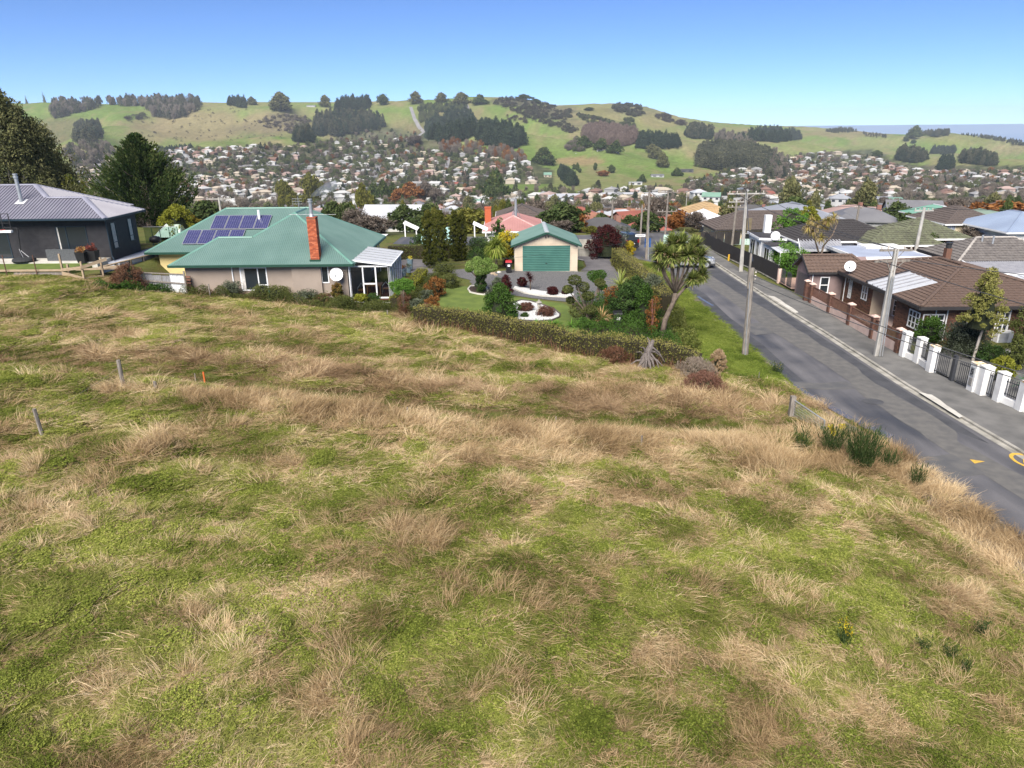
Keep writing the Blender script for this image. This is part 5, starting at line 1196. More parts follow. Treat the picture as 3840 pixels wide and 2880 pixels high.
# rosette plants: cabbage tree heads, flax
def rosette(rg,c,n,ln,wd,droop=1.0,down=.35):
 """arching strap leaves from a point: returns arrays for 3-segment blades"""
 a=rg.random(n)*2*math.pi;el=np.arcsin(np.clip(rg.uniform(-down,1,n),-1,1));L_=ln*rg.uniform(.75,1.1,n)
 d=np.stack([np.cos(a)*np.cos(el),np.sin(a)*np.cos(el),np.sin(el)],1);side=nrm(np.cross(d,np.array([0,0,1.0])+1e-3))
 P=[np.broadcast_to(c,(n,3)).copy()];cur=d.copy()
 for k in range(3):
  P.append(P[-1]+cur*(L_/3)[:,None]);cur=nrm(cur+np.array([0,0,-.38*droop])*(k+.6))
 W=[wd*.6,wd,wd*.8,.004]
 return P,side,W,rg.random(n)
def blades(name,sets,m):
 V=[];F=[];T=[];b=0
 for P,side,W,tone in sets:
  n=len(tone);ring=[]
  for p,w in zip(P,W):ring+=[p-side*w/2,p+side*w/2]
  R_=np.stack(ring,1);V.append(R_.reshape(-1,3));T.append(np.repeat(tone,8));i=(np.arange(n)*8+b)[:,None]
  for k in range(3):F.append(i+np.array([2*k,2*k+1,2*k+3,2*k+2]))
  b+=n*8
 V=np.concatenate(V);F=np.concatenate(F);T=np.concatenate(T);me=bpy.data.meshes.new(name)
 me.vertices.add(len(V));me.vertices.foreach_set('co',V.reshape(-1).astype(np.float32));me.loops.add(F.size);me.loops.foreach_set('vertex_index',F.reshape(-1).astype(np.int32))
 me.polygons.add(len(F));me.polygons.foreach_set('loop_start',np.arange(0,F.size,4,dtype=np.int32));me.update(calc_edges=True)
 a=me.attributes.new('tone','FLOAT','POINT');a.data.foreach_set('value',T.astype(np.float32));me.materials.append(m);return me
def strap_plant(name,label,cat,x,y,z,heads,m,wd=.05,nl=110,trunk=None,droop=1.0,down=.35,group=None,dead=False):
 t=thing(name,label,cat,(x,y,z),group)
 for i,(hx,hy,hz,ln)in enumerate(heads):
  o=lobj('crown' if cat=='tree' else 'leaves',blades('leaf_head',[rosette(rng,np.array([hx,hy,hz]),nl,ln,wd,droop,down)],m),t)
  if dead:
   P,s_,W,tn=rosette(rng,np.array([hx,hy,hz-.1]),40,ln*.9,wd,2.2,.9);lobj('dead_leaves',blades('dead_leaves',[(P,s_,W,tn)],L_straw),t)
 if trunk:
  for pts,rs in trunk:
   mb=MB();mb.tube([(x+p[0],y+p[1],z+p[2])for p in pts],rs,8);mb.build('trunk' if pts is trunk[0][0]else 'limb',M_bark,t,smooth=True)
 return t
x,y,z=GP(1862,1006,1.3);strap_plant('cabbage_tree','short trunked spiky palm-like plant with arching green leaves left of the garage','palm',x,y,z,[(0,0,1.95,1.45)],leafmat('strap_leaves',(.06,.095,.015),(.20,.26,.045),(.48,.50,.13)),.085,620,[([(0,0,-.1),(0,0,1.9)],[.12,.1])],1.0,.6)
# the big cabbage tree at the hedge corner
x,y,z=GP(2482,1262,1.3);x0c,y0c=x,y
def off_(px,py,dy=0):a=DP(px,py,y+dy);return(a[0]-x,dy,a[2]-z)
heads_px=[(2476,945,-.2,.8),(2474,985,.3,.75),(2522,912,.2,.8),(2516,965,-.5,.85),(2556,912,-.1,.85),(2578,955,-.4,.9),(2606,922,.3,.8),(2624,962,0,.85),(2548,945,.5,.8),(2598,1046,-.3,.65),(2630,1032,.1,.7)]
heads=[(*off_(a,b,c_),d_)for a,b,c_,d_ in heads_px]
j1=off_(2525,1134);j2=off_(2532,1098);j3=off_(2572,1075,.1);tr=[([(0,0,-.2),off_(2494,1200),off_(2512,1160),j1,j2],[.20,.17,.15,.14,.12])]
for h_ in heads:
 b_=j3 if h_[2]<j3[2]+1.2 else j2
 mid=((b_[0]+h_[0])/2+(h_[0]-b_[0])*.12,h_[1]*.5,b_[2]+(h_[2]-b_[2])*.45)
 tr.append(([b_,mid,(h_[0],h_[1],h_[2]-.05)],[.10,.075,.055]))
tr.append(([j1,off_(2545,1105),j3],[.12,.1,.09]))
low=[h_ for h_ in heads]
strap_plant('cabbage_tree','tall branching cabbage tree with many spiky leaf heads at the roadside hedge corner','tree',x,y,z,heads,L_cab,.08,360,tr,.25,.75,dead=True)
x,y,z=GP(2275,1212,1.3);
strap_plant('flax','tan and cream flax clump beside the black wheelie bin','flax plant',*GP(2255,1208,1.3),[(0,0,.05,1.3)],leafmat('tan_flax',(.20,.11,.05),(.42,.27,.12),(.62,.48,.28)),.07,70,None,.8,-.2)
strap_plant('flax','pale yellow-green flax clump near the driveway end of the tall hedge','flax plant',*GP(2325,1075,1.3),[(0,0,.05,1.5)],leafmat('yellow_flax',(.14,.18,.03),(.30,.36,.08),(.50,.52,.20)),.06,110,None,.7,-.1)
strap_plant('cordyline','small dark red spiky cordyline at the gravel edge','shrub',*GP(1989,1086,1.25),[(0,0,.85,.55),(-.15,.1,1.15,.5)],L_maroon,.035,90,[([(0,0,-.1),(0,0,.9)],[.05,.04]),([(0,0,.5),(-.15,.1,1.15)],[.04,.03])],.5,.3)
for k,(px,py,l)in enumerate([(1705,1190,'green strap-leaf clump at the hedge left end of the lawn'),(1760,1185,'green strap-leaf clump behind the hedge, second from the left'),(2040,1222,'green strap-leaf clump behind the hedge below the white stones'),(2170,1222,'strap-leaf clump behind the hedge right of the lawn')]):
 strap_plant('agapanthus',l,'plant',*GP(px,py,1.3),[(dx,dy,.05,.6)for dx,dy in((-.5,0),(0,.1),(.5,-.05),(.9,.1))],L_fresh,.05,45,None,1.2,-.05,group='agapanthus clumps behind the hedge')
def B(name,label,px,py,w,h,m,env='ball',k=40,per=24,leaf=.08,z=1.3,**kw):
 x,y,_=GP(px,py,z);return bush(name,label,kw.pop('cat','shrub'),x,y,H(x,y),w,h,m,env,k,per,leaf,**kw)
B('box_ball','round clipped maroon bush left of the cordyline on the gravel edge',1958,1076,.40,.85,L_maroon,leaf=.06,k=30,per=50,z0=.2,z=1.25)
B('low_shrub','low clipped maroon cushion bush on the upper white stone bed',2072,1100,.42,.62,L_maroon,leaf=.06,k=25,per=50,z0=.05,z=1.25)
B('low_shrub','small maroon bush at the right end of the upper white stones',2118,1098,.22,.4,L_maroon,leaf=.05,k=12,per=30,z0=.02,z=1.25)
B('clipped_mound','clipped brown-red mound on white stones nearest the rounded bush',1970,1162,.55,.55,leafmat('brownred_leaves',(.05,.025,.02),(.12,.06,.045),(.20,.11,.08)),leaf=.06,k=30,per=50,z0=0,z=1.25,stem=False)
B('clipped_mound','clipped brown-red mound in the middle of the white stone oval',2047,1180,.62,.60,MATS['brownred_leaves'],leaf=.06,k=36,per=55,z0=0,z=1.25,stem=False)
B('clipped_mound','small dark clipped mound at the lower edge of the white stone oval',1968,1187,.25,.3,L_dkgreen,leaf=.05,k=14,per=36,z0=0,z=1.25,stem=False)
B('conifer_bush','grey-green feathery conifer behind the rounded green bush',1865,1120,.75,1.7,L_grey,'fat',40,30,.1)
B('conifer_bush','purple-tinted bushy shrub behind the rounded green bush',1898,1110,.6,1.75,L_maroon,'fat',34,26,.09)
x,y,_=GP(2235,1210,1.3)
def cloud(name,label,px,py,padl,m,th=1.2):
 x,y,z=GP(px,py,1.3);t=thing(name,label,'shrub',(x,y,z));pc=[];mb=MB();mb.tube([(x,y,z-.1),(x+.05,y,z+th)],[.13,.09],7)
 for ax,ay,r in padl:
  p=DP(ax,ay,y+random.uniform(-.4,.4));pc.append((p[0]-x,p[1]-y,p[2]-z,r));mb.tube([(x,y,z+th*.6),(x+(p[0]-x)*.6,p[1],z+(p[2]-z)*.7),(p[0],p[1],p[2])],[.07,.05,.03],5)
 mb.build('trunk',M_bark,t);a=np.array(pc);lobj('foliage',cloud_leaves(rng,a[:,:3],a[:,3],900,.10,'foliage',m,tone_c=rng.uniform(.3,.8,len(a)),squash=.75,shell=.78),t)
cloud('cloud_pruned_shrub','dark cloud-pruned shrub with several pads left of the flax clump',2200,1212,[(2155,1050,.5),(2130,1085,.4),(2185,1075,.5),(2205,1110,.45),(2140,1125,.35),(2165,1165,.65),(2215,1160,.45),(2250,1060,.4)],L_olive)
cloud('topiary_shrub','clipped mushroom-shaped bright green topiary above the dark shrubs',2242,1120,[(2225,1032,.55),(2250,1030,.55),(2238,1040,.6),(2262,1075,.35)],L_green,1.5)
B('fern_tree','dark spreading feathery shrub above the wheelie bin',2345,1195,1.35,2.6,L_dkgreen,'dome',90,36,.13,z0=.9,cr=.22)
B('tall_shrub','tall dark green shrub right of the wheelie bin',2415,1215,1.0,2.9,L_green,'fat',80,34,.10,ns=6)
B('tall_shrub','bushy grey-green shrub behind the tall dark shrub at the hedge',2440,1120,1.5,2.1,L_grey,'dome',80,34,.10)
B('tall_shrub','dense dark shrub between the flax and the tall hedge',2380,1130,1.1,2.2,L_dkgreen,'fat',70,34,.10)
B('red_twig_shrub','bare red-stemmed shrub with a few rust leaves beside the cabbage tree',2445,1248,.6,2.6,L_rust,'vase',26,12,.08,ns=9,trunk_m=mat('red_bark',(.28,.12,.09),(.18,.08,.06),.9,5),trunk_h=1.9)
B('rust_shrub','rust and green leafed shrub left of the tall hedge shrubs',2300,1150,.8,1.7,L_rust,'ball',40,20,.09)
for px,py,w,h,m,l in[(1635,1110,.85,1.5,L_rust,'rusty hydrangea bush in the bed beside the lawn'),(1690,1075,.8,1.0,L_olive,'olive mounded shrub left of the cloud-pruned shrub'),(1665,1035,1.0,1.2,L_olive,'rounded green shrub at the head of the garden bed'),
(1600,1130,.6,.9,L_grey,'grey-green low shrub beside the yellow-green hedge'),(1570,1165,.6,.8,L_grey,'dark grey-green cushion by the pale boulders'),(1625,1170,.55,1.1,L_rust,'rust-leaved azalea at the lawn edge'),
(1600,1195,.5,.9,L_brush,'bare brown twiggy shrub at the lawn corner'),(1725,965,.4,.6,L_green,'small round shrub at the foot of the slim conifers'),(1790,990,1.0,1.5,L_dkgreen,'dark shrub behind the path, left of the palm-like plant'),
(1800,960,1.5,1.9,L_dkgreen,'dense dark green shrub in front of the pink-roofed house'),(1660,945,1.4,2.3,L_dkgreen,'dark bushy shrub in front of the aqua shed'),(1575,950,.9,2.0,L_dkgreen,'dark shrub left of the column conifers')]:
 B('garden_shrub',l,px,py,w,h,m,'ball',int(50*w*h+20),28,.09,z0=.05)
B('golden_shrub','bright golden shrub peeping out right of the palm-like plant',1905,985,1.2,3.1,L_gold,'ball',60,26,.12,z0=.8);B('conifer','green pointed conifer behind the palm-like plant',1870,960,1.45,4.4,L_green,'cone',110,30,.13,cat='tree',z0=.2,cr=.2)
B('rose_bush','reddish plant at the garage corner behind the red-lidded bin',1900,1000,.35,.8,L_maroon,k=20,per=14)
B('potted_tree','small lollipop tree with red-tinted leaves against the taupe wall',1270,1153,.42,1.7,leafmat('redgreen_leaves',(.05,.045,.015),(.11,.10,.025),(.25,.11,.05)),'ball',34,22,.12,z0=.65,z=1.2,ns=1,trunk_h=.6)
B('topiary_shrub','clipped pale green shrub at the conservatory corner',1513,1160,.85,2.3,L_fresh,'ball',46,60,.07,z0=1.25,ns=6,trunk_h=1.3,squash=.8)
B('bare_shrub','tangle of bare brown branches below the clipped pale shrub',1518,1195,.6,1.6,L_brush,'vase',30,12,.05,ns=12,trunk_h=1.4)
B('rosemary','dark upright rosemary below the conservatory',1400,1150,.62,1.05,L_dkgreen,'ball',46,40,.09,up=1.4,narrow=.25,z0=.05)
B('small_tree','small yellow-green standard shrub below the conservatory',1360,1162,.42,1.15,L_ylw,'ball',26,20,.1,z0=.75,ns=1,trunk_h=.8)
B('garden_shrub','low dark shrubs at the foot of the taupe wall below the dish',1290,1162,.9,.9,L_olive,'ball',50,26,.08,z0=0)
for px,w,h,m,l in[(985,.9,1.1,L_olive,'scraggly climbing rose under the wide window'),(1040,1.2,1.0,L_olive,'leafy bramble right of the green fence sheet'),(870,.8,1.2,L_grey,'thin rose bush on the wire at the wall left of the window'),(1150,.9,1.0,L_grey,'scruffy pale bush between the two narrow windows'),(1215,.7,.8,L_brush,'brown scrub under the second narrow window')]:
 x,y,_=DP(px,1120,52.3);bush('rose_bush',l,'shrub',x,y,H(x,y),w,h,m,'ball',36,16,.08,z0=.05)
x,y,_=DP(480,1045,51.0);bush('dead_shrub','brown dried-out bush in front of the white retaining wall','shrub',x,y,H(x,y),1.3,1.75,L_brush,'dome',120,46,.07,z0=0,cr=.22,ns=10)
# ---- large trees behind the houses
def spraytree(name,label,x,y,z,Ht,rad,m,nb=420,per=52,up=.9,leaf=.30):
 """macrocarpa: drooping-then-rising branch sprays, ragged outline"""
 t=thing(name,label,'tree',(x,y,z));tt=rng.random(nb)**.85;a=rng.random(nb)*6.283;hgt=Ht*(.02+.96*tt)
 Rr=rad*np.minimum(1.0,(1.03-tt)**1.0*1.15)*(.8+.4*vnoise(a*2,tt*6))*rng.uniform(.75,1.1,nb)
 s=np.linspace(.25,1,per);idx=np.repeat(np.arange(nb),per);sv=np.tile(s,nb)+rng.normal(0,.03,nb*per)
 n=nb*per;r=Rr[idx]*sv;rise=(sv**2)*Rr[idx]*.62*up-.12*Rr[idx]*sv
 wob=rng.normal(0,1,(n,3))*(.11+.035*rad*(1-sv)[:,None])*np.array([1,1,.55])
 C=np.stack([r*np.cos(a[idx]),r*np.sin(a[idx]),hgt[idx]*.93+rise],1)+wob
 D=nrm(np.stack([np.cos(a[idx]),np.sin(a[idx]),.35+sv*.8],1)+rng.normal(0,.35,(n,3)));U=nrm(np.cross(D,rdir(rng,n)))
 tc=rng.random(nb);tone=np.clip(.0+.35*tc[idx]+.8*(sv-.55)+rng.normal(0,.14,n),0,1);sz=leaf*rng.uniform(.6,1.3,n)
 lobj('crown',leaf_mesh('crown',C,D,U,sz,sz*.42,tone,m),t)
 mb=MB();mb.tube([(x,y,z-.5),(x,y,z+Ht*.5),(x,y,z+Ht*.92)],[.5,.3,.05],8)
 for k in range(26):q=random.random();an=random.random()*6.28;rr=rad*(1-q)*.75;zz=z+Ht*(.1+.8*q);mb.tube([(x,y,zz),(x+rr*.6*math.cos(an),y+rr*.6*math.sin(an),zz+.1*rr),(x+rr*math.cos(an),y+rr*math.sin(an),zz+.45*rr)],[.14,.08,.02],5)
 mb.build('trunk',M_bark,t);return t
x,y,_=DP(560,820,92);zt_=DP(560,470,92)[2];z=H(x,y);spraytree('macrocarpa','big dark macrocarpa with upswept ragged branches between the two left houses',x,y,z,zt_-z,6.7,L_cyp,560,84,1.15,.36)
def eucalypt(name,label,px,top,Y,w,m=L_euc,k=220,per=60,leaf=.24,env='fat',grp=None,z0f=.15):
 x,_,_=DP(px,700,Y);z=H(x,Y);Ht=DP(px,top,Y)[2]-z;t=thing(name,label,'tree',(x,Y,z),grp)
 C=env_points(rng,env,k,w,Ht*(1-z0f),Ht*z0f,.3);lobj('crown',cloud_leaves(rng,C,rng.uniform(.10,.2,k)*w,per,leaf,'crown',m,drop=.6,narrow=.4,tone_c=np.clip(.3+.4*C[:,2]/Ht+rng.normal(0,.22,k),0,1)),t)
 mb=MB()
 for j in range(7):an=j*.9;mb.tube([(x+.3*math.cos(an),Y+.3*math.sin(an),z-.3),(x+w*.3*math.cos(an),Y+w*.3*math.sin(an),z+Ht*.45),(x+w*.4*math.cos(an),Y+w*.4*math.sin(an),z+Ht*.62)],[.28,.17,.05],6)
 mb.build('trunk',M_barkpale,t)
eucalypt('eucalyptus','huge eucalyptus filling the left edge behind the black house',40,338,98,7.5,k=380,per=110,leaf=.42)
eucalypt('eucalyptus','second large eucalyptus right behind the biggest one at the left edge',170,470,108,6.0,k=240,per=90,leaf=.40)
eucalypt('conifer','dark pointed conifer between eucalyptus and macrocarpa',225,490,120,2.9,L_cyp,160,90,.36,'cone')
eucalypt('shelter_tree','yellow-green young tree left of the macrocarpa base',265,655,100,2.2,L_ylw,70,50,.2,'fat');eucalypt('shelter_tree','yellow-green young tree behind the black roof, second from left',310,675,102,2.2,L_ylw,70,50,.2,'fat');eucalypt('shelter_tree','olive young tree at the foot of the macrocarpa',355,690,98,2.3,L_olive,70,50,.2,'fat')
x,y,_=DP(672,850,74);bush('yellow_shrub','large rounded yellow-green shrub behind the green roof, left end','shrub',x,y,H(x,y)-.3,2.1,DP(672,778,74)[2]-H(x,y)+.4,L_ylw,'dome',130,60,.16,z0=.1,cr=.2)
x,y,_=DP(725,860,75);bush('yellow_shrub','smaller darker yellow shrub right of the large rounded one','shrub',x,y,H(x,y)-.3,1.3,DP(725,815,75)[2]-H(x,y)+.4,leafmat('ochre_leaves',(.06,.05,.01),(.15,.12,.02),(.25,.2,.04)),'dome',80,50,.15,z0=.1,cr=.2)
# low ground cover filling the garden beds
def cover(name,label,poly,n,h,m,leaf=.1,dz=.05):
 xs=[p[0]for p in poly];ys=[p[1]for p in poly];X=rng.uniform(min(xs),max(xs),n*3);Y=rng.uniform(min(ys),max(ys),n*3);k=inpoly(X,Y,poly);X=X[k][:n];Y=Y[k][:n];hh=h*np.clip(vnoise(X*1.7+5,Y*1.7)*1.8-.25,.05,1.2)
 C=np.stack([X,Y,height(X,Y)+dz+hh*rng.random(len(X))**.4],1);D=nrm(rdir(rng,len(X))+np.array([0,0,.5]));U=nrm(np.cross(D,rdir(rng,len(X))));s=leaf*rng.uniform(.6,1.4,len(X))
 tn=vnoise(X*1.3,Y*1.3+8)*.5+rng.random(len(X))*.45;o=lobj(name,leaf_mesh(name,C,D,U,s,s*.5,tn,m),kind='stuff');o['label']=label
cover('bed_ground_cover','mixed low plants filling the shrub bed right of the lawn',[(4.2,43.2),(5.2,50),(4.8,53),(7.2,53.6),(9.4,55.5),(10.6,50),(10.3,40.3),(6,42)],26000,.9,L_green,.10)
cover('bed_ground_cover','mixed rusty low plants in the long bed left of the lawn',[(-6.4,48),(-8.2,49.5),(-8.0,56),(-7.2,63),(-5.6,63.6),(-4.6,60.2),(-5.9,58.6),(-6.2,53)],16000,.7,L_olive,.09)
cover('bank_growth','rank grass and scrub on the bank between tall hedge and verge',[(10.4,40),(11.3,50),(11.5,58),(11.2,68),(12.0,68),(12.5,58),(12.2,48),(11.6,41)],18000,.9,leafmat('rank_grass',(.05,.07,.015),(.14,.16,.04),(.28,.28,.10)),.12)
cover('house_foot_weeds','green bramble and weeds along the foot of the taupe house wall',[(-24.6,51.0),(-24.6,52.8),(-12,52.9),(-8,51.6),(-7.6,49.2),(-12,49.6),(-18,51)],26000,.8,L_olive,.09)
cover('house_corner_weeds','long green grass at the retaining wall foot',[(-29,48.2),(-24.6,50.6),(-24.6,51.6),(-28.4,51.6)],6000,.6,L_green,.12)
# =================================================================== RIGHT SIDE OF THE ROAD
M_tile=mat('brown_roof_tile',(0.125,0.085,0.066),(0.09,0.062,0.05),.8,6,5,.3,40)
M_tiled=mat('dark_roof_tile',(0.050,0.046,0.046),(0.035,0.032,0.033),.8,6,5,.3,40)
M_tileg=mat('grey_roof_tile',(0.155,0.14,0.13),(0.10,0.09,0.085),.85,3,6,.3,40)
M_tilegn=mat('mossy_green_tile',(0.13,0.14,0.085),(0.085,0.085,0.06),.85,3,6,.3,40)
M_tilebr=mat('brown_grey_tile',(0.105,0.085,0.075),(0.075,0.06,0.055),.85,4,6,.3,40)
M_bb=[mat('brown_brick',(0.155,0.078,0.052),(0.115,0.058,0.04),.9,14,3),mat('brown_brick_dark',(0.105,0.054,0.038),(0.08,0.042,0.03),.9,14,3),mat('brown_brick_red',(0.19,0.085,0.055),(0.15,0.07,0.045),.9,14,3)]
M_mort2=mat('brown_mortar',(0.10,0.075,0.06),(0.08,0.06,0.05),.95)
M_mauve=mat('mauve_painted_block',(0.235,0.17,0.165),(0.20,0.145,0.14),.85,2,4,.3,12)
M_pink=mat('pink_render',(0.62,0.46,0.39),(0.52,0.38,0.32),.9,2,5,.2)
M_wr=mat('white_render',(0.74,0.73,0.71),(0.60,0.59,0.57),.85,1.5,5,.2)
M_lichen=mat('orange_lichen',(0.55,0.33,0.10),(0.7,0.68,0.62),.9,6,4)
M_dkf=mat('dark_fascia',(0.04,0.037,0.038),None,.5)
bk=thing('brown_brick_house','brown brick house with brown tiled hip roof and attached mauve garage across the road','house',(30,50,.8))
ZB=2.85;HX0,HX1,HY0,HY1=26.38,38.5,44.28,59.4
pl,rd=hip_planes(HX0,HX1,HY0,HY1,ZB,14.1)
zR=4.37;pl=dict(front=[(HX0,HY0,ZB),(HX1,HY0,ZB),(32.44,50.34,zR)],left=[(HX0,HY1,ZB),(HX0,HY0,ZB),(32.44,50.34,zR),(32.44,53.35,zR)],right=[(HX1,HY0,ZB),(HX1,HY1,ZB),(32.44,53.35,zR),(32.44,50.34,zR)],back=[(HX1,HY1,ZB),(HX0,HY1,ZB),(32.44,53.35,zR)])
tiles(pl['left'],M_tile,bk,170);tiles(pl['front'],M_tile,bk,110);tiles(pl['right'],M_tile,bk);tiles(pl['back'],M_tile,bk)
tilecaps(bk,[((HX0,HY0,ZB+.03),(32.44,50.34,zR+.03)),((32.44,50.34,zR+.03),(32.44,53.35,zR+.03)),((HX1,HY0,ZB+.03),(32.44,50.34,zR+.03)),((HX0,HY1,ZB+.03),(32.44,53.35,zR+.03))],M_tile)
gutters(bk,[(HX0-.05,HY1),(HX0-.05,HY0-.05),(HX1,HY0-.05)],M_dkf,ZB-.08,.12,.2)
mb=MB();mb.poly([(HX0+.02,HY0+.02,ZB-.12),(HX0+.02,HY1,ZB-.12),(HX1,HY1,ZB-.12),(HX1,HY0+.02,ZB-.12)]);mb.build('soffit',M_dkf,bk)
WX,WY=26.95,44.85;zf=.3;zt=ZB-.12
boxes('wall',M_mort2,bk,(WX,28.4,WY,48.2,zf,zt),(28.4,38,WY,58.9,zf,zt),(WX,28.4,51.6,58.9,zf,zt))
fX=lambda px:DP(px,1200,WY)[0]
fw=[(WX+.02,fX(3540),1.0,2.25),(fX(3626),fX(3657),1.05,2.2),(fX(3744),fX(3782),1.05,2.35)]
lw=[(45.1,46.4,1.05,2.25),(54.9,55.35,.95,2.55),(52.35,53.2,1.35,2.45)]
bricks(bk,'-y',WY,WX,38,.35,zt,M_bb,fw,n_ind=150);bricks(bk,'-x',WX,WY,48.2,.35,zt,M_bb,lw,n_ind=120);bricks(bk,'-x',WX,51.6,56.4,.35,zt,M_bb,lw)
mb_=None
window(bk,'-y',WY,*fw[0][:2],*fw[0][2:],M_white,M_glass,(.34,.68),((.66,.68,1),(.33,.68,1)),.07,.05,'white corner window with small panes and brown curtain',curtain=([(.0,.33)],mat('brown_curtain',(.13,.06,.03),(.08,.04,.02),.9,12)))
for w_ in fw[1:]:window(bk,'-y',WY,*w_,M_white,M_glass,(.5,),(.33,.66),.07,.05)
window(bk,'-x',WX,*lw[0],M_white,M_glass,(.33,.66),(.33,.66),.07,.05);window(bk,'-x',WX,*lw[1],M_white,M_glass,(.5,),(.2,.4,.6,.8),.06,.05);window(bk,'-x',WX,*lw[2],M_white,M_glass,(.5,),(.5,),.07,.05)
boards(bk,'-y',51.6,WX,28.4,.4,zt,M_cream,.16,name='weatherboard');boxes('entry_wall',M_cream,bk,(WX+.2,28.4,51.6+.001,51.68,.3,zt),(28.37,28.4,48.3,51.6,.3,zt))
dr=boxes('door',M_white,bk,(28.31,28.37,49.7,51.0,.55,2.55))
for k in range(3):
 for j in range(5):boxes('pane',M_glass,dr,(28.295,28.31,49.78+k*.39,50.12+k*.39,.66+j*.37,.98+j*.37))
 # translucent porch roof strips let into the tile plane
def onleft(x,y,l):return(x,y,ZB+(x-HX0)*(zR-ZB)/6.06+l)
for k in range(5):
 y0=47.95+k*.72;mb=MB();mb.add([onleft(HX0-.02,y0,.10),onleft(HX0+3.0,y0,.10),onleft(HX0+3.0,y0+.6,.10),onleft(HX0-.02,y0+.6,.10),onleft(HX0-.02,y0,.06),onleft(HX0+3.0,y0,.06),onleft(HX0+3.0,y0+.6,.06),onleft(HX0-.02,y0+.6,.06)],[(3,2,1,0),(4,5,6,7),(0,1,5,4),(2,3,7,6),(3,0,4,7),(1,2,6,5)]);mb.build('porch_roof_sheet',M_poly,bk)
 mb=MB();mb.beam(onleft(HX0,y0+.66,.11),onleft(HX0+3.0,y0+.66,.11),.09,.1);mb.build('porch_rafter',mat('grey_rafter',(.30,.30,.32),None,.5),bk)
mb=MB();mb.beam(onleft(HX0,51.7,.12),onleft(HX0+3.1,51.7,.12),.14,.12);mb.build('porch_rafter',M_dkf,bk)
boxes('porch_floor',M_pink,bk,(25.6,28.3,48.3,51.6,.2,.5));boxes('porch_step',M_pink,bk,(25.0,25.6,48.6,51.2,.2,.36))
# garage wing: gable towards the road
GX0,GX1,GY0,GY1,GZ,GR=23.95,29.2,56.35,59.7,2.75,3.83
gym=(GY0+GY1)/2
tiles([(GX0,GY0,GZ),(GX1,GY0,GZ),(GX1-1.2,gym,GR),(GX0,gym,GR)],M_tile,bk,60);tiles([(GX1,GY1,GZ),(GX0,GY1,GZ),(GX0,gym,GR),(GX1-1.2,gym,GR)],M_tile,bk)
tilecaps(bk,[((GX0,gym,GR+.03),(GX1-1.2,gym,GR+.03)),((GX1,GY0,GZ+.03),(GX1-1.2,gym,GR+.03))],M_tile)
mb=MB();wx0=GX0+.32;mb.box(wx0,GX1,GY0+.3,GY1-.3,.2,GZ);mb.add([(wx0,GY0+.3,GZ),(wx0,GY1-.3,GZ),(wx0,gym,GR-.12),(GX1,GY0+.3,GZ),(GX1,GY1-.3,GZ),(GX1,gym,GR-.12)],[(0,1,2),(5,4,3),(0,2,5,3),(1,4,5,2)]);mb.build('garage_wall',M_mauve,bk)
for a_,b_ in(((GX0-.02,GY0-.02,GZ-.05),(GX0-.02,gym,GR)),((GX0-.02,GY1+.02,GZ-.05),(GX0-.02,gym,GR+.005))):mb=MB();mb.beam(a_,b_,.06,.18);mb.build('bargeboard',M_dkf,bk)
gutters(bk,[(GX0+.02,GY0-.04),(HX0,GY0-.04)],M_dkf,GZ-.06,.1,.16)
mb=MB();n=16;d0,d1=gym-1.05,gym+.95
for k in range(n):za=.55+1.85*k/n;zb=.55+1.85*(k+1)/n;mb.poly([(wx0-.02,d0,za),(wx0-.02,d1,za),(wx0-.06,d1,(za+zb)/2),(wx0-.06,d0,(za+zb)/2)]);mb.poly([(wx0-.06,d0,(za+zb)/2),(wx0-.06,d1,(za+zb)/2),(wx0-.02,d1,zb),(wx0-.02,d0,zb)])
mb.build('garage_door',mat('brown_roller_door',(.12,.095,.085),(.10,.08,.07),.5),bk)
window(bk,'-y',GY0+.3,DP(3072,1080,56.6)[0],DP(3107,1080,56.6)[0],1.0,2.35,M_white,M_glass,(),(.5,),.08,.05)
for x_,y_ in((24.45,56.6),(26.86,56.0)):mb=MB();mb.tube([(x_,y_-.05,GZ-.1),(x_,y_-.05,.5)],.04,6);mb.build('downpipe',M_white,bk)
dx_=DP(3204,1005,54.6);dish(bk,26.5,54.8,dx_[2]+.1,.42,MATS['dish_white'],M_alu,(-.6,-1,.35),1.3)
mb=MB();mb.tube([(27.75+10*0,44.78,2.6),(27.75,44.78,.4)],.03,6)
for px in(3545,3732,3780):xx=fX(px);mb.tube([(xx,44.76,ZB-.15),(xx+.02,44.76,.4)],.04,6)
mb.build('downpipe',M_white,bk)
ap=DP(3752,1300,44.5);hp=boxes('heat_pump',M_white,bk,(ap[0]-.55,ap[0]+.45,44.2,44.6,.35,1.2));mb=MB();mb.lathe(0,0,[(0,0),(.3,0)],14)
mb=MB();
for k in range(8):mb.box(ap[0]-.45,ap[0]+.15,44.175,44.195,.45+k*.085,.49+k*.085)
mb.build('grille',M_alu,hp);boxes('base_wall',M_pink,bk,(33.8,38.1,44.7,44.84,.2,1.1))
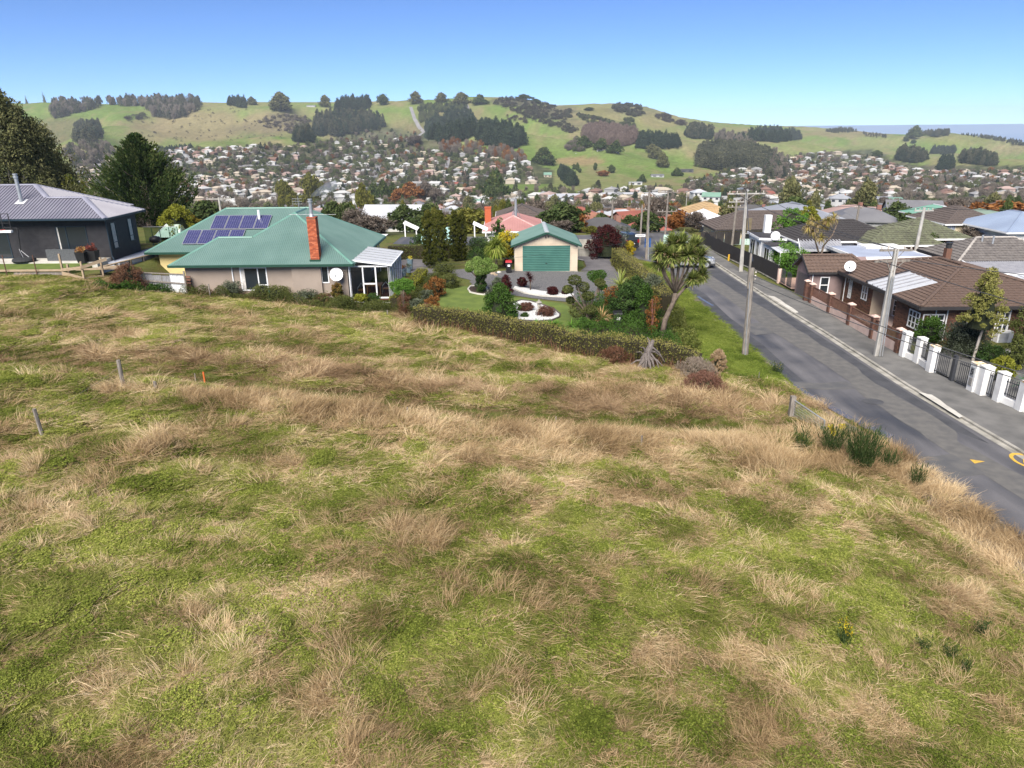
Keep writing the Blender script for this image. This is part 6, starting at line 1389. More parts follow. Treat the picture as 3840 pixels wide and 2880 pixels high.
# ---- brick and lattice fence
M_brf=[mat('fence_brick',(.14,.065,.05),(.10,.05,.038),.9,14),M_bb[0],M_bb[1]]
lf=thing('brick_lattice_fence','brown brick pillars with brown lattice over a pink wall along the footpath','fence',(23.9,48,.6))
zp=.63;PY=[55.75,55.0,51.6,48.3,44.9,41.75];PXs=[23.75,23.88,23.9,23.9,23.88,23.95]
M_latt=mat('brown_lattice',(.155,.08,.06),(.11,.055,.04),.85,6)
for i,(x,y)in enumerate(zip(PXs,PY)):
 hh=1.55 if i==0 else 1.45;p=boxes('pillar',M_mort2,lf,(x-.16,x+.16,y-.16,y+.16,zp-.3,zp+hh))
 for side,c,a0,a1 in(('-y',y-.16,x-.16,x+.16),('-x',x-.16,y-.16,y+.16)):bricks(p,side,c,a0,a1,zp,zp+hh,M_brf)
 mb=MB();mb.add([(x-.22,y-.22,zp+hh),(x+.22,y-.22,zp+hh),(x+.22,y+.22,zp+hh),(x-.22,y+.22,zp+hh),(x-.22,y-.22,zp+hh+.06),(x+.22,y-.22,zp+hh+.06),(x+.22,y+.22,zp+hh+.06),(x-.22,y+.22,zp+hh+.06),(x,y,zp+hh+.18)],[(0,3,2,1),(0,1,5,4),(1,2,6,5),(2,3,7,6),(3,0,4,7),(4,5,8),(5,6,8),(6,7,8),(7,4,8)]);mb.build('pillar_cap',M_pink,lf)
for i in range(1,5):
 x0,y0,x1,y1=PXs[i],PY[i]-.17,PXs[i+1],PY[i+1]+.17
 mb=MB();mb.beam((x0,y0,zp+.2),(x1,y1,zp+.2),.14,.74);mb.build('low_wall',M_pink,lf)
 for zz in(1.30,.60):mb=MB();mb.beam((x0,y0,zp+zz),(x1,y1,zp+zz),.07,.06);mb.build('rail',M_latt,lf)
 L=y0-y1;hgt=.66;off=origin_of(lf)
 for sgn,dxo in((1,-.012),(-1,.012)):
  s0=MB();s0.beam((0,0,0),(0,hgt*.93*sgn,hgt),.01,.045,up=(1,0,0));me=bpy.data.meshes.new('slat');me.from_pydata(s0.v,[],s0.f);me.materials.append(M_latt)
  a=-hgt
  while a<L:
   ya=y1+a if sgn>0 else y1+a+hgt
   lo,hi=0.0,1.0
   if sgn>0:lo=max(0,-a/hgt);hi=min(1,(L-a)/hgt)
   else:lo=max(0,(a+hgt-L)/hgt);hi=min(1,(a+hgt)/hgt)
   if hi-lo>.12:
    M=Matrix.Translation(Vector((x0+(x1-x0)*.5+dxo,ya+sgn*lo*hgt*.93,zp+.62+lo*hgt))-off)@Matrix.Diagonal((1,hi-lo,hi-lo,1));rep('slat',me,lf,M)
   a+=.15
   # ---- white pillars with black railings
wf=thing('white_pillar_fence','white rendered pillars with black steel railings and gates along the footpath','fence',(24.3,37,.6))
M_bar=mat('black_steel',(.035,.037,.042),(.05,.052,.058),.5,8)
WP=[(23.95,41.0),(24.15,39.75),(24.0,38.15),(24.5,35.0),(24.62,34.5),(24.85,33.5),(25.15,32.25),(25.5,30.6),(25.9,29.0)]
hs=[1.5,1.5,1.5,1.5,1.5,1.5,1.45,1.45,1.45]
for i,(x,y)in enumerate(WP):
 w_=.21 if i not in(3,4)else .25
 p=boxes('pillar',M_wr,wf,(x-w_,x+w_,y-w_,y+w_,zp-.4,zp+hs[i]));boxes('pillar_top',M_lichen if i in(2,3,6)else M_wr,wf,(x-w_-.02,x+w_+.02,y-w_-.02,y+w_+.02,zp+hs[i],zp+hs[i]+.05))
barM=MB();barM.cyl(0,0,0,1,.02,.02,6);bme=bpy.data.meshes.new('bar');bme.from_pydata(barM.v,[],barM.f);bme.materials.append(M_bar)
def railing(a,b,z0,z1,base=True,parent=wf,sp=.115,arch=0,nm='bar'):
 a=Vector((*a,0));b=Vector((*b,0));d=(b-a);L=d.length;d.normalize();a=a+d*.22;L-=.44
 if base:mb=MB();mb.beam((a.x,a.y,zp+.02),(a.x+d.x*L,a.y+d.y*L,zp+.02),.22,.62);mb.build('low_wall',M_wr,parent)
 for z in(z0+.1,z1-.16):mb=MB();mb.beam((a.x,a.y,z),(a.x+d.x*L,a.y+d.y*L,z),.03,.04);mb.build('rail',M_bar,parent)
 n=int(L/sp);off=origin_of(parent)
 for k in range(n):
  t=(k+.5)/n;p=a+d*L*t;h1=z1+arch*(4*t*(1-t));M=Matrix.Translation(Vector((p.x,p.y,z0))-off)@Matrix.Diagonal((1,1,h1-z0,1));rep(nm,bme,parent,M)
railing(WP[0],WP[1],zp+.40,zp+1.35);railing(WP[1],WP[2],zp+.40,zp+1.35)
gm=(Vector(WP[2])+Vector(WP[3]))/2
railing(WP[2],gm+Vector((0.03,.18)),zp+.06,zp+1.3,False,arch=.0,nm='gate_bar');railing(gm-Vector((0.03,.18)),WP[3],zp+.06,zp+1.3,False,nm='gate_bar');boxes('gate_post',M_bar,wf,(gm.x-.08,gm.x+.08,gm.y-.12,gm.y+.12,zp,zp+1.45))
railing(WP[4],WP[5],zp+.06,zp+1.3,False,nm='gate_bar');railing(WP[5],WP[6],zp+.40,zp+1.3);railing(WP[6],WP[7],zp+.40,zp+1.3);railing(WP[7],WP[8],zp+.40,zp+1.3)
x,y=WP[3];pn=boxes('number_panel',mat('pebble_panel',(.30,.29,.27),(.15,.14,.13),.9,30),wf,(x-.285,x-.255,y-.13,y+.13,zp+.3,zp+.72));pw=boxes('letter_box_plate',M_alu,wf,(x-.28,x-.255,y-.15,y+.15,zp+.8,zp+1.3))
fc=bpy.data.curves.new('house_number','FONT');fc.body='5';fc.size=.46;fc.align_x='CENTER';fc.align_y='CENTER';fc.extrude=.01;f0_=bpy.data.objects.new('number_curve',fc);fc.materials.append(M_black);COL.objects.link(f0_);bpy.context.view_layer.update();fm_=bpy.data.meshes.new_from_object(f0_.evaluated_get(bpy.context.evaluated_depsgraph_get()));bpy.data.objects.remove(f0_);fm_.name='house_number';fo=bpy.data.objects.new('house_number',fm_);COL.objects.link(fo);fo.parent=wf
fo.location=Vector((x-.295,y,zp+1.05))-origin_of(wf);fo.rotation_euler=(R(90),0,R(-90))
# ---- black paling fence, wrought gate
pf=thing('black_paling_fence','tall black paling fence beside the footpath left of the driveway gate','fence',(23.3,70,.6));M_pal=mat('black_stained_paling',(.022,.02,.02),(.035,.031,.03),.8,5,5,stretch=(6,6,.6))
pln=[(22.95,84.2),(22.85,80),(22.95,77.5),(23.4,72.3),(24.0,67.3),(24.1,62.9)]
pm=MB();pm.box(-.012,.012,-.068,.068,0,1.0);pme=bpy.data.meshes.new('paling');pme.from_pydata(pm.v,[],pm.f);pme.materials.append(M_pal);off=origin_of(pf)
zfence=lambda y:zp+.05
for i,(a,b)in enumerate(zip(pln,pln[1:])):
 L=math.dist(a,b);n=max(1,int(L/.15));an=math.atan2(b[1]-a[1],b[0]-a[0])-math.pi/2
 for k in range(n):
  t=(k+.5)/n;hh=1.42+(.12 if i<2 and(k//8)%2 else 0)+random.uniform(-.01,.01);rep('paling',pme,pf,Matrix.Translation(Vector((a[0]+(b[0]-a[0])*t,a[1]+(b[1]-a[1])*t,zfence(0)))-off)@Matrix.Rotation(an+random.uniform(-.02,.02),4,'Z')@Matrix.Diagonal((1,1,hh,1)))
 for zz in(.3,1.2):mb=MB();mb.beam((a[0]+.04,a[1],zp+zz),(b[0]+.04,b[1],zp+zz),.05,.1);mb.build('rail',M_pal,pf)
 mb=MB();mb=MB();mb.beam((a[0],a[1],zp+.02),(b[0],b[1],zp+.02),.1,.1);mb.build('concrete_foot',M_conc,pf)
for k in range(5):
 x_=22.95+k*.95;rep('paling',pme,pf,Matrix.Translation(Vector((x_,84.4,zp))-off)@Matrix.Rotation(R(90),4,'Z')@Matrix.Diagonal((1,6.6,1.5,1)))
wg=thing('wrought_iron_gate','black wrought iron double gate between paling fence and mauve garage','gate',(24.15,61,.6));railing((24.15,62.75),(24.15,61.2),zp+.1,zp+1.25,False,wg,.13,.12,'gate_bar');railing((24.15,61.3),(24.15,59.8),zp+.1,zp+1.25,False,wg,.13,.12,'gate_bar');boxes('gate_post',M_pink,wg,(24.0,24.3,62.75,63.0,zp-.1,zp+1.2))
drape('driveway',[(24.1,63),(24.1,59.7),(29,59.7),(29,64.5),(24.4,64.5)],mat('pink_paving',(.40,.27,.21),(.30,.2,.16),.9,3,5),.2,1);drape('paved_yard',[(24.6,31),(24.3,41),(27,42.5),(38,42.5),(38,30)],M_path,.14,1)
# ---- houses further along, generic builder
def house(name,label,rects,z0,ze,pitch,wm,rm,style='tile',over=.5,wins=(),cap=None,gut=None,ends='hh',nind=0,group=None,chim=(),tw=.32):
 x0,x1,y0,y1=rects[0];t=thing(name,label,'house',((x0+x1)/2,y0,z0),group)
 for q,(x0,x1,y0,y1,*ex)in enumerate(rects):
  e_=ex[0]if ex else ends;zz=ex[1]if len(ex)>1 else ze
  pl,rd=hip_planes(x0,x1,y0,y1,zz,pitch,e_);wide=(x1-x0)>=(y1-y0)
  for k,p in pl.items():
   if(wide and((k=='left' and e_[0]=='g')or(k=='right' and e_[1]=='g')))or(not wide and((k=='front' and e_[0]=='g')or(k=='back' and e_[1]=='g'))):
    mb=MB();c=Vector(((x0+x1)/2,(y0+y1)/2,0));mb.poly([tuple(Vector(v)+(c-Vector(v))*Vector((over/(x1-x0)*1.6*(not wide or 1),0,0)).x*0)for v in p]);mb.build('gable',wm,t);continue
   if style=='tile':tiles(p,rm,t,nind if k in('left','front')else 0,tw=tw,tl=tw*1.12)
   elif style=='iron':iron('roof',p,rm,t,.2 if tw<.4 else .3,.03)
   else:mbp=MB();mbp.poly(p);mbp.build('roof',rm,t)
  hips=[]
  if wide:hips=[((x0,y0,zz),rd[0]),((x1,y0,zz),rd[1])]if e_=='hh' else[]
  else:hips=[((x0,y0,zz),rd[0]),((x1,y0,zz),rd[0])]if e_[0]=='h' else[]
  caps(t,[rd]+hips,cap or rm,.26)
  gutters(t,[(x0-.03,y1),(x0-.03,y0-.03),(x1+.03,y0-.03),(x1+.03,y1)],gut or M_white,zz-.08,.1,.16)
  mb=MB();mb.box(x0+over,x1-over,y0+over,y1-over,z0-1.5,zz);mb.build('wall',wm,t);mb=MB();mb.poly([(x0,y0,zz-.06),(x0,y1,zz-.06),(x1,y1,zz-.06),(x1,y0,zz-.06)]);mb.build('soffit',M_white,t)
 for w in wins:
  side,c,a0,a1,q0,q1,mull=w[:7];window(t,side,c,a0,a1,q0,q1,M_white,M_glass,mull,(),.08,.05,curtain=w[7]if len(w)>7 else None)
 for(cx,cy,w,zb,ztop,cm)in chim:mb=MB();mb.box(cx-w/2,cx+w/2,cy-w/2,cy+w/2,zb,ztop);mb.box(cx-w/2-.04,cx+w/2+.04,cy-w/2-.04,cy+w/2+.04,ztop-.1,ztop+.02);mb.build('chimney',cm,t)
 return t
dh=house('dark_roof_house','white house with near-black tiled roof and white chimney behind the paling fence',[(28.6,39.5,70.8,78.5)],.4,3.0,23,M_white,M_tiled,nind=60,gut=M_white,wins=[('-y',71.3,30.2,33,.9,2.3,(.5,))])
c_=DP(2875,868,77.3);boxes('chimney',M_white,dh,(c_[0]-.33,c_[0]+.33,77,77.6,2.6,DP(2875,806,77.3)[2]))
M_felt=mat('black_roof_felt',(.03,.028,.032),(.045,.042,.045),.8,3)
mb=MB();mb.add([(25.7,73.4,3.0),(28.9,73.6,2.85),(29.3,77.6,2.95),(25.8,77.6,3.1)],[(0,1,2,3)]);mb.build('flat_roof',M_felt,dh);mb=MB();mb.beam((25.6,73.35,2.92),(28.9,73.55,2.76),.06,.22);mb.beam((25.62,73.3,2.92),(25.72,77.6,3.02),.06,.22);mb.build('fascia',M_white,dh);boxes('sunroom_wall',M_white,dh,(26.0,28.7,73.8,77.3,.3,2.75))
window(dh,'-x',26.0,74.2,75.0,.9,2.5,M_white,M_glass,(.5,));window(dh,'-x',26.0,75.5,76.9,.9,2.5,M_white,M_glass,(.5,));mb=MB();mb.poly([(25.8,70.6,2.6),(27.8,71.4,2.55),(28.2,73.3,2.6),(25.8,73.1,2.65)]);mb.build('flat_roof',M_felt,dh);boxes('sunroom_wall',M_white,dh,(26.1,28.2,70.9,73.8,.3,2.5));window(dh,'-y',70.9,26.3,27.3,1.0,2.3,M_white,M_glass,(.5,));window(dh,'-x',26.1,71.4,72.8,.9,2.2,M_white,M_glass,(.5,))
dd=DP(2908,888,73.2);dish(dh,dd[0],73.2,dd[2]+.1,.46,MATS['dish_white'],M_alu,(-.5,-1,.3),.6)
ribs('carport_roof',[(28.1,68.6,2.55),(32.2,68.6,2.55),(33.0,71.3,3.15),(28.9,71.3,3.15)],mat('grey_white_rib',(.35,.35,.37),(.28,.28,.30),.4),dh,.3,.12,.05)
for a_,b_ in(((28.0,68.55,2.5),(32.3,68.55,2.5)),((28.02,68.55,2.52),(28.82,71.3,3.12))):mb=MB();mb.beam(a_,b_,.08,.24);mb.build('fascia',M_white,dh)
for x_ in(28.2,32.0):boxes('carport_post',M_white,dh,(x_-.1,x_+.1,68.6,68.8,.4,2.45))
boxes('carport_wall',M_glass,dh,(28.6,31.8,70.2,70.25,.5,2.4));mb=MB()
for k in range(4):xx=26.2+k*.55;mb.beam((xx,68.6,2.35),(xx,70.8,2.5),.5,.03)
mb.build('pergola_roof',M_poly,dh);mb=MB()
for x_,y_ in((26.2,68.6),(28.0,68.6)):mb.box(x_-.05,x_+.05,y_-.05,y_+.05,.4,2.35)
mb.beam((26.1,68.6,2.33),(28.2,68.6,2.33),.07,.1);mb.build('pergola_post',M_white,dh)
ft=thing('flat_roof_building','low grey building with pale blue flat roof and white edge behind the garage','building',(33.5,62,.5));mb=MB();mb.poly([(30.6,62.0,2.9),(36.9,62.0,2.9),(36.9,68.4,2.95),(30.6,68.4,2.95)]);mb.build('flat_roof',mat('pale_blue_membrane',(.33,.37,.46),(.28,.31,.39),.6,.7,4),ft)
for a_,b_ in(((30.5,61.95),(37.0,61.95)),((30.55,61.95),(30.55,68.4)),((36.95,62),(36.95,68.4))):mb=MB();mb.beam((*a_,2.86),(*b_,2.86),.12,.26);mb.build('fascia',M_white,ft)
boxes('wall',mat('blue_grey_wall',(.17,.18,.21),(.14,.15,.17),.8),ft,(30.9,36.6,62.3,68.2,.2,2.74));window(ft,'-y',62.3,33.0,35.0,1.4,2.4,M_dkf,M_glass,(.5,));mb=MB();mb.box(33.4,36.9,66.5,68.4,2.95,3.12);mb.build('upper_deck',M_white,ft)
hg=house('grey_tile_house','house with weathered grey tiled hip roof and pale hip line, right of the flat roof',[(37.8,47.5,59.4,65.8)],.4,3.0,25.5,mat('red_brown_brickwork',(.22,.08,.05),(.16,.06,.04),.9,9),M_tileg,nind=60,cap=mat('pale_mortar_ridge',(.36,.33,.30),None,.9),gut=M_dkf)
iron('lean_to_roof',[(38.2,56.2,2.55),(48,56.2,2.55),(48,59.5,3.0),(38.2,59.5,3.0)],mat('grey_ribbed_iron',(.27,.27,.29),(.21,.21,.23),.45),hg,.2,.03);mb=MB();mb.beam((38.15,56.1,2.5),(38.15,59.5,2.98),.08,.2);mb.beam((38.15,56.12,2.5),(48,56.12,2.5),.08,.2);mb.build('fascia',M_white,hg);boxes('lean_to_wall',M_white,hg,(38.6,48,56.8,59.6,.4,2.45))
for k in range(9):mb=MB();x_=39.2+k*.95;mb.beam((x_,53.2,2.2),(x_,56.1,2.5),.85,.03);mb.build('pergola_sheet',M_poly,hg)
mb=MB();mb.beam((39,53.2,2.15),(48,53.2,2.15),.08,.16);[mb.box(x_-.06,x_+.06,53.15,53.27,.3,2.1)for x_ in(39.1,42,45,47.8)];mb.build('pergola_frame',M_white,hg)
c_=DP(3524,975,56);boxes('chimney',M_bb[0],bk,(32.7,33.1,53.0,53.4,4.1,5.15));mb=MB();mb.cyl(32.9,53.2,5.15,5.5,.2,.2,10);mb.cyl(32.9,53.2,5.5,5.6,.26,.26,10);mb.build('chimney_pot',M_black,bk)
mb=MB();mb.cyl(DP(3683,900,62)[0],62,4.2,4.8,.09,.09,8);mb.cyl(DP(3528+95*2,930,61)[0],61,4.2,4.9,.08,.08,8);mb.build('vent_pipe',M_alu,hg)
house('cream_brown_tile_house','cream house with brown-grey tiled hip roof behind the mint wall',[(25.2,40.7,88.0,95.8)],-2,1.85,25,mat('cream_render',(.68,.58,.40),(.60,.50,.34),.85),M_tilebr,nind=0,gut=M_dkf,wins=[('-y',88.5,28.9,32.5,.3,1.35,(.25,.5,.75)),('-x',25.7,89.6,91.3,-.6,1.35,(.5,))])
mw=thing('mint_wall','long pale mint green metal wall along the side street','wall',(20,86,.4));M_mint=mat('mint_metal',(.42,.56,.50),(.37,.50,.45),.6,.6,4)
mpts=[DP(2488,900,87),DP(2560,900,86.5),DP(2680,900,86),DP(2830,900,85.6)];mz=[DP(2490,880,87)[2],DP(2560,893,86.5)[2],DP(2680,895,86)[2],DP(2830,902,85.6)[2]]
for(a_,b_,za_,zb_)in zip(mpts,mpts[1:],mz,mz[1:]):
 n=int(math.dist(a_[:2],b_[:2])/.9)
 for k in range(n):p=[a_[0]+(b_[0]-a_[0])*t for t in(k/n,(k+.96)/n)];q=[a_[1]+(b_[1]-a_[1])*t for t in(k/n,(k+.96)/n)];mb=MB();mb.beam((p[0],q[0],(za_-.6)/2),(p[1],q[1],(za_-.6)/2),.04,za_+.6);mb.build('panel',M_mint,mw)
house('green_tile_house','brick house with mossy green tiled hip roof and large white windows',[(39.3,47,72.2,79.5),(34.5,42.0,66.9+1.5,72.4+2)],.2,2.95,24,mat('orange_red_brickwork',(.33,.11,.06),(.25,.085,.05),.9,9),M_tilegn,gut=M_white,wins=[('-y',72.7,40.4,42.6,1.0,2.5,(.25,.5,.75)),('-y',72.7,44.2,45.6,.6,2.5,(.5,)),('-y',68.9,37.5,41,1.5,2.4,(.3,.6))])
# =================================================================== POLES, WIRES, CARS, SMALL THINGS
def wire(name,label,pts,sag=.5,r=.023,m=None):
 mb=MB();
 for a,b in zip(pts,pts[1:]):
  P=[(a[0]+(b[0]-a[0])*t,a[1]+(b[1]-a[1])*t,a[2]+(b[2]-a[2])*t-sag*4*t*(1-t))for t in[k/12 for k in range(13)]];mb.tube(P,r,4,cap=False)
 o=mb.build(name,m or M_bar);tag(o,label,'wire');return o
def concrete_pole(label,x,y,z,top,arm=1.7,w0=.32,lean=0,dy=0):
 t=thing('power_pole',label,'power pole',(x,y,z));mb=MB()
 for s in(-1,1):mb.beam((x+s*w0*.4,y,z-.2),(x+lean+s*w0*.2,y+dy,top),w0*.22,w0*.5,up=(0,1,0))
 mb.beam((x,y+.02,z-.2),(x+lean,y+dy+.02,top),w0*.5,w0*.22,up=(0,1,0))
 mb.build('shaft',M_concrete_pole,t);mb=MB();mb.beam((x+lean-arm,y,top-.1),(x+lean+arm,y,top-.1),.09,.12);mb.tube([(x+lean-arm*.5,y,top-.12),(x+lean,y,top-.75),(x+lean+arm*.5,y,top-.12)],.02,5);mb.build('crossarm',M_concrete_pole if arm>1.2 else M_oldwood,t)
 for k in(-.9,-.5,.5,.9):mb=MB();mb.lathe(x+lean+arm*k,y,[(.03,top-.04),(.06,top+.0),(.045,top+.06),(.06,top+.1),(.02,top+.16)],8);mb.build('insulator',mat('porcelain',(.5,.45,.4),None,.3),t)
 return t
x,y,_=GP(2778,1018,.63);tp1=DP(2800,722,y);p1=concrete_pole('pale concrete pole with white crossarm and street lamp on the footpath beside the paling fence',x,y,.63,tp1[2],1.75,.34,tp1[0]-x);ptA=(tp1[0],y,tp1[2])
mb=MB();mb.tube([(ptA[0],y,ptA[2]-1.2),(ptA[0]-.05,y-.05,ptA[2]+.1),(ptA[0]-.4,y-.5,ptA[2]+.45),(ptA[0]-.9,y-1.2,ptA[2]+.5)],.04,6);mb.build('lamp_arm',M_bar,p1);mb=MB();mb.obox((ptA[0]-1.1,y-1.45,ptA[2]+.48),(.28,.3,0),(.09,-.08,0),(0,0,.06));mb.build('lamp_head',M_alu,p1)
boxes('brown_band',mat('brown_band',(.16,.13,.08),None,.9),p1,(x+.05,x+.5,y-.2,y+.2,4.6,5.7))
x,y,_=GP(3288,1334,.63);tp2=DP(3362,932,y);p2=concrete_pole('weathered concrete pole with twin wires in front of the brick lattice fence',x,y,.63,tp2[2],.95,.36,tp2[0]-x);ptB=(tp2[0],y,tp2[2]);
mb=MB();mb.beam((ptB[0]-1.15,y,ptB[2]-.75),(ptB[0]+.9,y,ptB[2]-.7),.09,.12);mb.beam((ptB[0]-.45,y-.1,ptB[2]-.8),(ptB[0]-.1,y,ptB[2]-1.45),.05,.05);mb.beam((ptB[0]+.55,y-.1,ptB[2]-.7),(ptB[0]-.1,y,ptB[2]-1.45),.05,.05);mb.build('crossarm',M_oldwood,p2)
mb=MB();mb.tube([(ptB[0]-.1,y-.25,ptB[2]-1.6),(x+.02,y-.28,.7)],.035,6);mb.tube([(ptB[0]+.02,y-.25,ptB[2]-1.6),(x+.18,y-.28,.7)],.03,6);mb.build('cable_pipe',M_alu,p2)
# leaning timber pole on the verge
x,y,_=GP(2793,1342,.6);tpc=DP(2820,1005,y);lp=thing('timber_pole','leaning grey timber pole on the grass verge with a thinner stub above','pole',(x,y,.5));mb=MB();mb.tube([(x,y,.2),(tpc[0],y,tpc[2])],[.2,.15],9);mb.build('shaft',M_oldwood,lp)
tpd=DP(2822,950,y);mb=MB();mb.beam((tpc[0]-.14,y-.05,tpc[2]-1.2),(tpd[0]-.1,y-.05,tpd[2]),.13,.1);mb.build('stub_post',M_oldwood,lp);mb=MB();mb.tube([(x-.05,y-.2,.4),(tpc[0]-.1,y-.18,tpc[2]-.8)],.03,5);mb.build('cable_pipe',M_alu,lp)
for k in range(3):mb=MB();mb.lathe(tpc[0]+.22,y-.1,[(.02,tpc[2]-.3-k*.2),(.06,tpc[2]-.24-k*.2),(.02,tpc[2]-.18-k*.2)],7);mb.build('insulator',MATS['porcelain'],lp)
ptC=(tpc[0],y,tpc[2])
# steel-rail strengthened pole at the driveway mouth, street sign
x,y,_=GP(2425,1035+0,.5);x,y,_=GP(2424,976,.5);tpe=DP(2436,717,y);tp=thing('power_pole','tall grey timber pole with steel rail at the side street corner','power pole',(x,y,.4));mb=MB();mb.tube([(x,y,.1),(tpe[0],y,tpe[2])],[.16,.11],9);mb.build('shaft',M_oldwood,tp)
mb=MB();mb.beam((x+.18,y-.05,.2),(tpe[0]-.02+.1,y-.05,tpe[2]-3.2),.1,.1);mb.build('steel_rail',M_alu,tp);ptE=(tpe[0],y,tpe[2])
sg=thing('street_sign','white street name blade with a blue sign below beside the tall grey pole','street sign',(x-.9,y+.3,.4));a=DP(2410,884,y);mb=MB();mb.beam((a[0]-.75,y+.1,a[2]),(a[0]+.3,y+.1,a[2]),.04,.24);mb.build('blade',M_white,sg);mb=MB()
for k in range(7):mb.box(a[0]-.62+k*.12,a[0]-.55+k*.12,y+.06,y+.078,a[2]-.05,a[2]+.05)
mb.build('lettering',M_black,sg);mb=MB();b_=DP(2425,911,y);mb.box(b_[0]-.15,b_[0]+.5,y+.3,y+.34,b_[2]-.5,b_[2]+.45);mb.build('blue_sign',mat('blue_sign',(.03,.10,.30),None,.5),sg);mb=MB();mb.cyl(x+.05,y+.36,.3,a[2]+.3,.04,.04,8);mb.build('post',M_alu,sg)
def timber_pole(label,px,pyb,pyt,Y,arms=(.0,),w=.16,armw=1.1,m=M_oldwood,cat='power pole'):
 a=DP(px,pyb,Y);t_=DP(px+(px-1920)*(pyb-pyt)/7200,pyt,Y);t=thing('power_pole',label,cat,(a[0],Y,a[2]));mb=MB();mb.tube([(a[0],Y,min(a[2],H(a[0],Y))),(t_[0],Y,t_[2])],[w,w*.75],8);mb.build('shaft',m,t)
 for q in arms:
  mb=MB();mb.beam((t_[0]-armw,Y,t_[2]-.2-q),(t_[0]+armw,Y,t_[2]-.2-q),.09,.11);mb.build('crossarm',m,t)
  for s in(-.9,-.45,.45,.9):mb=MB();mb.lathe(t_[0]+s*armw,Y,[(.02,t_[2]-.15-q),(.06,t_[2]-.05-q),(.02,t_[2]+.04-q)],6);mb.build('insulator',MATS['porcelain'],t)
 return(t_[0],Y,t_[2])
pF=timber_pole('brown timber pole with two crossarms left of the mint wall',2492,905,715,93,(0,2.4),.14,1.3);pG=timber_pole('old brown timber pole left of the street sign',2398,935,770,86,(.3,),.14,.8);pH=timber_pole('grey timber pole behind the maroon tree',2292,870,750,120,(.3,),.17,.7)
pI=timber_pole('short brown pole rising in front of the cream brown-tile house',2745,915,760,83,(.3,),.14,1.0);timber_pole('white transformer pole behind the brown-tiled roof',2757,800,742,110,(.4,),.16,1.2,M_concrete_pole)
pJ=timber_pole('dark green timber pole between the dark and green tiled roofs',3205,868,770,84,(.1,),.16,.5,M_oldwood);pK=timber_pole('pale concrete pole in front of the green tiled house',3432,945,778,68,(.1,),.18,.9,M_concrete_pole)
timber_pole('white T-shaped pole rising behind the green roof',826,780,740,90,(0,),.16,1.6,M_concrete_pole)
for i,(px,b,t_,Y)in enumerate([(2205,800,757,220),(2352,810,770,240),(2390,840,790,180),(2352,790,760,300),(2575,740,716,320),(1663,770,750,260),(3330,780,752,300),(3690,770,745,330),(3558,770,745,300)]):timber_pole('distant utility pole among the valley roofs, %s'%['left of the silver roof','right of the white roofs','beside the small red roof','behind the silver and white roofs','behind the tan tiled roof','left of the pale green gabled building','behind the green tiled roof','near the riverside conifers','above the green iron roof'][i],px,b,t_,Y,(.2,),.16,1.1,M_oldwood if i%2 else M_concrete_pole)
for o in[o for o in COL.objects if str(o.get('label')).startswith('distant utility pole')]:o['group']='distant utility poles among the valley roofs'
for k,(a,b,s)in enumerate([(ptB,(ptA[0]+1.2,ptA[1],ptA[2]),.5),(ptB,(ptA[0]-1.2,ptA[1],ptA[2]),.5),((ptB[0]+.9,ptB[1],ptB[2]-.7),(52,30,6.2),.7),((ptB[0]-.9,ptB[1],ptB[2]-.7),(31,5,6.8),.7)]):wire('overhead_wire',['upper overhead wire from the weathered pole back to the lamp pole','second overhead wire from the weathered pole back to the lamp pole','service wire running right from the weathered pole over the brick house','overhead wire running forward above the footpath'][k],[a,b],s)
for k,dz in enumerate((0,.35)):wire('overhead_wire',['upper wire strung low between verge pole and white pillar fence','lower wire strung between verge pole and white pillar fence'][k],[(ptC[0],ptC[1],ptC[2]-.4-dz),(27,27,2.6-dz)],.4)
wire('overhead_wire','wire from the lamp pole to the dark verge pole stub',[ptA,(ptC[0],ptC[1],ptC[2]+.4)],.4);wire('overhead_wire','stay wires slanting right from the tall corner pole',[ptE,(pF[0]+4,88,1.6)],.1);wire('overhead_wire','lower stay wire slanting from the tall corner pole',[(ptE[0],ptE[1],ptE[2]-3),(pF[0]+4.4,86,.8)],.1)
wire('overhead_wire','wire between the tall corner pole and the two-arm brown pole',[ptE,pF,pI],.5);wire('overhead_wire','long wire running left across the garden from the corner pole',[(ptE[0],ptE[1],1.5+1.2),(-14,52,3.9)],.4,.01);wire('overhead_wire','wire along the green and dark tiled roofs',[pJ,pK,(60,75,6)],.4);wire('overhead_wire','wire from the lamp pole to the dark green pole',[ptA,pJ],.6)
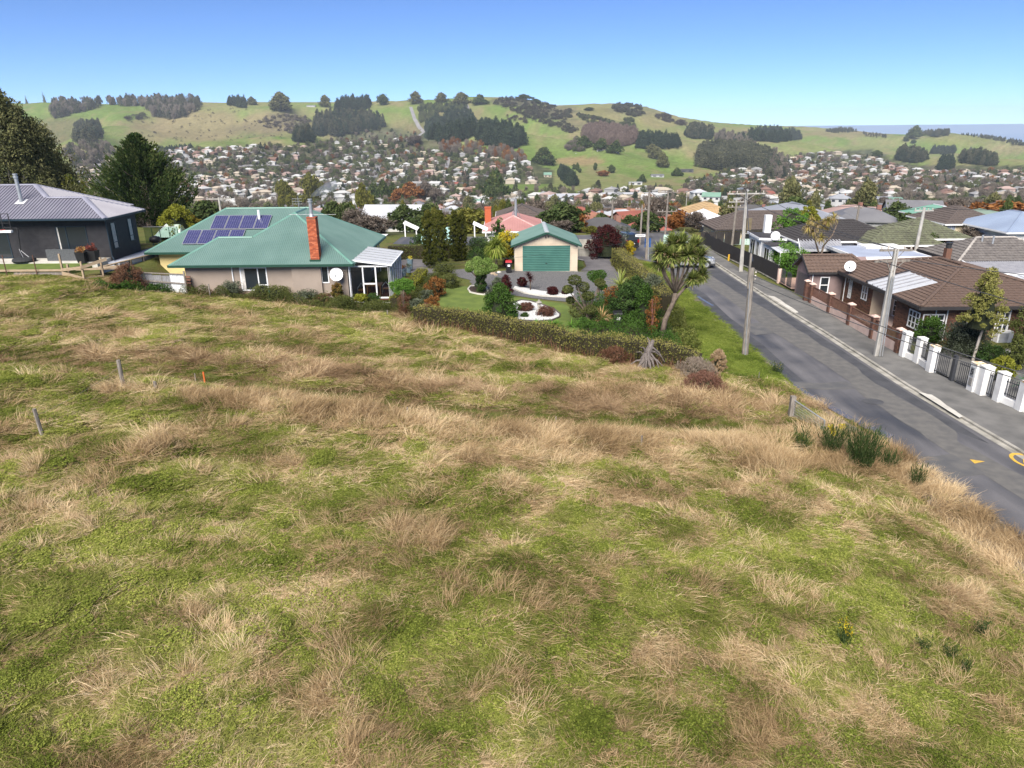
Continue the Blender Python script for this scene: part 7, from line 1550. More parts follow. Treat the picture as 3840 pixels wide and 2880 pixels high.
# ---- cars
def car(name,label,loc,rz,body,L=4.7,W=1.85,Hh=1.8,plate=True):
 t=thing(name,label,'car',loc,rz=rz)
 def place(mb,nm,m,parent=t,smooth=False):
  o=bpy.data.objects.new(nm,None);me=bpy.data.meshes.new(nm);me.from_pydata(mb.v,[],mb.f)
  ms=m if isinstance(m,list)else[m]
  for q in ms:me.materials.append(q)
  if len(ms)>1:me.polygons.foreach_set('material_index',mb.m)
  if smooth:me.polygons.foreach_set('use_smooth',[True]*len(mb.f))
  bpy.data.objects.remove(o);o=bpy.data.objects.new(nm,me);COL.objects.link(o);o.parent=parent;return o
  # lower body: loft of cross sections along x (front = +x)
 xs=[-L/2,-L/2+.12,-L/2+.5,-.9,.2,L/2-1.35,L/2-.6,L/2-.15,L/2]
 zt_=[.95,1.05,1.10,1.08,1.06,1.06,.98,.86,.70];zb=[.45,.36,.30,.28,.28,.28,.28,.34,.45];ww=[.80,.9,.97,1,1,.99,.95,.84,.68]
 mb=MB();rings=[]
 for x,a,b,w in zip(xs,zt_,zb,ww):
  hw=W/2*w;rings.append([(x,-hw*.93,b),(x,-hw,b+.18),(x,-hw,a-.22),(x,-hw*.93,a-.05),(x,-hw*.8,a),(x,hw*.8,a),(x,hw*.93,a-.05),(x,hw,a-.22),(x,hw,b+.18),(x,hw*.93,b)])
 n=10
 for r_ in rings:mb.v+=r_
 for i in range(len(rings)-1):
  for k in range(n):mb.f.append((i*n+k,i*n+(k+1)%n,(i+1)*n+(k+1)%n,(i+1)*n+k));mb.m.append(0)
 mb.f.append(tuple(reversed(range(n))));mb.f.append(tuple((len(rings)-1)*n+k for k in range(n)));mb.m+=[0,0];place(mb,'body',body,smooth=False)
 # cabin
 mb=MB();A_=[(-L/2+.1,1.06),(-L/2+.45,Hh-.08),(-L/2+1.2,Hh),(.35,Hh-.02),(L/2-1.35,1.07)];hwb,hwt=W/2*.86,W/2*.68
 P=[]
 for x,z in A_:
  f=(z-1.06)/(Hh-1.06);hw=hwb+(hwt-hwb)*f;P.append((x,-hw,z));P.append((x,hw,z))
 mb.v=P;mb.f=[(0,1,3,2),(2,3,5,4),(4,5,7,6),(6,7,9,8),(0,2,4,6,8),(1,9,7,5,3)];mb.m=[1,0,0,1,1,1];place(mb,'cabin',[body,M_glass])
 mb=MB()
 for s in(-1,1):
  for(a,b)in(((-L/2+.1,1.06),(-L/2+.5,Hh-.08)),((-.85,1.06),(-.75,Hh)),((.3,1.06),(.3,Hh)),((L/2-1.35,1.06),(.35,Hh-.02)),((-L/2+.45,Hh-.06),(.38,Hh-.02))):
   ya=s*(hwb+.01-(hwb-hwt)*((a[1]-1.06)/(Hh-1.06)));yb=s*(hwb+.01-(hwb-hwt)*((b[1]-1.06)/(Hh-1.06)));mb.beam((a[0],ya,a[1]),(b[0],yb,b[1]),.05,.07)
 place(mb,'pillars',body);mb=MB()
 for s in(-1,1):mb.beam((-L/2+.6,s*hwt,Hh+.04),(.3,s*hwt,Hh+.03),.04,.04)
 place(mb,'roof_rail',M_alu)
 for x in(-L/2+.85,L/2-.9):
  for s in(-1,1):
   mb=MB();mb.tube([(x,s*(W/2-.24),.36),(x,s*(W/2+.01),.36)],.36,18);wo=place(mb,'wheel',M_black);mb=MB();mb.tube([(x,s*(W/2+.012),.36),(x,s*(W/2+.03),.36)],.23,14);place(mb,'rim',M_alu,wo)
   mb=MB();K=10;P0=[]
   for k in range(K+1):a=math.pi*k/K;P0.append((x+.43*math.cos(a),s*(W/2+.005),.34+.43*math.sin(a)))
   mb.tube(P0,.035,5);place(mb,'wheel_arch',M_black)
 for s in(-1,1):
  mb=MB();mb.obox((L/2-.22,s*W*.34,.82),(.12,-.04*s,0),(0,.2,0),(0,0,.07));place(mb,'headlight',M_pvf);mb=MB();mb.obox((-L/2+.03,s*W*.38,.98),(.05,0,0),(0,.1,0),(0,0,.16));place(mb,'tail_light',mat('red_lens',(.3,.01,.01),None,.3));mb=MB();mb.obox((.75,s*(W/2+.08),1.12),(.06,0,0),(0,.1,0),(0,0,.08));place(mb,'mirror',body)
 mb=MB();mb.obox((L/2-.01,0,.62),(.02,0,0),(0,.45,0),(0,0,.14));place(mb,'grille',M_black);mb=MB();mb.obox((L/2+.015,0,.48),(.01,0,0),(0,.26,0),(0,0,.06));mb.obox((-L/2-.015,0,.7),(.01,0,0),(0,.26,0),(0,0,.06));place(mb,'number_plate',M_white)
 mb=MB();mb.box(-L/2+.02,L/2-.05,-W/2+.1,W/2-.1,.25,.42);place(mb,'sill',M_black);return t
M_silver=mat('silver_paint',(.50,.51,.53),(.46,.47,.49),.25,1,metal=.5,coat=.6);M_blackcar=mat('black_car_paint',(.015,.016,.02),None,.2,coat=.6)
a=GP(2597,1003,.52);car('parked_car','silver sport utility vehicle half hidden behind the cabbage tree at the kerb',(a[0]-.1,a[1]+.6,.52),R(-8),M_silver,4.8,1.9,1.8)
a=GP(2352,945,.5);car('parked_car','black sport utility vehicle parked beyond the yellow flowering shrub',(a[0],a[1]+2.2,H(a[0],a[1]+2)+.1),R(105),M_blackcar,4.5,1.85,1.75)
# ---- bins, hydrant, posts, birdbath, pergola, shed, tree on the right
def bin_(label,px,py,lid,rz=0):
 x,y,_=GP(px,py,1.25);z=H(x,y)+.04;t=thing('wheelie_bin',label,'wheelie bin',(x,y,z));mb=MB();mb.add([(x-.22,y-.24,z+.08),(x+.22,y-.24,z+.08),(x+.22,y+.22,z+.08),(x-.22,y+.22,z+.08),(x-.29,y-.33,z+1.0),(x+.29,y-.33,z+1.0),(x+.29,y+.3,z+1.0),(x-.29,y+.3,z+1.0)],[(0,3,2,1),(4,5,6,7),(0,1,5,4),(1,2,6,5),(2,3,7,6),(3,0,4,7)]);mb.build('body',M_plan,t)
 mb=MB();mb.add([(x-.31,y-.36,z+1.0),(x+.31,y-.36,z+1.0),(x+.31,y+.34,z+1.02),(x-.31,y+.34,z+1.02),(x-.27,y-.3,z+1.07),(x+.27,y-.3,z+1.07),(x+.27,y+.28,z+1.13),(x-.27,y+.28,z+1.13)],[(0,3,2,1),(4,5,6,7),(0,1,5,4),(1,2,6,5),(2,3,7,6),(3,0,4,7)]);mb.build('lid',lid,t);mb=MB();mb.tube([(x-.25,y+.36,z+.98),(x+.25,y+.36,z+.98)],.02,6);mb.build('handle',M_plan,t)
 for s in(-1,1):mb=MB();mb.tube([(x+s*.2,y+.22,z+.1),(x+s*.26,y+.22,z+.1)],.1,10);mb.build('wheel',M_plan,t)
 mb=MB();mb.box(x-.1,x+.12,y-.345,y-.325,z+.62,z+.8);mb.build('sticker',M_white,t)
bin_('black wheelie bin with red lid beside the garage',1908,1022,mat('red_lid',(.42,.03,.04),None,.5));bin_('all-black wheelie bin under the dark shrubs',2315,1222,M_plan)
x,y,_=GP(2732,976,.65);hyd=thing('hydrant_marker','yellow bollard marker at the footpath by the paling fence','bollard',(x,y,.62));mb=MB();mb.lathe(x,y,[(.1,.6),(.1,1.05),(.075,1.1),(.1,1.13),(.1,1.2),(.05,1.27),(0,1.28)],10);mb.build('body',mat('yellow_marker',(.62,.36,.03),None,.6),hyd)
x,y,_=GP(2021,1165,1.25);z=H(x,y)+.06;bd=thing('stone_lantern','small stone lantern ornament on the white stones','garden ornament',(x,y,z));mb=MB();mb.lathe(x,y,[(.2,z),(.2,z+.08),(.09,z+.12),(.08,z+.32),(.17,z+.38)],8);mb.build('base',M_conc,bd);mb=MB();mb.lathe(x,y,[(.17,z+.38),(.12,z+.42),(.12,z+.6),(.25,z+.64),(.08,z+.78),(.03,z+.86),(0,z+.9)],8);mb.build('lamp_house',M_conc,bd)
x,y,_=GP(1430,1030,1.4);M_bpot=mat('blue_glaze',(.16,.22,.26),(.10,.15,.18),.35,3)
for px,py,h,r0,r1,lf,l in[(1539,1008,.95,.2,.3,L_yel,'tall grey glazed pot with bright yellow flowers on the deck'),(1514,1033,.65,.2,.32,L_rust,'blue-grey pot with an orange flower head on the deck'),(1533,1013+8,.5,.18,.25,L_grey,'small blue pot between the taller pots on the deck'),(1503,1055,.7,.22,.28,L_grey,'blue-grey pot nearest the conservatory glazing')]:
 p=GP(px,py,1.5);planter(p[0],p[1],1.48,h,r0,r1,M_bpot,l,lf,k=16,spread=.28,hh=.18,leaf=.1)
def stone(label,px,py,r,c=(.35,.32,.28)):
 x,y,_=GP(px,py,1.25);z=H(x,y);mb=MB();rg=random.Random(px);P=[]
 for i in range(5):
  for k in range(8):th=math.pi*(i+.0)/4;ph=2*math.pi*k/8;q=r*rg.uniform(.8,1.15);P.append((x+q*math.sin(th)*math.cos(ph),y+q*math.sin(th)*math.sin(ph)*.8,z+r*.25+q*.6*math.cos(th)))
 mb.v=P;mb.f=[(i*8+k,i*8+(k+1)%8,(i+1)*8+(k+1)%8,(i+1)*8+k)for i in range(4)for k in range(8)];mb.m=[0]*len(mb.f);o=mb.build('boulder',mat('pale_rock_%d'%int(c[0]*100),c,tuple(v*.55 for v in c),.95,3,6,.5,12));tag(o,label,'rock')
stone('pale quartz boulder in the bed beside the yellow-green hedge',1592,1120,.55,(.38,.35,.36));stone('tan boulder at the path edge right of the cloud-pruned shrub',1848,1028,.3,(.40,.31,.22));stone('white stone in the row right of the cloud-pruned shrub',1872,1022,.22,(.55,.52,.48));stone('low tan stone between two others by the gravel drive',1860,1032,.2,(.36,.28,.2));stone('pale rocky mound at the driveway hedge end beside the road',2390,975+15,.7,(.40,.34,.29))
sh=thing('garden_shed','pale aqua corrugated shed behind the column conifers','shed',(-4.8,74,1.2));M_aq=mat('aqua_iron',(.24,.40,.37),(.20,.34,.31),.5,1.5)
sx0,sx1=DP(1582,900,75)[0],DP(1697,900,75)[0];sz=DP(1640,900,75)[2]
vsheet('wall_sheet',sx0,sx1,75,1.1,sz,M_aq,sh,.2,.03);iron('roof',[(sx0-.1,74.9,sz),(sx1+.1,74.9,sz),(sx1+.1,77.5,sz+1.0),(sx0-.1,77.5,sz+1.0)],mat('pale_aqua_roof',(.34,.52,.49),(.29,.45,.42),.45),sh,.2,.03);boxes('wall',M_aq,sh,(sx0,sx1,75.05,77.4,1.0,sz-.02))
for nm,px,py,l in(('pergola',1535,868,'white timber pergola frame left of the aqua shed'),('pergola',1795,870,'white timber beam frame right of the slim conifers')):
 x,y,_=DP(px,py,80);z=DP(px,py-12,80)[2];t=thing(nm,l,'pergola',(x,80,1));mb=MB();mb.beam((x-.6,80,z+.6),(x+1.0,79.6,z-.1),.1,.22);mb.beam((x-.6,81,z+.62),(x+1.0,80.6,z-.08),.1,.22);mb.build('beam',M_white,t);mb=MB();[mb.box(x+dx-.06,x+dx+.06,79.8,79.92,z-.9,z+dz)for dx,dz in((-.45,.45),(.8,-.05))];mb.build('post',M_white,t)
gw=thing('concrete_wall','low grey block wall right of the garage','wall',(8,75,1));a,b=DP(2150,905,75)[0],DP(2232,905,75)[0]
for k in range(5):boxes('panel',M_conc,gw,(a+(b-a)*k/5,a+(b-a)*(k+.97)/5,75,75.15,.9,DP(2190,898,75)[2]))
bush('maroon_tree','deep maroon bushy tree right of the garage','tree',*(lambda p:(p[0],74.5,H(p[0],74.5)))(DP(2272,900,74.5)),2.05,DP(2272,845,74.5)[2]-1.0,L_maroon,'dome',120,70,.12,z0=.1,cr=.18)
bush('silver_shrub','loose grey-green shrub right of the maroon tree','shrub',*(lambda p:(p[0],76,H(p[0],76)))(DP(2325,900,76)),1.2,3.2,L_grey,'vase',70,30,.10,z0=.2);bush('gorse_bush','bright yellow flowering shrub beside the black vehicle','shrub',*(lambda p:(p[0],77,H(p[0],77)))(DP(2361,930,77)),.6,1.5,L_gold,'ball',30,36,.10,z0=.1)
# hedge shrubs behind the paling fence, right-hand garden
for i,(px,py)in enumerate([(2835,930),(2880,948),(2912,970),(2940,1000)]):
 p=GP(px,py+30,.6);bush('boundary_shrub','bright green rounded shrub showing over the black paling fence, %s'%['farthest of four','second of four','third of four','nearest and largest of four'][i],'shrub',p[0]+.9,p[1],.55,1.1+.15*i,2.0+.12*i,L_fresh,'ball',60,36,.11,z0=.1,group='green shrubs behind the black paling fence')
def at4(zx,zy,z=.75):p=GP(3000+zx/2.6333,900+zy/2.6333,z);return p[0],p[1],z-.1
for zx,zy,w,h,m,e,l in[(1240,1010,.95,1.5,L_green,'ball','rounded green shrub behind the first white pillars'),(1600,1120,1.5,2.0,L_grey,'dome','weeping grey-green shrub behind the black double gate'),(1850,1200,.9,.8,L_dkgreen,'ball','dark low shrub behind the house number pillar'),(2080,1290,.75,1.9,L_olive,'fat','upright olive shrub beside the heat pump'),(1965,1400,.62,1.25,L_gold if False else L_ylw,'ball','yellow-green clipped shrub behind the pedestrian gate'),(2270,1080,1.3,3.0,L_olive,'ball','grey-green tree at the right edge above the fence'),(1560,1060,.8,1.1,L_dkgreen,'ball','dark shrub against the brick wall under the corner window')]:
 x,y,z=at4(zx,zy);bush('garden_shrub',l,'shrub',x+.5,y+.6,z,w,h,m,e,70,40,.09,z0=.05)
x,y,z=at4(1730,1200);tp_=DP(3000+1800/2.6333,900+330/2.6333,y+.6)
t=bush('young_tree','slender yellow-green tree with pale trunk in front of the brick house','tree',x+.2,y+.6,z,1.25,tp_[2]-z+.2,leafmat('wattle_leaves',(.09,.095,.025),(.20,.20,.055),(.38,.35,.13)),'fat',130,44,.085,z0=1.8,cr=.2,trunk_m=M_barkpale,ns=3,trunk_h=2.4)
x,y,z=at4(2165,1500);pt_=planter(x+.3,y,z,.42,.2,.27,mat('lime_pot',(.22,.45,.05),None,.4),'lime green pot with a small palm behind the fence railings',L_fresh,k=4);bpy.data.objects.remove(pt_.children[-1]);lobj('leaves',blades('leaves',[rosette(rng,np.array([0,0,.45]),40,.75,.06,1.0,-.1)],leafmat('bluegreen_palm',(.02,.08,.04),(.05,.18,.09),(.12,.3,.16))),pt_)
c_=DP(3080,925,67.5);strap_plant('cabbage_tree','yellowish cabbage tree with forked bare trunk in front of the dark tiled roof','tree',29.0,66.2,.5,[(*[v for v in(DP(px,py,66.2+dy)[0]-29.0,dy,DP(px,py,66.2)[2]-.5)],.8)for px,py,dy in[(3045,825,0),(3065,845,.4),(3030,850,-.3),(3100,845,.2),(3105,825,-.3),(3128,815,.1),(3050,870,.3),(3080,890,-.4),(3090,840,.5)]],leafmat('yellowed_cabbage',(.10,.09,.02),(.26,.22,.06),(.48,.38,.14)),.05,90,[([(0,0,-.1),(.1,0,1.8),(.2,0,2.8)],[.13,.11,.09]),([(.1,0,1.6),(-.6,0,3.2),(-.9,0,4.6)],[.09,.07,.05]),([(.2,0,2.8),(.9,0,3.8),(1.2,0,4.9)],[.08,.07,.05])],1.2,.9,dead=True)
x_,y_,_=GP(3120,1000+20,.6);strap_plant('yucca','bright green strap-leaved plant beside the white flat roof','plant',30.2,64.0,1.0,[(0,0,.9,1.0),(.5,.3,1.0,.9)],L_cab,.06,110,None,.6,.3)
bush('laurel_tree','glossy green tree rising between the brown and blue-grey roofs','tree',*(lambda p:(p[0],80,-.2))(DP(2975,830,80)),1.9,DP(2975,800,80)[2]+.6,L_fresh,'ball',100,50,.16,z0=2.0,cr=.2);bush('laurel_tree','taller yellow-green tree right of the glossy tree above the dark roof','tree',*(lambda p:(p[0],81,-.2))(DP(3028,820,81)),1.5,DP(3028,783,81)[2]+.4,L_ylw,'ball',90,50,.16,z0=2.0,cr=.2)
# ---- field things
M_stump=mat('bleached_wood',(.21,.18,.165),(.09,.075,.068),.95,7,6,.9,stretch=(5,5,1))
x,y,_=GP(2415,1395,1.35);z=H(x,y);st=thing('tree_stump','bleached upturned tree stump with splayed roots below the hedge','tree stump',(x,y,z));mb=MB();mb.tube([(x-.1,y,z-.1),(x,y,z+.6),(x+.25,y+.05,z+1.2),(x+.42,y+.1,z+1.62)],[.27,.22,.17,.08],7);mb.build('trunk',M_stump,st)
for a_,b_,r_ in[((.1,-.1,.9),(.5,-.5,.05),.09),((.05,-.2,.8),(.25,-.75,-.05),.08),((0,-.1,.6),(-.55,-.3,.0),.1),((.2,.1,1.0),(.85,0,.72),.07),((.2,-.1,.7),(.9,-.4,.3),.06),((-.2,0,.5),(-.75,.1,.25),.06),((.1,-.15,1.1),(.1,-.55,.3),.05),((.3,0,1.3),(1.05,-.2,.45),.045),((0,-.1,1.0),(-.35,-.3,1.35),.05),((.2,0,1.2),(.1,.2,1.75),.06),((-.1,0,.8),(-.5,-.1,1.0),.04),((.3,-.1,.9),(.75,-.6,.02),.05),((0,-.2,.9),(-.1,-.8,.0),.06)]:
 mb=MB();mb.tube([(x+a_[0],y+a_[1],z+a_[2]),(x+(a_[0]+b_[0])/2+.05,y+(a_[1]+b_[1])/2,z+(a_[2]+b_[2])/2+.1),(x+b_[0],y+b_[1],z+b_[2])],[r_,r_*.8,r_*.3],6);mb.build('root',M_stump,st)
fwire=[]
for px,pb,pt,w,l,Y in[(464,1452,1350,.16,'thick weathered fence post at the edge of the mown track',None),(160,1635,1533,.13,'leaning round fence post at the far left of the field',None),(586,1465,1436,.13,'short tan broken post in the dry grass right of the thick post',None),(1530,1568,1528,.07,'thin stake in the straw grass left of centre',None),(2405,1672,1634,.07,'thin dark stake in the straw grass right of centre',None),(2085,1585,1565,.05,'tiny peg between the two stakes',None),(735,1432,1400,.05,'thin grey stake beside the orange marker',None),(1018,1163,1090,.16,'green painted sheet post in front of the taupe wall',51.8),(790,1120,1065,.1,'grey post on the wire left of the wide window',51.9),(1048,1168,1100,.1,'grey post right of the green sheet',51.9),(1454,1190,1163,.09,'small wooden post below the conservatory in the dry weeds',48.5),(2845,1420,1395,.04,'white peg on the bright verge',None)]:
 p=(GP(px,pb,3.4 if px<700 else(1.0 if px>2700 else 2.5))if Y is None else DP(px,pb,Y));x,y=p[0],p[1]
 for _ in range(6):
  if Y is None:p=GP(px,pb,H(x,y));x,y=p[0],p[1]
 z=H(x,y);ztop=DP(px,pt,y)[2];o=None;t=MB();t.tube([(x,y,z-.2),(x+(-.06 if px<300 else 0),y,max(ztop,z+.3))],[w*.55,w*.5],7);o=t.build('fence_post',M_oldwood if 'green' not in l else M_grd);tag(o,l,'fence post');fwire.append((x,y,z))
 if px==464:A1=(x,y,z)
 if px==160:A0=(x,y,z)
wire('fence_wire','rusty fence wires sagging between the two field posts',[(A0[0],A0[1],A0[2]+.8),(A1[0],A1[1],A1[2]+.9)],.12,.006,M_oldwood)
x,y,_=GP(768,1432,3.0);om=thing('survey_marker','orange survey marker stake in the grass','survey marker',(x,y,H(x,y)));mb=MB();mb.box(x-.035,x+.035,y-.02,y+.02,H(x,y)-.1,H(x,y)+.62);mb.build('stake',mat('orange_paint',(.50,.12,.03),None,.7),om)
x0,y0,_=GP(2963,1578,.8);x1,y1,_=GP(3085,1640,.8);gt=thing('field_gate','galvanised mesh field gate beside a dark wooden post at the road edge','gate',(x0,y0,.6));post(gt,x0,y0,.5,2.05,.22,M_oldwood);mb=MB()
x1,y1,_=GP(3082,1650,.6)
for a_,b_ in(((x0,y0,1.9),(x1,y1,1.55)),((x0,y0,.8),(x1,y1,.6)),((x0,y0,.8),(x0,y0,1.9)),((x1,y1,.6),(x1,y1,1.55))):mb.tube([a_,b_],.03,6)
mb.build('gate_frame',M_alu,gt);mb=MB()
for k in range(1,24):t_=k/24;mb.tube([(x0+(x1-x0)*t_,y0+(y1-y0)*t_,.8-.2*t_),(x0+(x1-x0)*t_,y0+(y1-y0)*t_,1.9-.35*t_)],.006,4,cap=False)
for k in range(1,9):t_=k/9;mb.tube([(x0,y0,.8+1.1*t_),(x1,y1,.6+.95*t_)],.006,4,cap=False)
mb.build('mesh',M_alu,gt)
def broom(label,px,py,w,h,n=260,flowers=0,z=1.0,per=None):
 p=GP(px,py,z);x,y=p[0],p[1]
 for _ in range(5):p=GP(px,py,H(x,y));x,y=p[0],p[1]
 t=thing('broom_bush',label,'shrub',(x,y,H(x,y)));a=rng.random(n)*6.283;r=np.sqrt(rng.random(n))*w*.6;hh=h*rng.uniform(.5,1.05,n)
 b=np.stack([r*np.cos(a)*.5,r*np.sin(a)*.5,np.zeros(n)],1);D=nrm(np.stack([np.cos(a)*r*.5/w,np.sin(a)*r*.5/w,np.ones(n)],1)+rng.normal(0,.1,(n,3)));k=9
 C=np.concatenate([b+D*(hh*(j+.5)/k)[:,None]+rng.normal(0,.02,(n,3))for j in range(k)]);DD=nrm(np.tile(D,(k,1))+rng.normal(0,.12,(n*k,3)));U=nrm(np.cross(DD,rdir(rng,n*k)))
 lobj('foliage',leaf_mesh('foliage',C,DD,U,np.tile(hh/k*1.5,k),.022,rng.random(n*k),leafmat('broom_stems',(.018,.035,.012),(.045,.075,.022),(.10,.13,.05))),t)
 if flowers:lobj('flowers',cloud_leaves(rng,np.array([[rng.normal(0,w*.2),rng.normal(0,.1),h*.8+rng.normal(0,.1)]for _ in range(5)]),np.full(5,.12),flowers,.05,'flowers',L_gold),t,'stuff')
broom('large dark green broom bush spiking up at the road edge',3225,1745,1.3,1.75,420);broom('broom bush with yellow flowers beside the gate',3115,1700,.8,1.4,200,60);broom('smaller broom clump right of the large broom bush',3320,1760,.9,1.0,180);broom('tall thin broom in front of the gate',3005,1690,.6,1.2,80);broom('low broom bush on the bright verge with a yellow flower',2915,1405,.55,.8,90,6);broom('broom sprigs near the road in the straw',3435,1830,.45,1.1,90)
broom('yellow-flowered broom seedling in the near field',3165,2420,.28,.6,36,14,2.2);broom('dark broom seedling right of the flowering one',3460,2440,.2,.5,30,0,2.);broom('dark broom seedling farther right in the near field',3560,2470,.2,.5,30,0,2.);broom('upright broom seedling near the right edge of the field',3668,2380,.22,.6,34,0,2.);broom('forked broom seedling low right in the field',3615,2520,.2,.45,30,0,2.)
for l,px,py,w,h,m in[('rust-red dead shrub patch in the field beside the verge',2640,1490,1.1,.9,leafmat('redbrown_brush',(.08,.035,.024),(.17,.085,.06),(.26,.15,.11))),('pale dead weed mound behind the rust-red patch',2610,1425,1.1,.9,leafmat('pale_brush',(.14,.11,.085),(.25,.20,.155),(.38,.32,.26))),('straw-draped fence mound beside the verge pole',2690,1395,.5,1.4,L_straw),('brown dead weed heap below the hedge left of the stump',2310,1375,1.0,.8,L_brush)]:
 x,y,_=GP(px,py,1.1);bush('dead_shrub',l,'shrub',x,y,H(x,y),w,h,m,'dome',130,60,.10,z0=0,cr=.2,narrow=.18,up=1.0,ns=5)
 # =================================================================== VALLEY AND HILLS
L_bare=leafmat('bare_twigs',(.05,.041,.034),(.11,.09,.075),(.19,.16,.135),trans=.1)
def farmat(name,a,b,c):return leafmat(name,a,b,c,trans=.1,inst=True)
FM={'bare':farmat('far_bare_twigs',(.08,.068,.056),(.17,.145,.12),(.26,.22,.18)),'conifer':farmat('far_conifer',(.014,.022,.015),(.030,.046,.030),(.06,.08,.045)),
'green':farmat('far_green',(.036,.048,.022),(.082,.10,.045),(.15,.165,.07)),'gum':farmat('far_gum',(.032,.038,.025),(.07,.075,.047),(.12,.12,.075)),
'yellow':farmat('far_yellow',(.05,.055,.012),(.11,.115,.025),(.18,.165,.045)),'orange':farmat('far_orange',(.08,.032,.012),(.19,.080,.028),(.30,.15,.06)),'scrub':farmat('far_scrub',(.028,.024,.020),(.062,.052,.044),(.11,.095,.075)),
'larch':farmat('far_larch',(.10,.07,.06),(.17,.125,.105),(.23,.175,.15))}
def protomesh(kind,seed,k=46,per=12,fm=None):
 rg=np.random.default_rng(seed)
 env={'bare':'vase','conifer':'cone','green':'ball','gum':'fat','yellow':'column','orange':'ball','scrub':'dome','larch':'fat'}[kind]
 C=env_points(rg,env,k,.5,.86,.12 if kind!='scrub' else 0,.3);nar={'bare':.16,'larch':.2,'conifer':.5,'scrub':.6}.get(kind,.65);lf={'bare':.15,'larch':.13,'conifer':.13}.get(kind,.11)
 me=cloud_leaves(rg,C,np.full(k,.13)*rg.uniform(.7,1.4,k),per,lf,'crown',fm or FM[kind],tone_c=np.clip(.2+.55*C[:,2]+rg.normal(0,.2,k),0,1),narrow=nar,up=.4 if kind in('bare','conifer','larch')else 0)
 return me
PROTO={k:[protomesh(k,100+7*i+len(k),70 if k!='scrub' else 22,26 if k in('bare','larch')else 13)for i in range(3)]for k in FM}
# object versions use the plain 'tone' only
OM={'bare':L_bare,'conifer':L_cyp,'green':leafmat('valley_green',(.022,.038,.013),(.058,.085,.030),(.13,.155,.06)),'gum':L_euc,'yellow':leafmat('valley_yellow',(.05,.055,.012),(.12,.125,.028),(.22,.20,.05)),'orange':leafmat('valley_orange',(.07,.028,.01),(.21,.085,.028),(.38,.19,.07)),'scrub':leafmat('valley_scrub',(.028,.024,.020),(.062,.052,.044),(.11,.095,.075)),'larch':L_bare}
OPROTO={k:[protomesh(k,500+11*i+len(k),150,26,OM[k])for i in range(3)]for k in OM}
tkm=MB();tkm.tube([(0,0,-.03),(.01,0,.3),(0,.01,.62)],[.028,.02,.006],6)
for a in range(5):tkm.tube([(0,0,.2+a*.06),(.16*math.cos(a*1.3),.16*math.sin(a*1.3),.5+a*.05),(.26*math.cos(a*1.3),.26*math.sin(a*1.3),.72+a*.04)],[.014,.009,.003],4)
tkme=bpy.data.meshes.new('trunk');tkme.from_pydata(tkm.v,[],tkm.f);tkme.materials.append(M_barkpale)
tkme2=tkme.copy();tkme2.materials.clear();tkme2.materials.append(M_bark)
AUTO=[]
KD={'bare':'bare brown tree','conifer':'dark conifer','green':'round green tree','gum':'grey-green gum tree','yellow':'yellow-green poplar','orange':'orange autumn tree','scrub':'low scrubby tree','larch':'bare pinkish tree'}
KN={'bare':'bare_tree','conifer':'conifer','green':'broadleaf_tree','gum':'gum_tree','yellow':'poplar','orange':'autumn_tree','scrub':'scrub_tree','larch':'bare_tree'}
def put_tree(kind,x,y,h,w,label=None,parts=True,z=None):
 z=H(x,y)if z is None else z;me=OPROTO[kind][random.randrange(3)];rz=random.random()*6.28
 if parts:
  t=thing(KN[kind],label,'tree',(x,y,z),rz=rz);t.scale=(w,w,h);c=bpy.data.objects.new('crown',me);COL.objects.link(c);c.parent=t;c2=bpy.data.objects.new('trunk',tkme if kind in('bare','orange')else tkme2);COL.objects.link(c2);c2.parent=t
 else:t=bpy.data.objects.new(KN[kind],me);COL.objects.link(t);t.location=(x,y,z);t.rotation_euler=(0,0,rz);t.scale=(w,w,h);tag(t,label,'tree')
 if label is None:AUTO.append((t,KD[kind],x,y,z,'tree'))
 return t
def ptree(kind,px,py,top,hw,label,Y=None):
 if Y is None:x,y,z=onto(px,py)
 else:x,y,z=DP(px,py,Y);z=H(x,Y)
 h=DP(px,top,y)[2]-z;w=2*hw/FP*y*1.06;put_tree(kind,x,y,h,w,label,z=z)
N_TREES=0
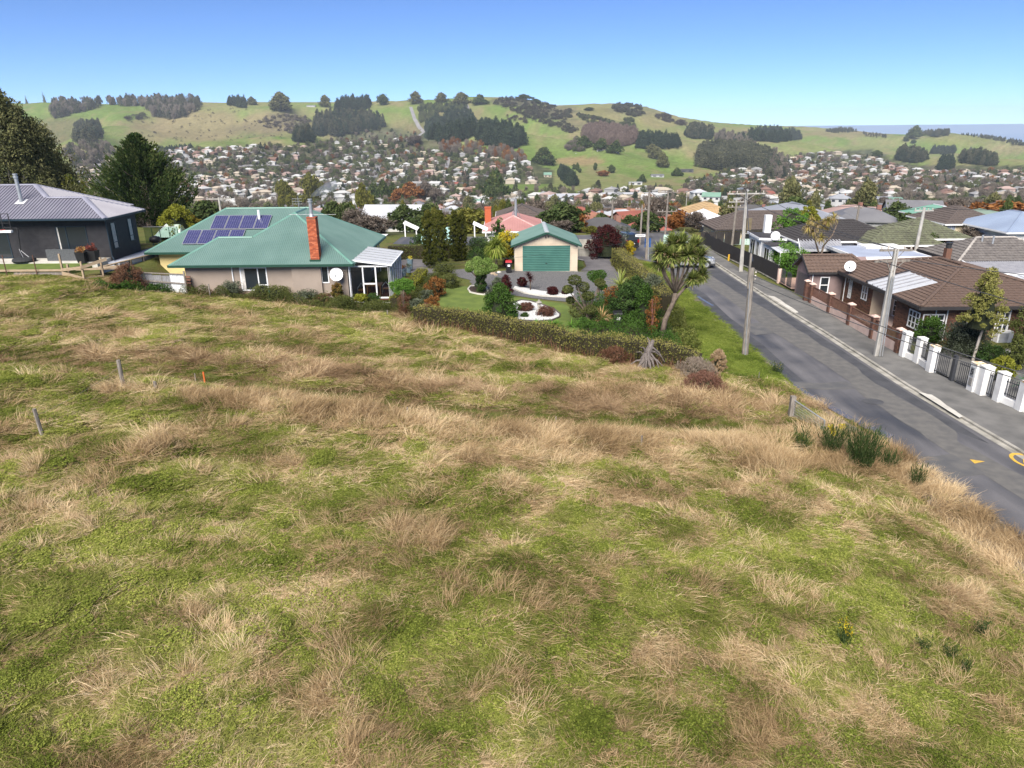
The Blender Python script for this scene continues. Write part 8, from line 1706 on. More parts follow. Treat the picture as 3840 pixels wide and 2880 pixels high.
for s in[('conifer',1855,745,630,38,'huge dark rounded conifer behind the pale green gabled building'),('green',1850,750,700,20,'bright green rounded tree in front of the huge dark conifer'),('conifer',1795,742,690,24,'dark conifer left of the huge rounded one'),
('yellow',1072,785,680,20,'yellow-green poplar left of the two poplars behind the green roof ridge'),('yellow',1174,768,655,24,'tallest yellow-green poplar behind the green roof ridge'),('yellow',1108,800,725,26,'olive poplar between the two taller poplars'),('yellow',1368,830,700,24,'olive-green poplar behind the taupe house chimney right side'),('green',1402,800,735,12,'narrow dark green tree beside the olive-green poplar'),
('conifer',1405,748,680,26,'dark conifer leftmost of the dark group behind the valley roofs'),('conifer',1440,752,672,24,'second dark conifer of the dark group behind the valley roofs'),('conifer',1475,748,682,22,'third dark conifer of the dark group behind the valley roofs'),('conifer',1512,735,688,20,'fourth dark conifer at the right end of the dark group'),
('orange',1500,765,712,26,'orange tree left of the large rust-brown tree in the valley'),('orange',1545,762,690,34,'large rust-brown tree in the valley centre'),('bare',1590,762,690,34,'big bare tree right of the rust-brown one'),('bare',1640,765,712,30,'wide bare purplish tree behind the valley roofs centre'),('bare',1555,545,470+40,30,'bare brown tree below the hill track'),
('green',2110,905,770,62,'big yellow-green tree right of the pink roof',100),('orange',2160,900,790,32,'golden-orange tree touching the big yellow-green tree',104),('bare',2105,900,830,45,'dark purple-brown bushy tree right of the pink roof',97),('yellow',2215,900,850,22,'yellow-green shrub tree left of the maroon tree',96),('green',2360,860,812,30,'round green tree behind the brown pole',130),
('green',2420,920,800,45,'leafy yellow-green tree right of the tall corner pole',98),('orange',2480,830,760,52,'bright orange tree behind the corner poles',190),('orange',2545,900,795,38,'brown-leaved tree left of the white and tan roofs',102),('bare',2600,905,800,38,'sparse russet tree in front of the white roof',100),('gum',2570,905,855,42,'grey-green spreading shrub tree over the mint wall',97),('green',2590,830,775,28,'dark green tree left of the tan tiled roof',170),
('green',1580,930,815,36,'dark green round tree left of the column conifers',100),('green',1640,935,850,30,'dark round shrub tree by the white pergola',92),('yellow',1632,880,785,16,'thin yellow-leaved tree rising behind the column conifers',105),('bare',1670,900,800,30,'pale-trunked bare birch behind the column conifers',104),('yellow',1755,900,790,62,'wide olive tree with open crown left of the pink roof',103),('bare',1400,890,815,70,'wide reddish bare thicket behind the taupe house right end',95),('bare',1330,850,790,45,'reddish bare tree behind the green roof right slope',112),('green',1300,830,770,40,'dark round tree behind the green roof ridge',120),('green',1250,820,765,36,'olive round tree behind the chimney flue',118),
('gum',2955,800,680,40,'tall dark gum tree left of the blue-grey roof',260),('gum',3050,800,725,26,'smaller dark gum tree behind the blue-grey roof',260),('gum',3240,800,690,46,'broad dark gum tree behind the green tiled house',250),('conifer',3180,800,745,26,'dark rounded tree left of the broad dark gum',270),('conifer',3270,815,755,24,'dark conifer at the foot of the broad gum',230),
('orange',3760,860,765,95,'wide orange-brown tree behind the dark green roofs at the right edge',130),('bare',3650,930,860,60,'dark maroon-brown tree in front of the cream curtain house',84),('bare',3760,960,895,70,'dark maroon hedge-like tree at the right edge',78),('green',3520,930,835,36,'conical green shrub left of the cream curtain house',92),('orange',3487,815,775,16,'golden tree above the green tiled roof',150),('green',3385,830,785,22,'dark palm-like clump above the green tiled roof',140),('green',3490,925,885,40,'low green bush in front of the brick wall with white windows',73),
('conifer',3710,800,725,24,'dark conifer right of centre among the bare riverside trees',420),('conifer',3770,805,728,20,'second dark conifer among the bare riverside trees',420),('conifer',3800,812,730,22,'third dark conifer at the right edge of the riverside trees',420),
('gum',2445,575,542,18,'gum tree at the upper left of the three in the green paddock'),('gum',2462,598,555,22,'middle gum tree of the three in the green paddock'),('gum',2483,628,575,20,'lowest gum tree of the three in the green paddock'),
('conifer',2040,617,548,30,'tall dark conifer left of the tan paddock'),('conifer',2020,612,565,20,'shorter dark conifer touching the tall one by the tan paddock'),('conifer',2190,556,506,22,'left round dark tree above the farm house'),('conifer',2255,562,516,22,'middle round dark tree above the farm house'),('conifer',2308,575,524,22,'right round dark tree above the farm house'),
('conifer',2408,685,652,14,'dark pointed tree beside the long white shed'),('conifer',2537,660,628,17,'dark round tree beside the green-roofed farm barn'),('green',2292,650,620,10,'small dark tree in the middle of the green paddock'),('green',2232,640,612,6,'slim dark tree above the bare thicket in the paddock'),('green',2152,636,616,5,'leftmost slim sapling in the tan paddock edge'),('green',2165,640,612,5,'second slim sapling in the tan paddock edge'),('green',2175,648,632,5,'lower slim sapling beside the paddock edge'),('orange',2262,662,640,16,'orange-brown thicket in the paddock'),
('green',1437,395,356,16,'lone rounded tree on the skyline left of the hill track'),('gum',1560,392,346,20,'gum on the skyline above the pine block'),('gum',1655,388,350,19,'second gum on the skyline above the pine block'),('gum',1730,396,350,26,'third wide gum on the skyline above the pine block'),('conifer',1800,392,352,22,'dark skyline tree right of the pine block'),('conifer',1965,372,352,24,'dark flat-topped tree on the ridge top'),('conifer',2010,385,370,18,'small dark tree cluster right of the ridge top'),('gum',1055,420,352,34,'wide gum tree on the left skyline'),('gum',1220,402,360,16,'dark gum on the skyline behind the farm shed'),('gum',945,395,365,14,'small gum on the left skyline'),('conifer',168,377,353,11,'dark pointed tree on the far left skyline'),('conifer',100,380,356,10,'small dark skyline tree beside the eucalyptus'),('green',2210,415,403,14,'small dark bush on the grassy hill shoulder'),('conifer',3430,520,470,22,'dark wind-shaped tree clump on the right hill in front of the sea'),('green',3395,535,512,8,'dark round tree on the right green slope'),('green',3425,540,524,7,'second dark tree on the right green slope'),('green',3285,590,565,14,'dark round tree at the hill foot right')]:
 ptree(*s[:6],**({'Y':s[6]}if len(s)>6 else{}));N_TREES+=1
 # ---- house kinds
def rooflist():return[mat('tin_white',(.40,.41,.43),(.34,.35,.37),.5,.3),mat('tin_pale',(.27,.28,.30),(.22,.23,.25),.5,.3),mat('tin_grey',(.15,.15,.16),(.12,.12,.13),.6,.3),mat('tin_dark',(.085,.082,.085),(.065,.063,.065),.7,.3),mat('tile_brown_far',(.13,.085,.065),(.10,.07,.055),.8,.3),mat('tile_orange',(.26,.12,.08),(.2,.095,.065),.8,.3),mat('tin_red',(.25,.085,.065),(.2,.07,.05),.6,.3),mat('tin_green_far',(.16,.27,.21),(.13,.22,.17),.6,.3),mat('tile_tan',(.36,.26,.16),(.29,.21,.13),.8,.3),mat('tile_pinkish',(.30,.21,.19),(.25,.17,.155),.8,.3)]
RL=rooflist();RN=['white','pale grey','mid grey','charcoal','brown','orange','red','green','tan','dull pink'];RW=[.17,.2,.17,.12,.12,.05,.04,.04,.04,.05]
WL=[mat('wall_white',(.48,.48,.46),(.40,.40,.39),.8,.3),mat('wall_cream',(.42,.37,.28),(.36,.31,.24),.8,.3),mat('wall_brick_far',(.25,.13,.095),(.2,.10,.08),.9,.5),mat('wall_grey',(.38,.38,.38),(.32,.32,.32),.8,.3),mat('wall_pink',(.52,.36,.30),(.45,.31,.26),.8,.3)];WN=['white','cream','brick','grey','pink'];WW=[.42,.24,.14,.12,.08]
M_fwin=glassmat('far_window',(.03,.035,.045),.2)
def hmesh(kind,seed):
 rg=random.Random(seed);L=rg.uniform(10.5,14);D=rg.uniform(7.5,9.5);h=2.8 if kind!='two' else 5.2;A={'wall':MB(),'roof':MB(),'wins':[],'chim':MB()};w=A['wall'];r=A['roof']
 def blk(x0,x1,y0,y1,e,p=24):
  w.box(x0,x1,y0,y1,-2.5,h);pl,rd=hip_planes(x0-.5,x1+.5,y0-.5,y1+.5,h,p)
  if e=='g':
   y_m=(y0+y1)/2;zr=h+(y1-y0+1)/2*math.tan(R(p));wide=(x1-x0)>(y1-y0)
   if wide:r.add([(x0-.4,y0-.5,h),(x1+.4,y0-.5,h),(x1+.4,y_m,zr),(x0-.4,y_m,zr),(x0-.4,y1+.5,h),(x1+.4,y1+.5,h)],[(0,1,2,3),(3,2,5,4)]);w.add([(x0,y0,h),(x0,y1,h),(x0,y_m,zr-.3),(x1,y0,h),(x1,y1,h),(x1,y_m,zr-.3)],[(0,2,1),(3,4,5)])
   else:x_m=(x0+x1)/2;zr=h+(x1-x0+1)/2*math.tan(R(p));r.add([(x0-.5,y0-.4,h),(x0-.5,y1,h),(x_m,y1,zr),(x_m,y0-.4,zr),(x1+.5,y0-.4,h),(x1+.5,y1,h)],[(0,3,2,1),(3,4,5,2)]);w.add([(x0,y0,h),(x1,y0,h),(x_m,y0,zr-.3)],[(0,1,2)])
  else:
   for p_ in pl.values():r.poly(p_)
  r.box(x0-.5,x1+.5,y0-.5,y1+.5,h-.18,h-.01)
 if kind=='hip' or kind=='two':blk(-L/2,L/2,-D/2,D/2,'h')
 elif kind=='gable':blk(-L/2,L/2,-D/2,D/2,'g',27)
 else:blk(-L/2,L/2,-D/2+1,D/2+1,'h');blk(-L/2-.01,-L/2+5.0,-D/2-2.2,D/2-1,'g' if kind=='lg' else 'h')
 for z0 in([.9]if kind!='two' else[.7,3.4]):
  for k in range(3):
   x=-L/2+L*(k+.5)/3-.7;yf=-D/2-.03 if kind in('hip','two','gable')or k>0 else-D/2-2.23
   if kind not in('hip','two','gable')and k>0:yf=-D/2+.97
   A['wins'].append((x,x+1.7,yf-.02,yf+.02,z0,z0+1.2))
  for s in(-1,1):A['wins'].append((s*(L/2+.03)-.02,s*(L/2+.03)+.02,-.8+D*.1,.7+D*.1,z0,z0+1.1))
 A['chim'].box(L*.2,L*.2+.7,.3,1.0,h,h+2.4);return A
HK=[('hip',1),('hip',2),('gable',3),('lh',4),('lg',5),('two',6)];HD=['hip-roofed house','hip-roofed house','gabled house','L-shaped house','L-shaped house','two-storey house']
HM=[]
for k,s in HK:
 A=hmesh(k,s);d={}
 for nm,key in(('wall','wall'),('roof','roof'),('chimney','chim')):me=bpy.data.meshes.new(nm);me.from_pydata(A[key].v,[],A[key].f);me.materials.append(WL[0]);d[nm]=me
 ws=[]
 for w in A['wins']:
  mb=MB();mb.box(*w);me=bpy.data.meshes.new('window');me.from_pydata(mb.v,[],mb.f);me.materials.append(M_fwin);ws.append(me)
 d['wins']=ws;mb=MB();mb.v=[];mi=[]
 for q,key in enumerate(('wall','roof','chim')):mb.add(A[key].v,A[key].f,0 if key=='wall' else 1 if key=='roof' else 3)
 for w in A['wins']:mb.box(*w,2)
 me=bpy.data.meshes.new('house');me.from_pydata(mb.v,[],mb.f);[me.materials.append(m_)for m_ in(WL[0],RL[0],M_fwin,WL[2])];me.polygons.foreach_set('material_index',mb.m);d['one']=me;HM.append(d)
def setm(o,slot,m):o.material_slots[slot].link='OBJECT';o.material_slots[slot].material=m
def put_house(i,x,y,rz,wi,ri,sc=1.0,label=None,parts=True,z=None):
 z=min(H(x+dx*5,y+dy*4)for dx in(-1,1)for dy in(-1,1))+.4 if z is None else z;d=HM[i]
 if parts:
  t=thing('house',label,'house',(x,y,z),rz=rz);t.scale=(sc,sc,1)
  for nm,m_ in(('wall',WL[wi]),('roof',RL[ri]),('chimney',WL[2])):o=bpy.data.objects.new(nm,d[nm]);COL.objects.link(o);o.parent=t;setm(o,0,m_)
  for me in d['wins']:o=bpy.data.objects.new('window',me);COL.objects.link(o);o.parent=t
 else:t=bpy.data.objects.new('house',d['one']);COL.objects.link(t);t.location=(x,y,z);t.rotation_euler=(0,0,rz);t.scale=(sc,sc,1);setm(t,0,WL[wi]);setm(t,1,RL[ri]);tag(t,label,'house')
 if label is None:AUTO.append((t,'%s-walled %s-roofed %s'%(WN[wi],RN[ri],HD[i].replace('hip-roofed','hipped')),x,y,z,'house'))
 return t
HPOS=[]
def hput(px,pe,i,wi,ri,label,Y=None,rz=0,sc=1.0,hh=2.8):
 """a mid-distance house whose eaves sit at photo y = pe"""
 if Y is None:
  a,b,c=rayp(px,pe);Ys=np.geomspace(88,1500,900);t=Ys/b;q_=CZ+c*t<height(a*t,Ys)+hh;q_=np.where((~q_[:-1])&q_[1:])[0];Y=float(Ys[q_[-1]])if len(q_)else 450.0
 x,y,z=DP(px,pe,Y);put_house(i,x,Y,R(rz),wi,ri,sc,label,z=z-hh);HPOS.append((x,Y))
ph=house('pink_roof_house','house with large faded pink corrugated roof behind the green garage',[(DP(1812,870,86)[0],DP(2040,870,86)[0],84.5,96.0)],-1.5,DP(1900,868,84.5)[2],21,M_wr,mat('faded_pink_iron',(.36,.185,.17),(.30,.15,.14),.55,.5,5),'iron',cap=mat('pink_cap',(.5,.3,.28),None,.5),chim=[(DP(1830,800,92)[0],92,.8,1.5,DP(1830,776,92)[2],M_bk[0])]);HPOS+=[(DP(1930,870,88)[0],90)]
mb=MB();fx_,fy_,fz_=DP(1934,790,88);mb.cyl(fx_,88,1,fz_+1.4,.22,.14,8);mb.tube([(fx_,88,fz_+.6),(fx_-.7,88,fz_-1.2)],.03,4);mb.tube([(fx_,88,fz_+.6),(fx_+.7,88,fz_-1.2)],.03,4);mb.build('flue',M_alu,ph)
bt_=house('brown_tile_roof_house','long low house with dark brown tiled roof behind the pink roof',[(DP(1858,820,104)[0],DP(2060,820,104)[0],102,112)],-4,DP(1950,822,102)[2],22,M_bb[0],M_tilebr,'tile',tw=.45,cap=M_tiled);HPOS+=[(0,106)]
house('blue_grey_roof_house','house with large blue-grey iron hip roof above the dark tiled roof',[(DP(2905,822,92)[0],DP(3165,822,92)[0],91,103)],-2,DP(3030,826,91)[2],19,mat('bluegrey_wall',(.3,.3,.31),None,.8),mat('blue_grey_iron',(.22,.235,.27),(.18,.19,.22),.5,.4),'iron',gut=M_alu);HPOS+=[(39,96)]
house('cream_curtain_house','cream house with brown-grey tiled roof and pale curtained window at the upper right',[(DP(3510,840,88)[0],DP(3740,840,88)[0],86,95)],-1,DP(3600,840,86)[2],24,MATS['cream_render'],M_tilebr,'tile',tw=.4,wins=[('-y',86.5,DP(3552,850,86.5)[0],DP(3583,850,86.5)[0],DP(3552,870,86.5)[2],DP(3552,845,86.5)[2],(.5,),([(0.05,.95)],mat('pale_curtain',(.5,.55,.7),None,.9))),('-y',86.5,DP(3532,850,86.5)[0],DP(3546,850,86.5)[0],DP(3552,868,86.5)[2],DP(3552,842,86.5)[2],())]);HPOS+=[(56,90)]
house('blue_roof_house','house with pale blue corrugated roof cut by the right photo edge',[(DP(3730,880,80)[0],DP(3990,880,80)[0],78,88)],-.5,DP(3800,872,78)[2],24,M_wr,mat('pale_blue_iron',(.22,.27,.36),(.18,.22,.30),.5,.4),'iron');HPOS+=[(60,82)]
house('green_iron_house','house with pale green corrugated hip roof behind the cream curtain house',[(DP(3470,815,112)[0],DP(3640,815,112)[0],110,120)],-3,DP(3550,818,110)[2],22,M_wr,mat('pale_green_iron',(.14,.28,.22),(.12,.24,.19),.5,.4),'iron',cap=M_poly);HPOS+=[(68,114)]
house('flat_green_house','low building with pale green roof at the right, behind the green iron hip roof',[(DP(3690,815,108)[0],DP(3815,815,108)[0],106,116)],-3,DP(3750,820,106)[2],14,M_wr,mat('sage_roof',(.22,.29,.23),(.19,.25,.2),.6,.4),'flat');HPOS+=[(76,110)]
wt=house('white_roof_house','house with bright white metal roof and tan tiled roof above the mint wall',[(DP(2612,842,104)[0],DP(2742,842,104)[0],101,113)],-3,DP(2680,845,101)[2],26,M_wr,mat('bright_white_roof',(.70,.71,.74),(.64,.65,.68),.5,.4),'iron');HPOS+=[(30,106)]
house('tan_tile_house','house with tan tiled hip roof directly behind the bright white roof',[(DP(2590,800,122)[0],DP(2755,800,122)[0],120,131)],-5,DP(2680,808,120)[2],24,M_wr,mat('tan_tiles',(.40,.28,.15),(.32,.22,.12),.8,.5),'tile',tw=.5);HPOS+=[(33,126)]
for a in[(1258,744,0,0,2,'grey hip-roofed house above the taupe house chimney'),(1322,782,2,3,3,'dark grey gabled house right of the grey hip roof'),(1385,775,0,0,1,'pale-roofed low house left of the olive poplar'),(1572,798,5,0,2,'two-storey white house with grey hip roof behind the column conifers'),(1535,780,0,0,0,'small white-roofed house left of the two-storey grey-hipped one'),(1478,812,2,0,0,'white-roofed shed with open garage door behind the dark round tree',150),(1778,757,2,0,7,'pale green gabled building behind the pink roof'),(1812,763,2,0,0,'white gabled house with windows beside the pale green building'),(1870,750,3,3,1,'modern flat-looking grey house right of the white gabled one'),
(1640,792,0,0,0,'white hip roof between the column conifers and olive tree'),(1745,790,3,1,8,'cream-roofed house behind the orange brick chimney of the pink roof'),(2171,775,0,0,1,'small white house with grey hip roof right of the big yellow-green tree'),(2262,795,2,1,4,'steep-roofed brown chalet in the valley'),(2258,822,0,0,1,'silver hip-roofed house in front of the brown chalet',200),(2330,815,3,0,0,'white L-roofed house right of the silver hip roof',190),(2172,802,0,2,6,'orange-red roofed house left of the silver hip roof',230),(2215,828,3,2,5,'low terracotta-roofed house in front of the silver roof',175),(2390,828,2,2,6,'small bright red-roofed house behind the poles',170),(2255,872,0,3,3,'dark grey roof in front of the silver roofs, left of the poles',108),(2450,855,3,4,6,'dull red roof seen between poles and orange tree',130),
(2880,725,2,1,6,'steep red-roofed house right of the lamp pole head'),(3150,742,0,3,1,'blue-grey roofed building beyond the gum trees',420),(3190,803,3,4,9,'pink-red roofed house behind the dark green pole',160),(3230,822,3,3,2,'grey-blue L-shaped roof right of the blue-grey hip roof',125),(3265,808,0,4,9,'small pink hip-roofed house right of the dark pole',190),(3420,790,2,0,2,'grey gabled house behind the dish on green tiles',170),(3520,795,3,2,6,'red-orange roofed house behind the golden tree',200),(2620,720,0,0,0,'white-roofed house in the valley left of the lamp pole',560),(2668,735,2,0,7,'pale green gabled cottage left of the lamp pole',480)]:
 hput(*a[:6],**({'Y':a[6]}if len(a)>6 else{}),rz=random.uniform(-25,25))
 # large commercial buildings
def bigshed(name,label,pl,pr,pb,pt,depth,wm,rm,pitch=8,Y=None):
 x0,y0,z0=onto(pl,pb)if Y is None else(DP(pl,pb,Y)[0],Y,H(DP(pl,pb,Y)[0],Y));x1=DP(pr,pb,y0)[0];zt=DP((pl+pr)/2,pt,y0)[2];t=thing(name,label,'building',((x0+x1)/2,y0,z0));boxes('wall',wm,t,(x0,x1,y0,y0+depth,z0-3,zt))
 ym=y0+depth/2;zr=zt+depth/2*math.tan(R(pitch));mb=MB();mb.add([(x0-.5,y0-.5,zt+.02),(x1+.5,y0-.5,zt+.02),(x1+.5,ym,zr),(x0-.5,ym,zr),(x0-.5,y0+depth+.5,zt+.02),(x1+.5,y0+depth+.5,zt+.02)],[(0,1,2,3),(3,2,5,4)]);mb.build('roof',rm,t)
 n=max(2,int((x1-x0)/7))
 for k in range(n):a=x0+(x1-x0)*(k+.25)/n;boxes('window',M_fwin,t,(a,a+(x1-x0)/n*.5,y0-.08,y0-.04,z0+.6,min(zt-.8,z0+2.6)))
 HPOS.append(((x0+x1)/2,y0));return t
bl=mat('blue_cladding',(.12,.30,.50),(.10,.26,.44),.6,.3)
t=bigshed('warehouse','large white-roofed warehouse with light blue wall in the valley',2090,2178,752,742,32,bl,RL[0],10);bigshed('warehouse','white block joined to the left of the blue-walled warehouse',2058,2092,752,738,26,WL[0],RL[0],6);bigshed('long_building','long low white building strip below the green paddock',2207,2400,736,729,14,WL[1],RL[0],12);bigshed('long_building','shorter continuation of the long white strip to the right',2405,2470,736,729,14,WL[1],RL[0],12)
bigshed('farm_shed','long white shed in the green paddock',2360,2408,694,684,8,WL[0],RL[0]);bigshed('farm_building','low dark-windowed farm house in the green paddock',2443,2490,664,657,10,WL[3],RL[2],15);bigshed('farm_building','dark barn with open end beside the round dark tree',2552,2600,648,636,12,RL[3],RL[3],6);bigshed('farm_house','pink-roofed white farm house below the three round dark trees',2238,2272,572,562,10,WL[0],RL[9],25);bigshed('farm_house','white farm shed left below the left round dark tree',2158,2218,580,575,8,WL[0],RL[0]);bigshed('farm_shed','small white building right below the round dark trees',2300,2322,577,571,8,WL[0],RL[0])
bigshed('blue_building','long blue-grey commercial building right of the valley',3290,3370,756,746,20,RL[2],RL[1],8);bigshed('teal_building','pale aqua roofed building beside the motorway',3340,3395,762,750,18,WL[3],RL[7],10);bigshed('blue_building','bright blue fronted building below the right suburb',3392,3424,700,690,14,mat('bright_blue_wall',(.04,.09,.35),None,.6),RL[0],6)
for k,(a,b,y_)in enumerate([(3600,3665,662),(3650,3710,680),(3725,3790,675),(3790,3850,668),(3700,3745,690),(3640,3690,698)]):bigshed('warehouse',['white warehouse, upper left of the industrial cluster at the right','white warehouse just below the upper left one','long white warehouse in the middle of the industrial cluster','white warehouse cut by the right edge','lower middle white warehouse of the industrial cluster','lowest left white warehouse of the industrial cluster'][k],a,b,y_+8,y_,30,WL[1]if k%2 else WL[0],RL[0]if k!=3 else RL[1],6)
bigshed('school_building','pink-red roofed long building on the hillside',1670,1717,696,690,12,WL[1],RL[6],22);bigshed('church','white gabled church-like building left of the playing field',2040,2068,664,656,12,WL[1],RL[7],30);bigshed('farm_house','low blue-grey roofed farm house on the left skyline',1150,1182,402,396,10,WL[3],RL[1],15);bigshed('farm_house','pale farm house on the left skyline between gums',470,508,398,390,10,WL[3],RL[1],20)
# ---- the rest of the town: grid streets with jitter
HP=[np.array(p)for p in[[(290,600),(560,560),(1120,548),(1290,525),(1400,482),(1560,500),(1600,565),(1720,568),(1960,600),(2000,650),(2010,690),(290,720)],[(2590,690),(2720,645),(2900,598),(3010,578),(3160,578),(3300,600),(3440,645),(3840,645),(3990,640),(3990,735),(2600,740)]]]
cand=[]
for bx in range(-40,60):
 for by in range(0,64):
  for s in(0,):
   Y0=108+by*25+rng.uniform(-4,4);X0=bx*27+(by%2)*9+rng.uniform(-4,4);blkx,blky=int(math.floor(X0/190)),int(math.floor(Y0/170));an=(hash((blkx*7+blky*13))%50-25)*math.pi/180
   if abs(X0/Y0)>.80:continue
   cand.append((X0,Y0,an))
cand=np.array(cand);cz=height(cand[:,0],cand[:,1]);cpx,cpy=projp(cand[:,0],cand[:,1],cz);far=cand[:,1]>930
ok=np.where(far,inpoly(cpx,cpy,HP[0].tolist())|inpoly(cpx,cpy,HP[1].tolist()),True)
nearp=rng.random(len(cand));gate=vnoise(cand[:,0]/90+3,cand[:,1]/90)
ok&=np.where(far,nearp<.85,nearp<np.where(cand[:,1]<500,.9,.7)*(gate>.22)*1.1);ok&=~(cand[:,1]<140);ok&=~((~far)&(cpx>3300)&(cand[:,1]>330)&(cand[:,1]<700));ok&=~((~far)&(cpx<1050)&(gate<.45));ok&=~((cpx>2060)&(cpx<2600)&(cand[:,1]>860));ok&=~((~far)&(cpx>1840)&(cpx<2110)&(cand[:,1]>790))
STREETS=[([(1100,668),(1150,630),(1190,598),(1238,562)],9),([(1402,668),(1412,640),(1420,618)],10),([(1665,643),(1672,620),(1680,595)],11),([(1560,520),(1590,500),(1570,475),(1555,450),(1548,430),(1540,405)],9),([(1742,425),(1756,410),(1750,395)],7),([(3540,705),(3560,685),(3575,665),(3555,648),(3530,638)],16),([(1830,665),(1820,650)],10),([(3330,762),(3560,768),(3800,776)],22),([(3000,775),(3330,762)],16),([(760,640),(900,628),(1060,622),(1180,618)],8),([(700,600),(860,592),(1020,590)],7),([(1220,650),(1340,640),(1480,645),(1640,640)],8),([(1240,590),(1330,575),(1450,568)],7),([(2960,640),(3100,652),(3260,655),(3420,668)],8),([(3060,610),(3200,618),(3340,630)],7),([(1480,690),(1640,682),(1760,690)],8)]
SW=[]
for pl_,w_ in STREETS:
 P3=[onto(*p)for p in pl_];mb=MB();q=[]
 for a,b in zip(P3,P3[1:]):
  n=10
  for k in range(n):q.append((a[0]+(b[0]-a[0])*k/n,a[1]+(b[1]-a[1])*k/n))
 q.append(P3[-1][:2]);L_=offset(q,w_/2);R_=offset(q,-w_/2)
 for i in range(len(q)-1):mb.poly([(*R_[i],H(*R_[i])+.5),(*R_[i+1],H(*R_[i+1])+.5),(*L_[i+1],H(*L_[i+1])+.5),(*L_[i],H(*L_[i])+.5)])
 mb.build('street',mat('distant_street',(.20,.195,.20),(.16,.155,.16),.9,.05),kind='structure');SW.append((np.array(q),w_))
for q,w_ in SW:
 for p in q:ok&=(cand[:,0]-p[0])**2+(cand[:,1]-p[1])**2>(w_/2+8)**2
for hx,hy in HPOS:ok&=(cand[:,0]-hx)**2+(cand[:,1]-hy)**2>14**2
cand=cand[ok];cpx=cpx[ok];order=np.argsort(cand[:,1]);cand=cand[order];cpx=cpx[order]
n_obj=300-58;inview=(cpx>-30)&(cpx<3870);objs=np.zeros(len(cand),bool);objs[np.where(inview)[0][:n_obj]]=True
for c in cand[objs]:
 wi=random.choices(range(5),WW)[0];ri=random.choices(range(10),RW)[0];put_house(random.randrange(5 if c[1]<320 else 6),c[0],c[1],c[2]+random.choice((0,0,math.pi/2)),wi,ri,random.uniform(.72,.98),parts=c[1]<420)
rest=cand[~objs];n=len(rest)
# the far suburb reads as a mass: one object of instanced houses, wall and roof colours by 'tint'
def tintmat(name,cols,mul):
 m,nt,p=_nt(name);N=nt.nodes;L=nt.links;a=N.new('ShaderNodeAttribute');a.attribute_name='tint';a.attribute_type='INSTANCER';m1=N.new('ShaderNodeMath');m1.operation='MULTIPLY';m1.inputs[1].default_value=mul;m2=N.new('ShaderNodeMath');m2.operation='FRACT';L.new(a.outputs['Fac'],m1.inputs[0]);L.new(m1.outputs[0],m2.inputs[0])
 cr=N.new('ShaderNodeValToRGB');cr.color_ramp.interpolation='CONSTANT';e=cr.color_ramp.elements;e[0].position=0;e[0].color=(*cols[0][1],1);e[1].position=cols[1][0];e[1].color=(*cols[1][1],1)
 for q,c in cols[2:]:x=e.new(q);x.color=(*c,1)
 L.new(m2.outputs[0],cr.inputs[0]);L.new(cr.outputs[0],p.inputs['Base Color']);p.inputs['Roughness'].default_value=.7;return m
TW=tintmat('town_walls',[(0,(.40,.40,.39)),(.30,(.35,.30,.235)),(.58,(.17,.10,.075)),(.72,(.24,.24,.24)),(.9,(.33,.24,.21))],17.3);TR=tintmat('town_roofs',[(0,(.34,.35,.37)),(.10,(.26,.27,.29)),(.36,(.15,.15,.16)),(.54,(.075,.07,.075)),(.68,(.12,.08,.065)),(.8,(.26,.10,.06)),(.85,(.21,.15,.135)),(.93,(.12,.19,.15)),(.97,(.28,.07,.055))],1.0)
hp_=[]
for d in HM:me=d['one'].copy();me.materials.clear();[me.materials.append(m_)for m_ in(TW,TR,M_fwin,WL[2])];hp_.append(me)
zz=np.minimum.reduce([height(rest[:,0]+a*5,rest[:,1]+b*4)for a in(-1,1)for b in(-1,1)])+.5
scatter('far_suburb_houses',np.stack([rest[:,0],rest[:,1],zz],1),np.stack([np.zeros(n),np.zeros(n),rest[:,2]+rng.integers(0,2,n)*math.pi/2],1),np.stack([rng.uniform(.95,1.25,n)]*2+[np.ones(n)],1),rng.integers(0,6,n),rng.random(n),hp_,'many distant houses covering the hillside suburb and the far right suburb')
# ---- trees between the houses
allh=np.concatenate([cand[:,:2],np.array(HPOS)])
def nearby(x,y,d):return((allh[:,0]-x)**2+(allh[:,1]-y)**2).min()<d*d
tr=[]
KW=[('bare',.27),('green',.38),('conifer',.09),('gum',.08),('orange',.06),('yellow',.05),('scrub',.07)]
tries=0
while len(tr)<2300 and tries<14000:
 tries+=1;u=rng.random();Y0=104+(1050-104)*u**.72;X0=rng.uniform(-.78,.78)*Y0
 px=1920+X0/Y0*FP*1.07
 if 1840<px<2600 and Y0>880:continue
 if px>3250 and 380<Y0<640 and rng.random()<.5:continue
 if nearby(X0,Y0,8.5):continue
 k=random.choices([q[0]for q in KW],[q[1]for q in KW])[0]
 if px>3200 and Y0>300:k=random.choices(['bare','conifer','green'],[.75,.1,.15])[0]
 if px<1100 and Y0>200:k=random.choices(['bare','green','conifer','yellow','orange'],[.6,.18,.08,.07,.07])[0]
 h={'bare':rng.uniform(5,10),'green':rng.uniform(3.5,8),'conifer':rng.uniform(6,13),'gum':rng.uniform(6,12),'orange':rng.uniform(4,8),'yellow':rng.uniform(7,12),'scrub':rng.uniform(2.5,4.5)}[k]*(.62 if Y0<260 else .78 if Y0<450 else 1)
 w=h*{'bare':.85,'green':1.0,'conifer':.5,'gum':.8,'orange':.95,'yellow':.32,'scrub':1.5}[k]
 if Y0<135:h=min(h,5);w=min(w,5)
 tr.append((X0,Y0,k,h,w,px))
tr.sort(key=lambda t:-t[3]/t[1])
nob=300-N_TREES-14;rest_t=[];c_=0
